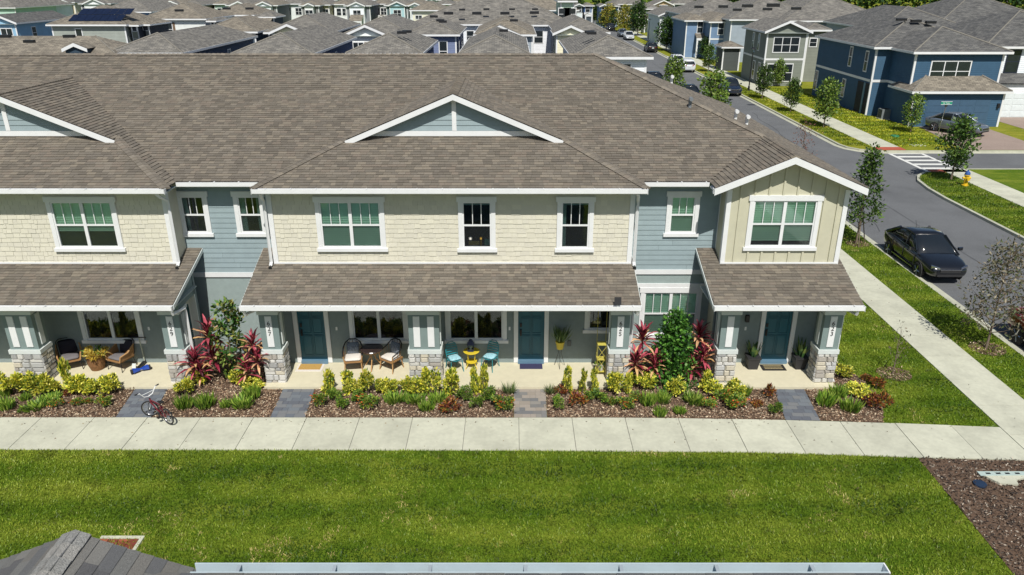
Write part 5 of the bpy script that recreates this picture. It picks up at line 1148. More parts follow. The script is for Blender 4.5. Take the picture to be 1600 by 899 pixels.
# ---------------------------------------------------------------- street furniture
t = thing('fire_hydrant', 'yellow fire hydrant with blue cap beside the corner sidewalk', 'hydrant', (28.2, 45.75, 0)); yl = PM(216, 178, 36, .5); bu = PM(44, 84, 150, .5)
part('barrel', MB().lathe([(.2, 0), (.2, .06), (.13, .08), (.13, .62), (.17, .64), (.17, .7), (.12, .72)], 14), yl, t, local=True); part('bonnet', MB().lathe([(.16, .7), (.16, .76), (.13, .86), (.05, .93), (.05, 1.0), (.0, 1.0)], 14), bu, t, local=True)
for s in (-1, 1): part('outlet', MB().lathe([(.07, s * .12), (.07, s * .24), (.05, s * .26)][::s], 10, (0, 0, .5), 'x'), yl, t, local=True)
part('outlet', MB().lathe([(.09, -.26), (.09, -.24), (.09, -.12)], 10, (0, 0, .45), 'y'), yl, t, local=True)
t = thing('street_sign', 'green street name sign on a leaning metal post by the drive', 'sign', (35.0, 62.0, 0)); part('post', MB().tube([(0, 0, -.05), (.18, 0, 2.45)], .035, 6), CHROME, t, local=True)
grn = PM(20, 140, 110, .5); o = part('sign_plate', MB().box(-.28, .62, -.012, .012, 2.46, 2.72), grn, t, local=True); part('bracket', MB().box(.08, .28, -.03, .03, 2.3, 2.46), BLACK, t, local=True)
part('border', MB().box(-.28, .62, -.018, -.012, 2.69, 2.72).box(-.28, .62, -.018, -.012, 2.46, 2.49), WHITE, o, local=True)
me = text_mesh('N Talor', .17); me.materials.clear(); me.materials.append(WHITE); put('lettering', me, o, mat4=Matrix.Translation((.17, -.016, 2.53)) @ Matrix.Rotation(R(90), 4, 'X'))
def lamp(x, y, h, label):
    t = thing('street_lamp', label, 'street lamp', (x, y, 0), 0, 'black street lamps'); part('post', MB().lathe([(.12, -.05), (.12, .5), (.07, .6), (.055, h - .55)], 10), BLACK, t, local=True)
    part('lantern', MB().lathe([(.06, h - .56), (.14, h - .5), (.2, h - .15), (.19, h - .14), (.0, h - .14)], 8), GLASS, t, local=True); part('cap', MB().lathe([(.32, h - .15), (.3, h - .12), (.1, h), (.0, h + .04)], 8), BLACK, t, local=True)
lamp(27.0, 88, 4.75, 'black street lamp before the grey gabled house'); lamp(16.4, 61.6, 5.0, 'black street lamp rising over the right roof slope'); lamp(26.9, 156, 4.5, 'black street lamp beside the cream house far up the street'); lamp(-70.5, 112, 5.7, 'black street lamp before the light blue house at the left edge')
t = thing('air_conditioner', 'grey air conditioning unit beside the blue house wall', 'air conditioner', (34.0, 69.6, 0)); part('cabinet', MB().box(-.42, .42, -.42, .42, .08, .92), PM(120, 126, 128), t, local=True); part('pad', MB().box(-.55, .55, -.55, .55, -.02, .08), CONC, t, local=True); part('fan_grille', MB().lathe([(.34, .92), (.34, .95), (0, .95)], 14), BLACK, t, local=True)
for k in range(8): part('fin', MB().box(-.43, -.42, -.36 + k * .09, -.33 + k * .09, .15, .85), BLACK, t, local=True)
t = thing('utility_box', 'small green utility dome on the corner lawn', 'utility box', (31.1, 61.2, 0)); part('lid', MB().lathe([(.34, 0), (.34, .1), (.28, .16), (0, .18)], 12), PM(40, 110, 70), t, local=True)
t = thing('manhole_cover', 'pale concrete utility cover set in the lawn by the crosswalk', 'cover', (31.3, 57.9, 0)); part('lid', MB().box(-.55, .55, -.3, .3, -.02, .03), CONC, t, local=True)
t = thing('manhole_cover', 'pale utility cover in the lawn right of the hydrant', 'cover', (32.6, 45.6, 0)); part('lid', MB().box(-.55, .55, -.3, .3, -.02, .03), PM(160, 196, 180), t, local=True)
t = thing('meter_box', 'pale concrete lid with black slots in the dark mulch at right', 'cover', (12.75, 16.05, .01)); part('lid', MB().prism([(-.62, .28, 0), (-.3, -.2, 0), (.15, -.24, 0), (.2, -.06, 0), (.68, .1, 0), (.74, .28, 0)], (0, 0, .06)), CONC, t, local=True); fr_ = part('rim', MB().prism([(-.62, .1, .061), (.7, .12, .061), (.74, .28, .061), (-.62, .28, .061)], (0, 0, .012)), PM(170, 186, 180), t, local=True)
for xx in (-.38, -.12, .12, .38): part('slot', MB().box(xx - .06, xx + .06, .16, .22, .073, .078), BLACK, t, local=True)
t = thing('valve_lid', 'dark blue valve lid in the mulch left of the pale lid', 'cover', (11.95, 15.86, .02)); part('lid', MB().lathe([(.16, 0), (.16, .04), (0, .045)], 12), PM(30, 48, 72), t, local=True)
# brick patch in the lawn: bricks are parts
bp = thing('brick_drain', 'red brick drain patch with pale edge in the lawn beyond the near roof', 'drain', (-9.0, 13.6, 0)); bu_ = [unit_piece('brick', STONE, lin(*c), 1, 1) for c in ((150, 74, 56), (130, 62, 48), (168, 90, 68))]
part('edge', MB().box(-.5, .5, .24, .32, -.03, .05).box(.42, .5, -.55, .24, -.03, .05), CONC, bp, local=True)
for r_ in range(8):
    for k in range(4): put('brick', random.choice(bu_), bp, mat4=Matrix.Translation((-.5 + k * .23 + (r_ % 2) * .02, .14 - r_ * .095, 0)) @ Matrix.Diagonal((.21, .085, random.uniform(.025, .04), 1)))
# ---------------------------------------------------------------- the roof under the drone
fh = thing('near_house', 'grey shingled roof corner and white gutter of the house at the bottom edge', 'house', (0, 0, 0)); EY, EZ = 6.38, 6.0; fz = lambda y: EZ + SL * (EY - y)
part('wall', MB().box(-9.8, 3.8, -6, 6.1, 0, 5.9), BLUE, fh)
d = MB(); d.face([(-10, EY, EZ - .015), (-10, -4, fz(-4) - .015), (4.1, -4, fz(-4) - .015), (4.1, EY, EZ - .015)])
GCX, GAP, GY = -4.76, 6.39, 6.58; gh = 1.9
for s in (-1, 1):
    p = [(GCX, GY, GAP - .015), (GCX + s * gh, GY, GAP - SL * gh - .015), (GCX + s * gh, 3.6, GAP - SL * gh - .015), (GCX, 3.6, GAP - .015)]; d.face(p if s < 0 else p[::-1])
FCOL = [lin(*c) for c in ((160, 160, 156), (144, 145, 146), (172, 170, 164), (132, 132, 133), (162, 159, 152))]
d.c = [(.07, .07, .07)] * len(d.f); nr = part('roof', d, NSHING, fh, tint=True)
fp = tabs([(-x, (EY - y) * sn) for x, y in ((-10, EY), (-10, 2), (4.1, 2), (4.1, EY))], (0, EY, EZ), (-1, 0, 0), (0, -1, SL), .15, (.22, .42))
for s in (-1, 1): fp += tabs([(-s * y, (gh - a) * sn) for a, y in ((gh, GY), (0, GY), (0, 3.8), (gh, 3.8))], (GCX + s * gh, 0, GAP - SL * gh), (0, -s, 0) if False else (0, -1 * s, 0), (-s, 0, SL), .15, (.22, .42)) if False else tabs([(s * y, (gh - a) * sn) for a, y in ((gh, GY), (0, GY), (0, 3.8), (gh, 3.8))], (GCX + s * gh, 0, GAP - SL * gh), (0, s, 0), (-s, 0, SL), .15, (.22, .42))
lay(nr, 'shingle', 'shingle_field', fp, FCOL, NSHING, 200, .014, .003)
for k in range(14):
    y0 = GY - k * .2; m = MB(); tcol = random.choice(FCOL[:3]); e = .16
    for s in (-1, 1):
        q = [(GCX, y0, GAP + .045), (GCX, y0 - .24, GAP + .028), (GCX + s * e, y0 - .24, GAP + .028 - SL * e), (GCX + s * e, y0, GAP + .045 - SL * e)]; m.face(q if s > 0 else q[::-1], tcol)
    m.face([(GCX - e, y0, GAP - SL * e), (GCX + e, y0, GAP - SL * e), (GCX + e, y0, GAP + .045 - SL * e), (GCX, y0, GAP + .045), (GCX - e, y0, GAP + .045 - SL * e)], tcol)
    part('ridge_cap', m, NSHING, nr, tint=True)
g = MB(); pr_ = [(0, .02), (0, -.12), (.05, -.15), (.15, -.15), (.15, .02), (.135, .02), (.135, -.13), (.055, -.13), (.015, -.11), (.015, .02)]
g.prism([(-3.5, EY + a, EZ + c) for a, c in pr_], (7.6, 0, 0)); gt = part('gutter', g, PM(178, 192, 198, .45), fh)
x = -3.0
while x < 4: part('gutter_hanger', MB().box(x - .02, x + .02, EY + .0, EY + .145, EZ - .005, EZ + .012), PM(150, 160, 166), gt); x += 1.05
part('gutter_end', MB().box(4.1, 4.115, EY, EY + .15, EZ - .15, EZ + .02), WHITE, gt); part('fascia', MB().box(-10, 4.1, EY - .06, EY - .004, EZ - .22, EZ - .02), WHITE, fh)
# ---------------------------------------------------------------- the neighbourhood behind
DPANE = M('far_pane', (.02, .026, .03), .12, .2, spec=.7)
def fw(t, p, u, v, nrm, w, h, n=1, frame=WHITE, shutter=None, casing=.1):
    """window on a wall: p lower centre, u along the wall, nrm outward"""
    p = Vector(p); u = Vector(u); nn = Vector(nrm); up = Vector((0, 0, 1))
    def bx(m, a, b, c, d, e0, e1):
        q = [p + u * a + up * c + nn * e0, p + u * b + up * c + nn * e0, p + u * b + up * c + nn * e1, p + u * a + up * c + nn * e1]
        if u.cross(nn).z < 0: q = q[::-1]
        m.hexa(q + [k + up * (d - c) for k in q])
    m = MB(); bx(m, -w / 2 - casing, w / 2 + casing, -casing, h + casing, 0, .05); f = part('window', m, frame, t, local=True)
    cw = w / n
    for i in range(n):
        a, b = -w / 2 + i * cw + (.04 if i else 0), -w / 2 + (i + 1) * cw - (.04 if i < n - 1 else 0)
        for c, d in ((0, h * .48), (h * .52, h)):
            m = MB(); bx(m, a, b, c, d, .05, .056); part('pane', m, DPANE, f, local=True)
    if shutter:
        for s in (-1, 1): m = MB(); bx(m, s * (w / 2 + casing + .2) - .17, s * (w / 2 + casing + .2) + .17, -.05, h + .05, 0, .06); part('shutter', m, shutter, t, local=True)
def roofmesh(faces):
    m = MB(); m.uv = []
    for f in faces:
        P = [Vector(p) for p in f]; nn = (P[1] - P[0]).cross(P[2] - P[0])
        if len(P) > 3: nn += (P[2] - P[0]).cross(P[3] - P[0])
        nn.normalize()
        if nn.z < 0: P = P[::-1]; nn = -nn
        u = Vector((0, 0, 1)).cross(nn); u = u.normalized() if u.length > 1e-4 else Vector((1, 0, 0)); v = nn.cross(u)
        m.face(P); m.uv += [(p.dot(u), p.dot(v)) for p in P]
    return m
class House:
    def __init__(s, label, x0, x1, y0, name='house', group='houses of the neighbourhood behind the townhouses', cat_='house'):
        s.o = ((x0 + x1) / 2, y0); s.t = thing(name, label, cat_, (s.o[0], y0, 0), 0, group)
    def block(s, x0, x1, y0, depth, ze=6.2, roof='hip', col=(200, 200, 195), rm=0, oh=.4, pitch=.42, band=None, trim=True, gutter=True, z0=-.05):
        ox, oy = s.o; x0, x1, y0 = x0 - ox, x1 - ox, y0 - oy; y1 = y0 + depth; t = s.t; mt = SIDM(*col); z = ze
        w = MB().box(x0 + oh, x1 - oh, y0 + oh, y1 - oh, z0, ze - .12); W = x1 - x0; cx = (x0 + x1) / 2
        if roof == 'gable': rz = z + pitch * W / 2; w.prism([(x0 + oh, y0 + oh, ze - .12), (x1 - oh, y0 + oh, ze - .12), (cx, y0 + oh, rz - .12 - pitch * .1)], (0, depth - 2 * oh, 0))
        part('wall', w, mt, t, local=True)
        if roof == 'hip':
            if W <= depth: r = W / 2; A, B = (cx, y0 + r, z + pitch * r), (cx, y1 - r, z + pitch * r); F = [[(x0, y0, z), (x1, y0, z), A], [(x1, y0, z), (x1, y1, z), B, A], [(x1, y1, z), (x0, y1, z), B], [(x0, y1, z), (x0, y0, z), A, B]]
            else: r = depth / 2; A, B = (x0 + r, y0 + r, z + pitch * r), (x1 - r, y0 + r, z + pitch * r); F = [[(x0, y0, z), (x1, y0, z), B, A], [(x1, y0, z), (x1, y1, z), B], [(x1, y1, z), (x0, y1, z), A, B], [(x0, y1, z), (x0, y0, z), A]]
        elif roof == 'gable': F = [[(x0, y0, z), (cx, y0, rz), (cx, y1, rz), (x0, y1, z)], [(x1, y0, z), (x1, y1, z), (cx, y1, rz), (cx, y0, rz)]]
        elif roof == 'shed': F = [[(x0, y0, z), (x1, y0, z), (x1, y1, z + pitch * depth), (x0, y1, z + pitch * depth)]]
        ro = put('roof', roofmesh(F).mesh('roof', FROOF[rm]), t)
        if roof == 'hip':
            cp_ = MB()
            for c in ((x0, y0, z), (x1, y0, z)): a = A if c[0] == x0 or W <= depth else B; cp_.tube([(c[0], c[1], c[2] + .01), (a[0], a[1], a[2] + .02)], .07, 4)
            part('ridge_cap', cp_, FROOF[rm] if False else HIPC, ro, local=True, kind='stuff')
        if gutter:
            g = MB()
            if roof != 'gable': g.box(x0 - .06, x1 + .06, y0 - .1, y0, z - .2, z - .01)
            part('gutter', g, WHITE, t, local=True) if g.f else None
            part('fascia', MB().box(x0 - .05, x0, y0, y1, z - .2, z - .01), WHITE, t, local=True); part('fascia', MB().box(x1, x1 + .05, y0, y1, z - .2, z - .01), WHITE, t, local=True)
            part('soffit', MB().box(x0, x1, y0, y0 + oh, z - .2, z - .17), SOFFIT, t, local=True); part('soffit', MB().box(x0, x0 + oh, y0 + oh, y1, z - .2, z - .17), SOFFIT, t, local=True); part('soffit', MB().box(x1 - oh, x1, y0 + oh, y1, z - .2, z - .17), SOFFIT, t, local=True)
        if roof == 'gable':
            for q in (-1, 1): e = W / 2 + .05; part('rake_board', MB().prism([(cx, y0 - .06, rz + .02), (cx, y0 - .06, rz - .24), (cx + q * e, y0 - .06, z - .24 - pitch * .05), (cx + q * e, y0 - .06, z + .02 - pitch * .05)][::q], (0, .07, 0)), WHITE, t, local=True)
        if trim:
            for xx in (x0 + oh, x1 - oh - .14): part('corner_trim', MB().box(xx - (.03 if xx < cx else 0), xx + (.14 if xx < cx else .17), y0 + oh - .03, y0 + oh + .1, 0, ze - .2), WHITE, t, local=True)
        if band: part('band_trim', MB().box(x0 + oh - .03, x1 - oh + .03, y0 + oh - .035, y1 - oh, band, band + .22), WHITE if trim else CREAMT, t, local=True)
        s.last = (x0 + oh, x1 - oh, y0 + oh, y1 - oh); return s
    def front(s, lst, **k):
        a, b, c, d = s.last
        for f, z, w, h, n in lst: fw(s.t, (a + (b - a) * f, c, z), (1, 0, 0), None, (0, -1, 0), w, h, n, **k)
        return s
    def left(s, lst, **k):
        a, b, c, d = s.last
        for f, z, w, h, n in lst: fw(s.t, (a, c + (d - c) * f, z), (0, 1, 0), None, (-1, 0, 0), w, h, n, **k)
        return s
    def right(s, lst, **k):
        a, b, c, d = s.last
        for f, z, w, h, n in lst: fw(s.t, (b, c + (d - c) * f, z), (0, 1, 0), None, (1, 0, 0), w, h, n, **k)
        return s
    def vents(s, lst):   # (x, y, w) on the roof, given in world x, y and z
        for x, y, z, w in lst: part('roof_vent', MB().box(x - s.o[0] - w / 2, x - s.o[0] + w / 2, y - s.o[1] - .2, y - s.o[1] + .2, z - .1, z + .12), BLACK, s.t, local=True)
        return s
    def porch(s, f0, f1, dep, z=3.0, col=(235, 235, 230), gable=False, rm=1):
        a, b, c, d = s.last; x0, x1 = a + (b - a) * f0, a + (b - a) * f1; y0 = c - dep
        if gable:
            cx = (x0 + x1) / 2; rz = z + .42 * (x1 - x0) / 2; put('porch_roof', roofmesh([[(x0, y0, z), (cx, y0, rz), (cx, c, rz), (x0, c, z)], [(x1, y0, z), (x1, c, z), (cx, c, rz), (cx, y0, rz)]]).mesh('porch_roof', FROOF[rm]), s.t)
            part('porch_gable', MB().prism([(x0, y0 + .03, z), (x1, y0 + .03, z), (cx, y0 + .03, rz - .03)], (0, .1, 0)), PM(*col), s.t, local=True)
            for q in (-1, 1): part('rake_board', MB().prism([(cx, y0 - .05, rz + .03), (cx, y0 - .05, rz - .17), (cx + q * (x1 - x0) / 2, y0 - .05, z - .17), (cx + q * (x1 - x0) / 2, y0 - .05, z + .03)][::q], (0, .07, 0)), WHITE, s.t, local=True)
        else: put('porch_roof', roofmesh([[(x0, y0, z), (x1, y0, z), (x1, c, z + .4 * dep), (x0, c, z + .4 * dep)]]).mesh('porch_roof', FROOF[rm]), s.t)
        part('porch_beam', MB().box(x0, x1, y0, y0 + .2, z - .35, z - .01), WHITE, s.t, local=True); n = max(2, int((x1 - x0) / 2.2) + 1)
        for i in range(n): xx = x0 + .15 + (x1 - x0 - .3) * i / (n - 1); part('post', MB().box(xx - .12, xx + .12, y0 + .02, y0 + .26, 0, z - .35), WHITE, s.t, local=True)
        return s
    def garage(s, f0, f1, col=(225, 225, 220), h=2.2):
        a, b, c, d = s.last; x0, x1 = a + (b - a) * f0, a + (b - a) * f1; g = part('garage_door', MB().box(x0, x1, c - .03, c + .02, .02, h), PM(*col), s.t, local=True)
        for k in range(4):
            for j in range(4): w = (x1 - x0) / 4; part('door_panel', MB().box(x0 + j * w + .1, x0 + (j + 1) * w - .1, c - .045, c - .03, .08 + k * h / 4, (k + 1) * h / 4 - .05), PM(*col), g, local=True)
        return s
HIPC = M('far_hip_cap', lin(118, 114, 106), .9, .15, 8)
BR = PM(120, 98, 78)
# first row behind the townhouses: hipped roofs
H = House('grey hipped roof house behind the ridge, leftmost of the front hipped roofs', -33.84, -27.45, 65.40); H.block(-33.84, -27.45, 65.40, 20, col=(52, 72, 100)); H.right([(.3, 4.2, .7, 1.2, 1), (.6, 4.2, .7, 1.2, 1)])
H = House('grey hipped roof house behind the ridge with a navy side wall left of centre', -23.06, -16.35, 64.27); H.block(-23.06, -16.35, 64.27, 19, col=(56, 80, 120)); H.right([(.25, 4.6, .5, .7, 1), (.4, 4.6, .5, .7, 1), (.55, 4.2, .5, 1.2, 1)])
H = House('grey hipped roof house with two black roof vents before the white shuttered gable', -13.80, -7.43, 65.11); H.block(-13.80, -7.43, 65.11, 14, col=(74, 92, 130)); H.vents([(-9.44, 68.00, 7.62, 0.80), (-9.16, 69.23, 7.62, 0.80)])
H = House('hipped roof house with slatted roof vent behind the right part of the ridge', -4.42, 1.47, 64.55); H.block(-4.42, 1.47, 64.55, 18, col=(120, 136, 150)); H.vents([(-0.76, 72.10, 7.52, 0.80)])
H = House('hipped roof house with white upper wall at the right end of the ridge', 4.70, 11.11, 61.85); H.block(4.70, 11.11, 61.85, 17, col=(226, 230, 232)); H.front([(.66, 4.3, 1.3, 1.3, 1)]); H.vents([(6.57, 67.25, 7.72, 0.80), (6.58, 65.67, 7.72, 0.80)])
H = House('long brown roofed row with a small dark dormer at the left edge', -46.50, -32.76, 64.83); H.block(-46.50, -32.76, 64.83, 5.6, col=(110, 124, 130), rm=1)
H.block(-36.76, -34.77, 64.28, 3, 6.6, 'gable', (40, 60, 76), 1, .15, trim=False, gutter=False); H.vents([(-39.73, 62.04, 7.72, 0.80), (-34.71, 62.04, 7.72, 0.80), (-38.87, 63.59, 7.22, 0.80)])
# second row: gables over hipped roofs
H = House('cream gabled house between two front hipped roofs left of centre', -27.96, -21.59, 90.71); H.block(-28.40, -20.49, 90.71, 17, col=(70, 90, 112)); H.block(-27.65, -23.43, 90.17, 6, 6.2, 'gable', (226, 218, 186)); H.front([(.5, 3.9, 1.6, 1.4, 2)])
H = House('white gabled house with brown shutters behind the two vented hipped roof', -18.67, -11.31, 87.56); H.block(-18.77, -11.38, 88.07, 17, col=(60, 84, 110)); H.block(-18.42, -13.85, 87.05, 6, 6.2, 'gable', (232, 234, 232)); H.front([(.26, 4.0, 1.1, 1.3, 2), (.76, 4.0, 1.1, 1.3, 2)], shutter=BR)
H = House('slate blue house wing with one tall window right of centre behind the ridge', -11.81, -5.77, 87.05); H.block(-11.81, -5.77, 87.05, 14, col=(112, 124, 156)); H.front([(.72, 3.4, .8, 2.0, 1)]); H.right([(.3, 3.6, .8, 1.6, 1), (.7, 3.6, .8, 1.6, 1)]); H.vents([(-7.04, 81.16, 7.82, 0.80), (-7.34, 81.61, 7.92, 0.80), (-8.13, 83.15, 8.22, 0.80)])
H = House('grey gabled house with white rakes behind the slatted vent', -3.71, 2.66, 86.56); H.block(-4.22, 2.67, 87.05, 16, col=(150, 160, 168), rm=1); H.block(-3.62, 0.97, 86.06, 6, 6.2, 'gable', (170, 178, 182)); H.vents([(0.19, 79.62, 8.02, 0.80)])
H = House('narrow white two storey house wing right of centre with one stacked window', 2.37, 5.75, 105.13); H.block(2.37, 5.75, 105.13, 9, col=(232, 234, 238)); H.front([(.3, 3.9, 1.1, 1.5, 1)])
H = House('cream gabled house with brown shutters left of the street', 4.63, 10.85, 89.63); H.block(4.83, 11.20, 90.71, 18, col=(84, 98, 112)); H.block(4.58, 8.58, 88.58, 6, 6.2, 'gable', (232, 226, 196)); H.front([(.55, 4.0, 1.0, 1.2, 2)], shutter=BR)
H = House('long grey roofed row with dark ridge vents behind the gables', -13.71, 8.40, 106.60); H.block(-13.71, 8.40, 106.60, 17, col=(228, 232, 236)); H.front([(.36, 4.0, .9, 1.3, 1), (.44, 4.0, .6, 1.3, 1), (.06, 4, .9, 1.3, 1)])
H.vents([(-5.48, 69.16, 9.12, 0.80), (-3.04, 69.16, 9.12, 0.80), (-0.61, 69.16, 9.12, 0.80), (1.97, 70.42, 9.12, 0.80)])
H = House('farther long roofed row with one small white dormer gable', -7.96, 12.86, 153.42); H.block(-7.96, 12.86, 153.42, 19, col=(150, 176, 196), rm=1); H.block(-1.77, 0.47, 147.80, 3, 6.8, 'gable', (190, 198, 206), 1, .2, trim=False); H.vents([(-6.65, 106.87, 8.02, 0.80), (-3.45, 107.95, 8.02, 0.80), (0.00, 107.95, 8.02, 0.80), (3.10, 107.95, 8.02, 0.80)])
# left side blocks
H = House('long grey walled house with dark solar panels on its roof, upper left', -61.96, -51.32, 105.86); H.block(-61.96, -51.32, 105.86, 12, col=(150, 156, 148), rm=1); H.front([(.36, 3.7, .75, 1.9, 1)]); H.block(-51.67, -50.04, 106.60, 7, 6.1, 'hip', (48, 54, 64), 1); H.front([(.5, 3.4, .7, 1.8, 1)], frame=PM(70, 78, 86)); H.block(-50.91, -49.17, 108.11, 7, 6.1, 'hip', (48, 54, 64), 1); H.front([(.5, 3.4, .7, 1.8, 1)], frame=PM(70, 78, 86))  # charcoal juts: shade of a covered porch painted into walls and frames
SOLAR = M('solar_panel', (.006, .01, .03), .12, .3, 2., spec=.8)
a, b, c, d = H.last; x0, x1, y0 = -61.96, -51.32, 105.86
for r_ in range(2):
    for k in range(7):
        xa = x0 + 2.6 + r_ * .5 + k * 1.02; ya = y0 + .8 + r_ * 1.75; z = lambda y: 6.2 + .42 * (y - y0) + .09
        m = MB(); q = [(xa, ya), (xa + .98, ya), (xa + .98, ya + 1.65), (xa, ya + 1.65)]; m.hexa([(p[0] - H.o[0], p[1] - H.o[1], z(p[1]) - .03) for p in q] + [(p[0] - H.o[0], p[1] - H.o[1], z(p[1])) for p in q]); part('solar_panel', m, SOLAR, H.t, local=True)
H = House('white walled house with one brown shuttered window, upper left', -56.42, -46.34, 120.92); H.block(-56.42, -46.34, 120.92, 13, col=(226, 230, 226), rm=1); H.front([(.4, 3.7, .9, 1.9, 1)], shutter=BR); H.block(-45.63, -44.20, 119.04, 6, 6., 'hip', (52, 58, 66), 0); H.front([(.5, 3.6, .9, 1.5, 1)]); H.vents([(-34.47, 83.00, 8.82, 0.80)])  # charcoal jut: shade of the right-hand recess put into its wall colour
H = House('white walled house with one double window left of the columned porch, upper left', -50.65, -43.06, 133.52); H.block(-50.65, -43.06, 133.52, 13, col=(228, 232, 230), rm=1); H.front([(.33, 3.7, 1.9, 1.9, 2)]); H.block(-42.44, -38.87, 131.24, 6, 6., 'hip', (56, 66, 78), 0); H.porch(.2, .98, 1.6, 5.4); H.vents([(-31.37, 88.14, 8.82, 0.80), (-28.84, 88.14, 8.82, 0.80)])  # dark block behind the posts has the porch shade in its wall colour
H = House('brown roofed house with a white raked side gable behind the front hipped roofs', -36.29, -29.47, 91.81); H.block(-36.29, -29.47, 91.81, 12, col=(60, 76, 90), rm=1)
H = House('light blue gabled house with a navy side wall at the left edge', -73.47, -68.27, 109.66); H.block(-73.47, -68.27, 109.66, 14, 6.2, 'gable', (140, 180, 205), 2); H.front([(.68, 3.6, 1.5, 1.8, 2)]); H.right([(.3, 3.9, .9, 1.5, 1)])
H = House('mint walled house at the upper left edge under a broad grey roof', -114.27, -103.11, 166.62); H.block(-114.27, -103.11, 166.62, 16, col=(176, 206, 190)); H.block(-109.07, -103.62, 180.16, 10, col=(200, 212, 220)); H.front([(.6, 3.8, 1., 1.3, 2)])
H = House('blue sided house peeking between the solar roof and the white wall', -75.92, -65.87, 146.17); H.block(-75.92, -65.87, 146.17, 18, col=(40, 104, 150), rm=0)
H = House('white twin gabled house in the far upper row', -102.29, -96.96, 191.23); H.block(-104.09, -96.26, 192.89, 14, col=(124, 125, 125), rm=0); H.block(-102.29, -96.96, 191.23, 5, 6.2, 'gable', (226, 228, 228), 0, .3); H.front([(.5, 3.7, 1.6, 1.5, 2)]);  # gabled houses of this row: side-wall shade put into the darker rear block
H = House('white walled house with one window in the far upper row', -91.94, -88.74, 191.23); H.block(-92.25, -88.44, 191.23, 13, col=(222, 232, 224), rm=1); H.front([(.3, 3.7, 1., 1.5, 1), (.72, 3.7, 1.4, 1.5, 2)]); 
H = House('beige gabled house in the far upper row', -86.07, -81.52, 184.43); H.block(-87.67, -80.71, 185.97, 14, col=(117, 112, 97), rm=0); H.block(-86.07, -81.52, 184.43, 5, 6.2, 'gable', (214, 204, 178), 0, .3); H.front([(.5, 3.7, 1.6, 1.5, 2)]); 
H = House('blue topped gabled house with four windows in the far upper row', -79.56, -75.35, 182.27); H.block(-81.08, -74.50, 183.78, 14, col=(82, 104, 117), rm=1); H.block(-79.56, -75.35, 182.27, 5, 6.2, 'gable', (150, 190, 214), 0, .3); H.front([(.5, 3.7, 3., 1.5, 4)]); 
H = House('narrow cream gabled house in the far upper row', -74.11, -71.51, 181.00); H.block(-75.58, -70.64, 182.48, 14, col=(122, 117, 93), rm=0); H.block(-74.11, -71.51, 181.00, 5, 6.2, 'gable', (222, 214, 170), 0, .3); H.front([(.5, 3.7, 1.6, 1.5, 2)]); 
H = House('mint walled house with one window in the far upper row', -70.57, -66.64, 189.83); H.block(-70.88, -66.34, 189.83, 13, col=(190, 214, 196), rm=1); H.front([(.3, 3.7, 1., 1.5, 1), (.72, 3.7, 1.4, 1.5, 2)]); 
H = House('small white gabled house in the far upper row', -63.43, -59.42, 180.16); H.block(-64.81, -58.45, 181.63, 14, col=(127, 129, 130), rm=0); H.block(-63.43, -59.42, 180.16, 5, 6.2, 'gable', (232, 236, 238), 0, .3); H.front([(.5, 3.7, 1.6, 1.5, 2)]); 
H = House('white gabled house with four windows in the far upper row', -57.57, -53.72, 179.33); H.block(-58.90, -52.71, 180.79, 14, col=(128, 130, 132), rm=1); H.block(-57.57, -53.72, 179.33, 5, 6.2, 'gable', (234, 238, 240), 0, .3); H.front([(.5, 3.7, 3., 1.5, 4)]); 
H = House('white walled hipped house in the far upper row', -55.26, -49.32, 191.23); H.block(-55.56, -49.02, 191.23, 13, col=(226, 232, 230), rm=0); H.front([(.3, 3.7, 1., 1.5, 1), (.72, 3.7, 1.4, 1.5, 2)]); 
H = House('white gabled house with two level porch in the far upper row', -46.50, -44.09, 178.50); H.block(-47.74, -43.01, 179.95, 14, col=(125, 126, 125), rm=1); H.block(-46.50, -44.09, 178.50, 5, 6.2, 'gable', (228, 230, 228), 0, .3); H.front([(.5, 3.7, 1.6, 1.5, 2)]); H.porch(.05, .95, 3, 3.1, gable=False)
H = House('beige house with dark side wall in the far upper row', -45.68, -42.01, 184.43); H.block(-45.97, -41.71, 184.43, 13, col=(206, 196, 158), rm=0); H.front([(.3, 3.7, 1., 1.5, 1), (.72, 3.7, 1.4, 1.5, 2)]); 
H = House('plain white walled house in the far upper row', -41.91, -38.02, 188.00); H.block(-42.21, -37.72, 188.00, 13, col=(230, 234, 234), rm=1); H.front([(.3, 3.7, 1., 1.5, 1), (.72, 3.7, 1.4, 1.5, 2)]); 
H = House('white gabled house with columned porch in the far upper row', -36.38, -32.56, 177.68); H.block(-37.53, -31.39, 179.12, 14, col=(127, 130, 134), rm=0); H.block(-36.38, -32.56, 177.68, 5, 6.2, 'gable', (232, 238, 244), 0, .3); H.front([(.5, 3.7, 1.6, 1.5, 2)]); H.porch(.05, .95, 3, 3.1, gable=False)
H = House('cream white house with gabled columned porch in the far upper row', -33.26, -29.46, 190.76); H.block(-33.56, -29.16, 190.76, 13, col=(234, 236, 226), rm=1); H.front([(.3, 3.7, 1., 1.5, 1), (.72, 3.7, 1.4, 1.5, 2)]); H.porch(.05, .95, 3, 3.1, gable=True)
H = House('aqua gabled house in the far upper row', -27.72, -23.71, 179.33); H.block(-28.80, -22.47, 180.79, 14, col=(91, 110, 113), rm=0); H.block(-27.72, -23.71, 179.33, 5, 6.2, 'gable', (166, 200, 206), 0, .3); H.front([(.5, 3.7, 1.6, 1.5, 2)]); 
H = House('small pale gabled house in the far upper row', -23.04, -20.19, 178.50); H.block(-24.08, -18.92, 179.95, 14, col=(118, 124, 125), rm=1); H.block(-23.04, -20.19, 178.50, 5, 6.2, 'gable', (216, 226, 228), 0, .3); H.front([(.5, 3.7, 1.6, 1.5, 2)]); 
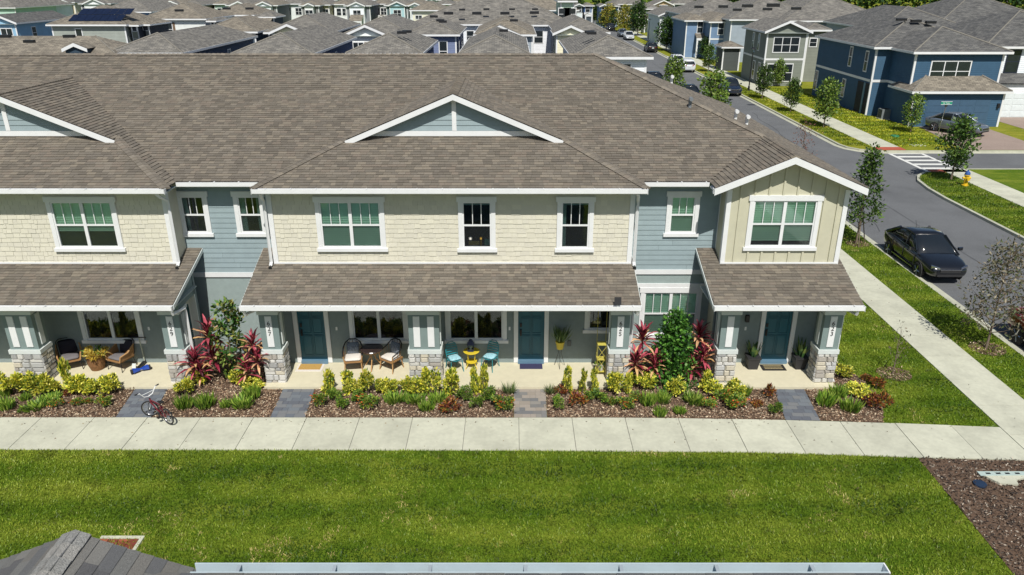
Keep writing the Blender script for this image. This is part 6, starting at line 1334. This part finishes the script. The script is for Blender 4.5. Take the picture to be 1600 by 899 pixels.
H = House('pale green tinted house in the far upper row', -18.05, -14.14, 188.91); H.block(-18.35, -13.84, 188.91, 13, col=(206, 216, 206), rm=0); H.front([(.3, 3.7, 1., 1.5, 1), (.72, 3.7, 1.4, 1.5, 2)]); 
H = House('white house beside a tan corner in the far upper row', -15.43, -7.55, 206.43); H.block(-15.76, -7.22, 206.43, 13, col=(224, 228, 226), rm=1); H.front([(.3, 3.7, 1., 1.5, 1), (.72, 3.7, 1.4, 1.5, 2)]); 
H = House('cream hipped house with small high windows right of the aqua house', -19.60, -12.62, 153.42); H.block(-19.60, -12.62, 153.42, 12, col=(222, 220, 196), rm=1); H.front([(.2, 4.6, 1.2, .6, 2), (.75, 4.6, 1.6, .6, 2)])
H = House('far white walled house on the top edge, above the solar roof', -132.44, -127.06, 209.20); H.block(-132.44, -127.06, 209.20, 14, 6.2, 'hip', (214, 222, 220), 0); H.block(-130.33, -127.66, 207.53, 4, 6.2, 'gable', (214, 222, 220), 0, .3); H.front([(.5, 3.7, 1.6, 1.4, 2)])
H = House('far grey walled house on the top edge, above the solar roof', -130.23, -124.09, 217.96); H.block(-130.23, -124.09, 217.96, 14, 6.2, 'hip', (190, 200, 206), 1); H.block(-127.94, -124.89, 216.15, 4, 6.2, 'gable', (190, 200, 206), 0, .3); H.front([(.5, 3.7, 1.6, 1.4, 2)])
H = House('far cream walled house on the top edge, above the solar roof', -115.57, -110.14, 202.67); H.block(-115.57, -110.14, 202.67, 14, 6.2, 'hip', (222, 214, 190), 2); H.block(-113.61, -110.91, 201.11, 4, 6.2, 'gable', (222, 214, 190), 0, .3); H.front([(.5, 3.7, 1.6, 1.4, 2)])
H = House('far blue walled house on the top edge, above the solar roof', -116.69, -110.40, 219.81); H.block(-116.69, -110.40, 219.81, 14, 6.2, 'hip', (160, 186, 204), 0); H.block(-114.48, -111.36, 217.96, 4, 6.2, 'gable', (160, 186, 204), 0, .3); H.front([(.5, 3.7, 1.6, 1.4, 2)])
H = House('far mint walled house on the top edge, above the solar roof', -106.57, -100.45, 212.04); H.block(-106.57, -100.45, 212.04, 14, 6.2, 'hip', (200, 210, 196), 1); H.block(-104.50, -101.47, 210.33, 4, 6.2, 'gable', (200, 210, 196), 0, .3); H.front([(.5, 3.7, 1.6, 1.4, 2)])
H = House('far pale walled house on the top edge, above the shuttered white wall', -100.71, -95.40, 217.96); H.block(-100.71, -95.40, 217.96, 14, 6.2, 'hip', (228, 230, 230), 2); H.block(-98.83, -96.19, 216.15, 4, 6.2, 'gable', (228, 230, 230), 0, .3); H.front([(.5, 3.7, 1.6, 1.4, 2)])
H = House('far white walled house on the top edge, above the shuttered white wall', -89.67, -84.66, 209.20); H.block(-89.67, -84.66, 209.20, 14, 6.2, 'hip', (214, 222, 220), 0); H.block(-87.97, -85.48, 207.53, 4, 6.2, 'gable', (214, 222, 220), 0, .3); H.front([(.5, 3.7, 1.6, 1.4, 2)])
H = House('far grey walled house on the top edge, above the shuttered white wall', -85.64, -79.08, 214.96); H.block(-85.64, -79.08, 214.96, 14, 6.2, 'hip', (190, 200, 206), 1); H.block(-83.65, -80.40, 213.20, 4, 6.2, 'gable', (190, 200, 206), 0, .3); H.front([(.5, 3.7, 1.6, 1.4, 2)])
H = House('far cream walled house on the top edge, above the double window wall', -82.72, -76.91, 224.22); H.block(-82.72, -76.91, 224.22, 14, 6.2, 'hip', (222, 214, 190), 2); H.block(-80.87, -77.99, 222.31, 4, 6.2, 'gable', (222, 214, 190), 0, .3); H.front([(.5, 3.7, 1.6, 1.4, 2)])
H = House('far blue walled house on the top edge, above the double window wall', -71.32, -65.88, 211.47); H.block(-71.32, -65.88, 211.47, 14, 6.2, 'hip', (160, 186, 204), 0); H.block(-69.67, -66.97, 209.76, 4, 6.2, 'gable', (160, 186, 204), 0, .3); H.front([(.5, 3.7, 1.6, 1.4, 2)])
H = House('far mint walled house on the top edge, above the double window wall', -68.89, -61.83, 222.31); H.block(-68.89, -61.83, 222.31, 14, 6.2, 'hip', (200, 210, 196), 1); H.block(-66.91, -63.41, 220.43, 4, 6.2, 'gable', (200, 210, 196), 0, .3); H.front([(.5, 3.7, 1.6, 1.4, 2)])
H = House('far pale walled house on the top edge, above the two level porch', -60.68, -54.62, 219.81); H.block(-60.68, -54.62, 219.81, 14, 6.2, 'hip', (228, 230, 230), 2); H.block(-58.97, -55.97, 217.96, 4, 6.2, 'gable', (228, 230, 230), 0, .3); H.front([(.5, 3.7, 1.6, 1.4, 2)])
H = House('far white walled house on the top edge, above the two level porch', -55.92, -49.02, 226.17); H.block(-55.92, -49.02, 226.17, 14, 6.2, 'hip', (214, 222, 220), 0); H.block(-54.07, -50.66, 224.22, 4, 6.2, 'gable', (214, 222, 220), 0, .3); H.front([(.5, 3.7, 1.6, 1.4, 2)])
H = House('far grey walled house on the top edge, above the aqua gable', -45.35, -39.41, 214.96); H.block(-45.35, -39.41, 214.96, 14, 6.2, 'hip', (190, 200, 206), 1); H.block(-43.80, -40.86, 213.20, 4, 6.2, 'gable', (190, 200, 206), 0, .3); H.front([(.5, 3.7, 1.6, 1.4, 2)])
H = House('far cream walled house on the top edge, above the aqua gable', -39.70, -33.20, 224.87); H.block(-39.70, -33.20, 224.87, 14, 6.2, 'hip', (222, 214, 190), 2); H.block(-38.07, -34.85, 222.94, 4, 6.2, 'gable', (222, 214, 190), 0, .3); H.front([(.5, 3.7, 1.6, 1.4, 2)])
H = House('far blue walled house on the top edge, above the aqua gable', -29.71, -24.38, 212.62); H.block(-29.71, -24.38, 212.62, 14, 6.2, 'hip', (160, 186, 204), 0); H.block(-28.41, -25.77, 210.90, 4, 6.2, 'gable', (160, 186, 204), 0, .3); H.front([(.5, 3.7, 1.6, 1.4, 2)])
H = House('far mint walled house on the top edge, above the aqua gable', -25.33, -18.85, 224.22); H.block(-25.33, -18.85, 224.22, 14, 6.2, 'hip', (200, 210, 196), 1); H.block(-23.83, -20.62, 222.31, 4, 6.2, 'gable', (200, 210, 196), 0, .3); H.front([(.5, 3.7, 1.6, 1.4, 2)])
# right side of the street
H = House('blue two storey house with garage on the corner across the street', 33.4, 42.6, 66.6)
BL = (52, 86, 112)
H.block(32.7, 43, 71, 14.4, 6.2, 'hip', BL, 2, band=3.05); H.left([(.12, 3.9, .5, 1.7, 1), (.38, 4.0, .5, 1.7, 1), (.95, .7, .6, 1.9, 1), (.42, 1.0, .6, 1.6, 1)]); a, b, c, d = H.last; part('porch_shade_board', MB().box(a - .03, a + .3, c + .15, c + 2.6, .05, 2.9), INTER, H.t, local=True); part('post', MB().box(a - .08, a + .2, c + .9, c + 1.2, .05, 2.9), PM(96, 130, 150), H.t, local=True)  # solid dark board painted as the shade of a porch recess
H.vents([(36.8, 75.4, 8.3, .9), (38.0, 75., 8.2, .9), (39.2, 74.6, 8.1, .9)])
H.block(34.2, 42.6, 66.8, 9, 6.15, 'hip', BL, 2, band=3.05); H.front([(.42, 3.7, 3.3, 1.6, 3)]); bz_ = H.last
k = 3.5
while k < 5.8:
    for a_, b_ in ((bz_[0] + .16, bz_[0] + (bz_[1] - bz_[0]) * .42 - 1.8), (bz_[0] + (bz_[1] - bz_[0]) * .42 + 1.8, bz_[1] - .16)): part('siding_board', MB().hexa([(a_, bz_[2] - .022, k), (b_, bz_[2] - .022, k), (b_, bz_[2], k), (a_, bz_[2], k), (a_, bz_[2] - .008, k + .18), (b_, bz_[2] - .008, k + .18), (b_, bz_[2], k + .18), (a_, bz_[2], k + .18)]), PM(*BL, .8), H.t, local=True)
    k += .18
H.block(34.0, 42.5, 65.4, 4.4, 3.05, 'hip', BL, 1, .35, pitch=.6); H.garage(.16, .86, (62, 90, 114), 2.3)
a, b, c, d = H.last; part('wall_lamp', MB().box(b - .5, b - .3, c - .15, c, 1.6, 2.0), BLACK, H.t, local=True)
H = House('white house with a black framed window at the right edge', 43, 56, 70); H.block(42.9, 56, 71.5, 15, 6.2, 'hip', (222, 228, 232), 2); H.front([(.22, 3.9, 1.1, 1.9, 1)], frame=PM(28, 36, 52)); H.block(43.3, 52, 70.2, 3, 3.1, 'shed', (226, 230, 232), 2, .3, gutter=False); H.garage(.1, .85, (214, 222, 222))
a, b, c, d = H.last; part('band_trim', MB().box(a - .03, b + .02, c - .04, c + .0, 3.0, 3.12), PM(30, 40, 62), H.t, local=True)
H = House('grey gabled house with triple windows across the street', 29.33, 34.81, 91.81); H.block(29.33, 34.81, 91.81, 9.5, 6.2, 'gable', (122, 128, 118), 0, band=2.95); H.front([(.5, 3.9, 2.9, 1.6, 3), (.42, .6, 2.9, 1.9, 3)]); H.left([(.32, 3.9, .5, 1.8, 1), (.58, 3.9, .5, 1.8, 1), (.18, .5, .7, 2, 1), (.42, .5, .7, 2, 1)]); H.block(35.53, 38.62, 95.86, 9, 6.15, 'hip', (128, 132, 122), 0); H.front([(.35, 4.2, .8, .9, 1)]); H.block(38.00, 41.55, 103.79, 3.4, 3.2, 'hip', (112, 116, 110), 0, .5); H.front([(.5, .9, 1, 1.5, 1)])
H.block(28.72, 31.69, 107.74, 4, 3.2, 'hip', (70, 76, 74), 1, .3)
H = House('light blue house with white band across the street', 30.32, 35.64, 122.63); H.block(30.32, 35.64, 122.63, 13, 5.7, 'hip', (108, 134, 164), 1, band=3.); H.front([(.36, 3.8, .8, 1.7, 1)]); H.garage(.25, .95, (50, 72, 100)); H.block(27.37, 31.43, 126.36, 11, 5.7, 'hip', (108, 134, 164), 1); H.front([(.68, 3.8, .8, 1.7, 1)]); H.porch(.45, .98, 1.6, 3.1)
H = House('white gabled house with a blue side wall across the street', 27.79, 34.47, 151.61); H.block(27.79, 34.47, 151.61, 14, 5.3, 'gable', (214, 222, 224), 0); H.front([(.48, 3.7, 1.9, 1.8, 2)]); H.porch(.3, .95, 2, 3.1)
H = House('cream hipped house with a lower porch roof far across the street', 29.29, 34.97, 187.30); H.block(29.29, 34.97, 187.30, 13, 5.2, 'hip', (214, 216, 200), 0); H.front([(.6, 3.7, 2., 1.6, 2)]); H.porch(.2, .95, 3, 3.1)
H = House('tan gabled house at the top behind the cream hipped house', 37.45, 43.23, 213.69); H.block(37.45, 43.23, 213.69, 12, 5.2, 'gable', (186, 160, 124), 0); H.front([(.5, 3.6, 2., 1.5, 2)])
H = House('blue grey hipped house at the top with a white gable right of it', 45.33, 50.68, 224.20); H.block(44.97, 52.83, 224.20, 12, 5.2, col=(120, 134, 146)); H.block(49.37, 52.02, 221.48, 4, 5.2, 'gable', (220, 224, 226))
H = House('blue shuttered gabled house far up the street', 22.29, 24.73, 204.12); H.block(22.29, 24.73, 204.12, 10, 5.2, 'gable', (176, 200, 226), 0); H.front([(.5, 3.6, 1.1, 1.5, 1)], shutter=PM(50, 90, 130)); H.block(24.79, 27.92, 207.37, 10, 5.2, 'hip', (176, 200, 226), 0); H.front([(.5, 3.6, 1.1, 1.5, 1)], shutter=PM(50, 90, 130))
H = House('white gabled house with dark shutters and small porch far up the street', 15.96, 18.59, 206.43); H.block(15.96, 18.59, 206.43, 10, 5.2, 'gable', (216, 224, 226), 0); H.front([(.5, 3.6, 1.1, 1.5, 1)], shutter=PM(50, 60, 70)); H.block(18.47, 21.46, 208.80, 10, 5.2, 'hip', (206, 216, 222), 0); H.front([(.4, 3.6, 1.1, 1.5, 1)], shutter=PM(44, 84, 130)); H.porch(.0, .9, 3, 3., gable=True)
H = House('long white walled row at the top beyond the blue shuttered house', 27.33, 37.38, 221.48); H.block(27.33, 37.38, 221.48, 14, 5.2, 'hip', (222, 224, 220), 0); H.front([(.3, 3.6, 2, 1.4, 2), (.75, 3.6, 2, 1.4, 2)])
H = House('pale mint three storey building at the top left of the street', 12.30, 17.43, 214.96); H.block(6.36, 9.02, 111.19, 12, 9, 'hip', (186, 210, 186), 0); H.front([(.3, 6.5, 1.6, 1.5, 2), (.7, 6.5, 1.6, 1.5, 2)])
for lab, e, dep, vs in (('broad grey roofed row behind the light blue house', (29.06, 41.88, 133.52), 18, [(17.58, 75.50, 9.42, 0.80), (19.31, 73.40, 9.52, 0.80)]), ('peaked grey roofed row behind the grey gabled house', (32.46, 46.78, 119.04), 20, [(22.30, 79.36, 9.02, 0.80), (18.49, 63.04, 9.92, 0.80), (24.07, 75.56, 9.22, 0.80)]),
    ('wide grey roofed row before the dark trees at upper right', (39.38, 55.59, 115.45), 22, [(17.93, 55.14, 10.22, 0.80), (25.37, 71.61, 9.42, 0.80)]), ('dark roofed row with two small white gables behind the blue house', (44.69, 55.96, 96.47), 18, []), ('dark roofed row before the trees at the upper right edge', (53.28, 71.04, 100.29), 19, [])):
    H = House(lab, *e); H.block(*e, dep, 6.2, 'hip', (150, 162, 172), 2 if 'dark' in lab[:5] else 0); H.vents(vs)
    if 'small white' in lab:
        for q in ((45.72, 48.72, 98.34), (53.55, 56.47, 101.09)): H.block(*q, 4, 6.5, 'gable', (60, 80, 100), 2, .15, trim=False)
    elif 'upper right edge' in lab: H.block(64.17, 67.72, 102.52, 4, 6.5, 'gable', (60, 80, 100), 2, .15, trim=False)
# ---------------------------------------------------------------- far trees and woods
HL = [(o.location.x, o.location.y, o['label']) for o in bpy.data.objects if o.get('category') == 'house' and o.location.y > 30]
def nearest(x, y, used={}):
    for d_, l_ in sorted(((x - hx) ** 2 * (200 / max(y, 60)) ** 2 + (y - hy) ** 2 * .3, l) for hx, hy, l in HL):
        q = ' '.join(l_.split()[:8]); return q[:q.rfind(' in the far')] if ' in the far' in q else q
fu = tree_meshes(5.5, 4.4, .6, TD, 700, .5, .3, 18, .12, 'oval', cr=.22); fv = tree_meshes(4.6, 4.4, .5, TG, 600, .5, .3, 16, .12, 'oval', cr=.24); fy_ = tree_meshes(3, 3.6, .2, TY, 420, .45, .28, 12, .1, 'oval', cr=.24)
FT = [('mid green bushy tree left of the solar panel roof', -156.1, 267.0, 1, 0.84), ('dark green tree left of the solar panel roof', -148.6, 258.3, 0, 0.91), ('yellow green low tree left of the solar panel roof', -148.1, 262.6, 2, 1.23), ('dark green tree left of the solar panel roof', -147.1, 267.0, 0, 0.84), ('yellow green low tree left of the solar panel roof', -142.4, 250.2, 2, 1.08), ('dark green tree left of the solar panel roof', -184.6, 296.8, 0, 0.81), ('mid green bushy tree on the skyline at upper left', -182.2, 330.0, 1, 0.90), ('dark green tree on the skyline at upper left', -187.9, 330.0, 0, 0.99), ('mid green bushy tree on the skyline at upper left', -202.0, 330.0, 1, 0.90), ('dark green tree before the aqua house', -34.2, 267.0, 0, 1.04), ('dark green tree before the aqua house', -28.8, 242.5, 0, 1.04), ('mid green bushy tree before the aqua house', -33.0, 238.9, 1, 0.84), ('dark green tree before the aqua house', -32.7, 228.5, 0, 0.80), ('yellow green low tree before the aqua house', -38.0, 286.2, 2, 1.12), ('yellow green low tree before the white columned porch', -44.0, 228.5, 2, 0.89), ('yellow green low tree before the white columned porch', -45.0, 222.1, 2, 0.87), ('mid green bushy tree before the white columned porch', -41.9, 231.9, 1, 0.82), ('mid green bushy tree before the white columned porch', -51.8, 235.3, 1, 0.92), ('dark green tree before the white columned porch', -51.8, 246.3, 0, 1.06), ('mid green bushy tree before the two level porch', -57.8, 250.2, 1, 0.88), ('dark green tree before the two level porch', -60.6, 250.2, 0, 0.98), ('yellow green low tree before the two level porch', -55.7, 235.3, 2, 1.01), ('mid green bushy tree before the white gables near the columned porch', -64.2, 242.5, 1, 0.76), ('dark green tree before the white gables near the columned porch', -66.9, 242.5, 0, 0.85), ('yellow green low tree before the white gables near the columned porch', -65.5, 231.9, 2, 0.91), ('yellow green low tree before the white gables near the columned porch', -66.1, 228.5, 2, 0.98), ('dark green tree before the white gables near the columned porch', -69.5, 258.3, 0, 0.71), ('mid green bushy tree beside the cream porch', -39.3, 235.3, 1, 0.74), ('dark green tree before the aqua house', -36.0, 238.9, 0, 0.84), ('mid green bushy tree beside the blue sided house', -129.5, 286.2, 1, 0.78), ('yellow green low tree beside the blue sided house', -132.8, 296.8, 2, 0.93), ('dark green tree beyond the long roofed row', -18.4, 330.0, 0, 1.94), ('dark green tree beyond the long roofed row', -14.2, 330.0, 0, 1.99), ('dark green tree beyond the long roofed row', 21.0, 330.0, 0, 1.75), ('mid green bushy tree along the far end of the street', 34.7, 216.0, 1, 0.59), ('yellow green low tree along the far end of the street', 30.1, 202.2, 2, 0.71), ('dark green tree along the far end of the street', 25.7, 199.6, 0, 0.78), ('mid green bushy tree along the far end of the street', 23.1, 204.8, 1, 0.80), ('yellow green low tree along the far end of the street', 20.6, 228.5, 2, 0.80), ('dark green tree beyond the long roofed row', 10.7, 222.1, 0, 0.87), ('yellow green low tree low by the grey house front', 35.5, 110.7, 2, 0.19), ('yellow green low tree low by the grey house front', 27.9, 113.2, 2, 0.22), ('yellow green low tree low by the grey house front', 32.3, 103.2, 2, 0.16), ('mid green bushy tree low by the grey house front', 33.2, 109.1, 1, 0.16)]
_gl = {}
for lab, x, y, k, s in FT:
    lab = lab.split(' tree')[0] + ' tree by the ' + nearest(x, y); n_ = _gl.get(lab, 0); _gl[lab] = n_ + 1
    if n_: lab = ('second ', 'third ', 'fourth ', 'fifth ', 'sixth ', 'seventh ', 'eighth ', 'ninth ')[n_ - 1] + lab
    tree('garden_tree', lab, x, y, (fu, fv, fy_)[k], 'garden trees among the far houses', scale=s)
n = 52000; X = RNG.uniform(30, 330, n); base = 292 + 10 * vn(X, X * 0, .06, 21); hh = 13 + 8 * vn(X, X * 0, .12, 22) + 4 * vn(X, X * 0, .35, 23); zf = RNG.random(n) ** .8; dep = RNG.uniform(0, 26, n)
ck = vn(X * 1, zf * hh + dep, .28, 24); keep = ck > .38; P = np.stack([X, base + dep * .7 + (zf ** 3) * 5, zf * hh], 1)[keep]; m_ = len(P)
v, f, c = leaves(P, RNG.normal(size=(m_, 3)) + np.array([0, -.6, .4]), RNG.uniform(.9, 2.2, m_), RNG.uniform(.6, 1.3, m_), shade(TD + [lin(30, 50, 26)], m_, None, .45)); put('woods', arrmesh('woods', v, f, c, LEAF), kind='stuff')
n = 26000; X = RNG.uniform(-330, 36, n); base = 395 + 12 * vn(X, X * 0, .06, 31); hh = 9 + 9 * vn(X, X * 0, .1, 32); zf = RNG.random(n) ** .8; P = np.stack([X, base + RNG.uniform(0, 26, n), zf * hh], 1)
v, f, c = leaves(P, RNG.normal(size=(n, 3)) + np.array([0, -.6, .4]), RNG.uniform(1.2, 2.8, n), RNG.uniform(.8, 1.8, n), shade(TD + TG, n, None, .35)); put('woods', arrmesh('woods', v, f, c, LEAF), kind='stuff')
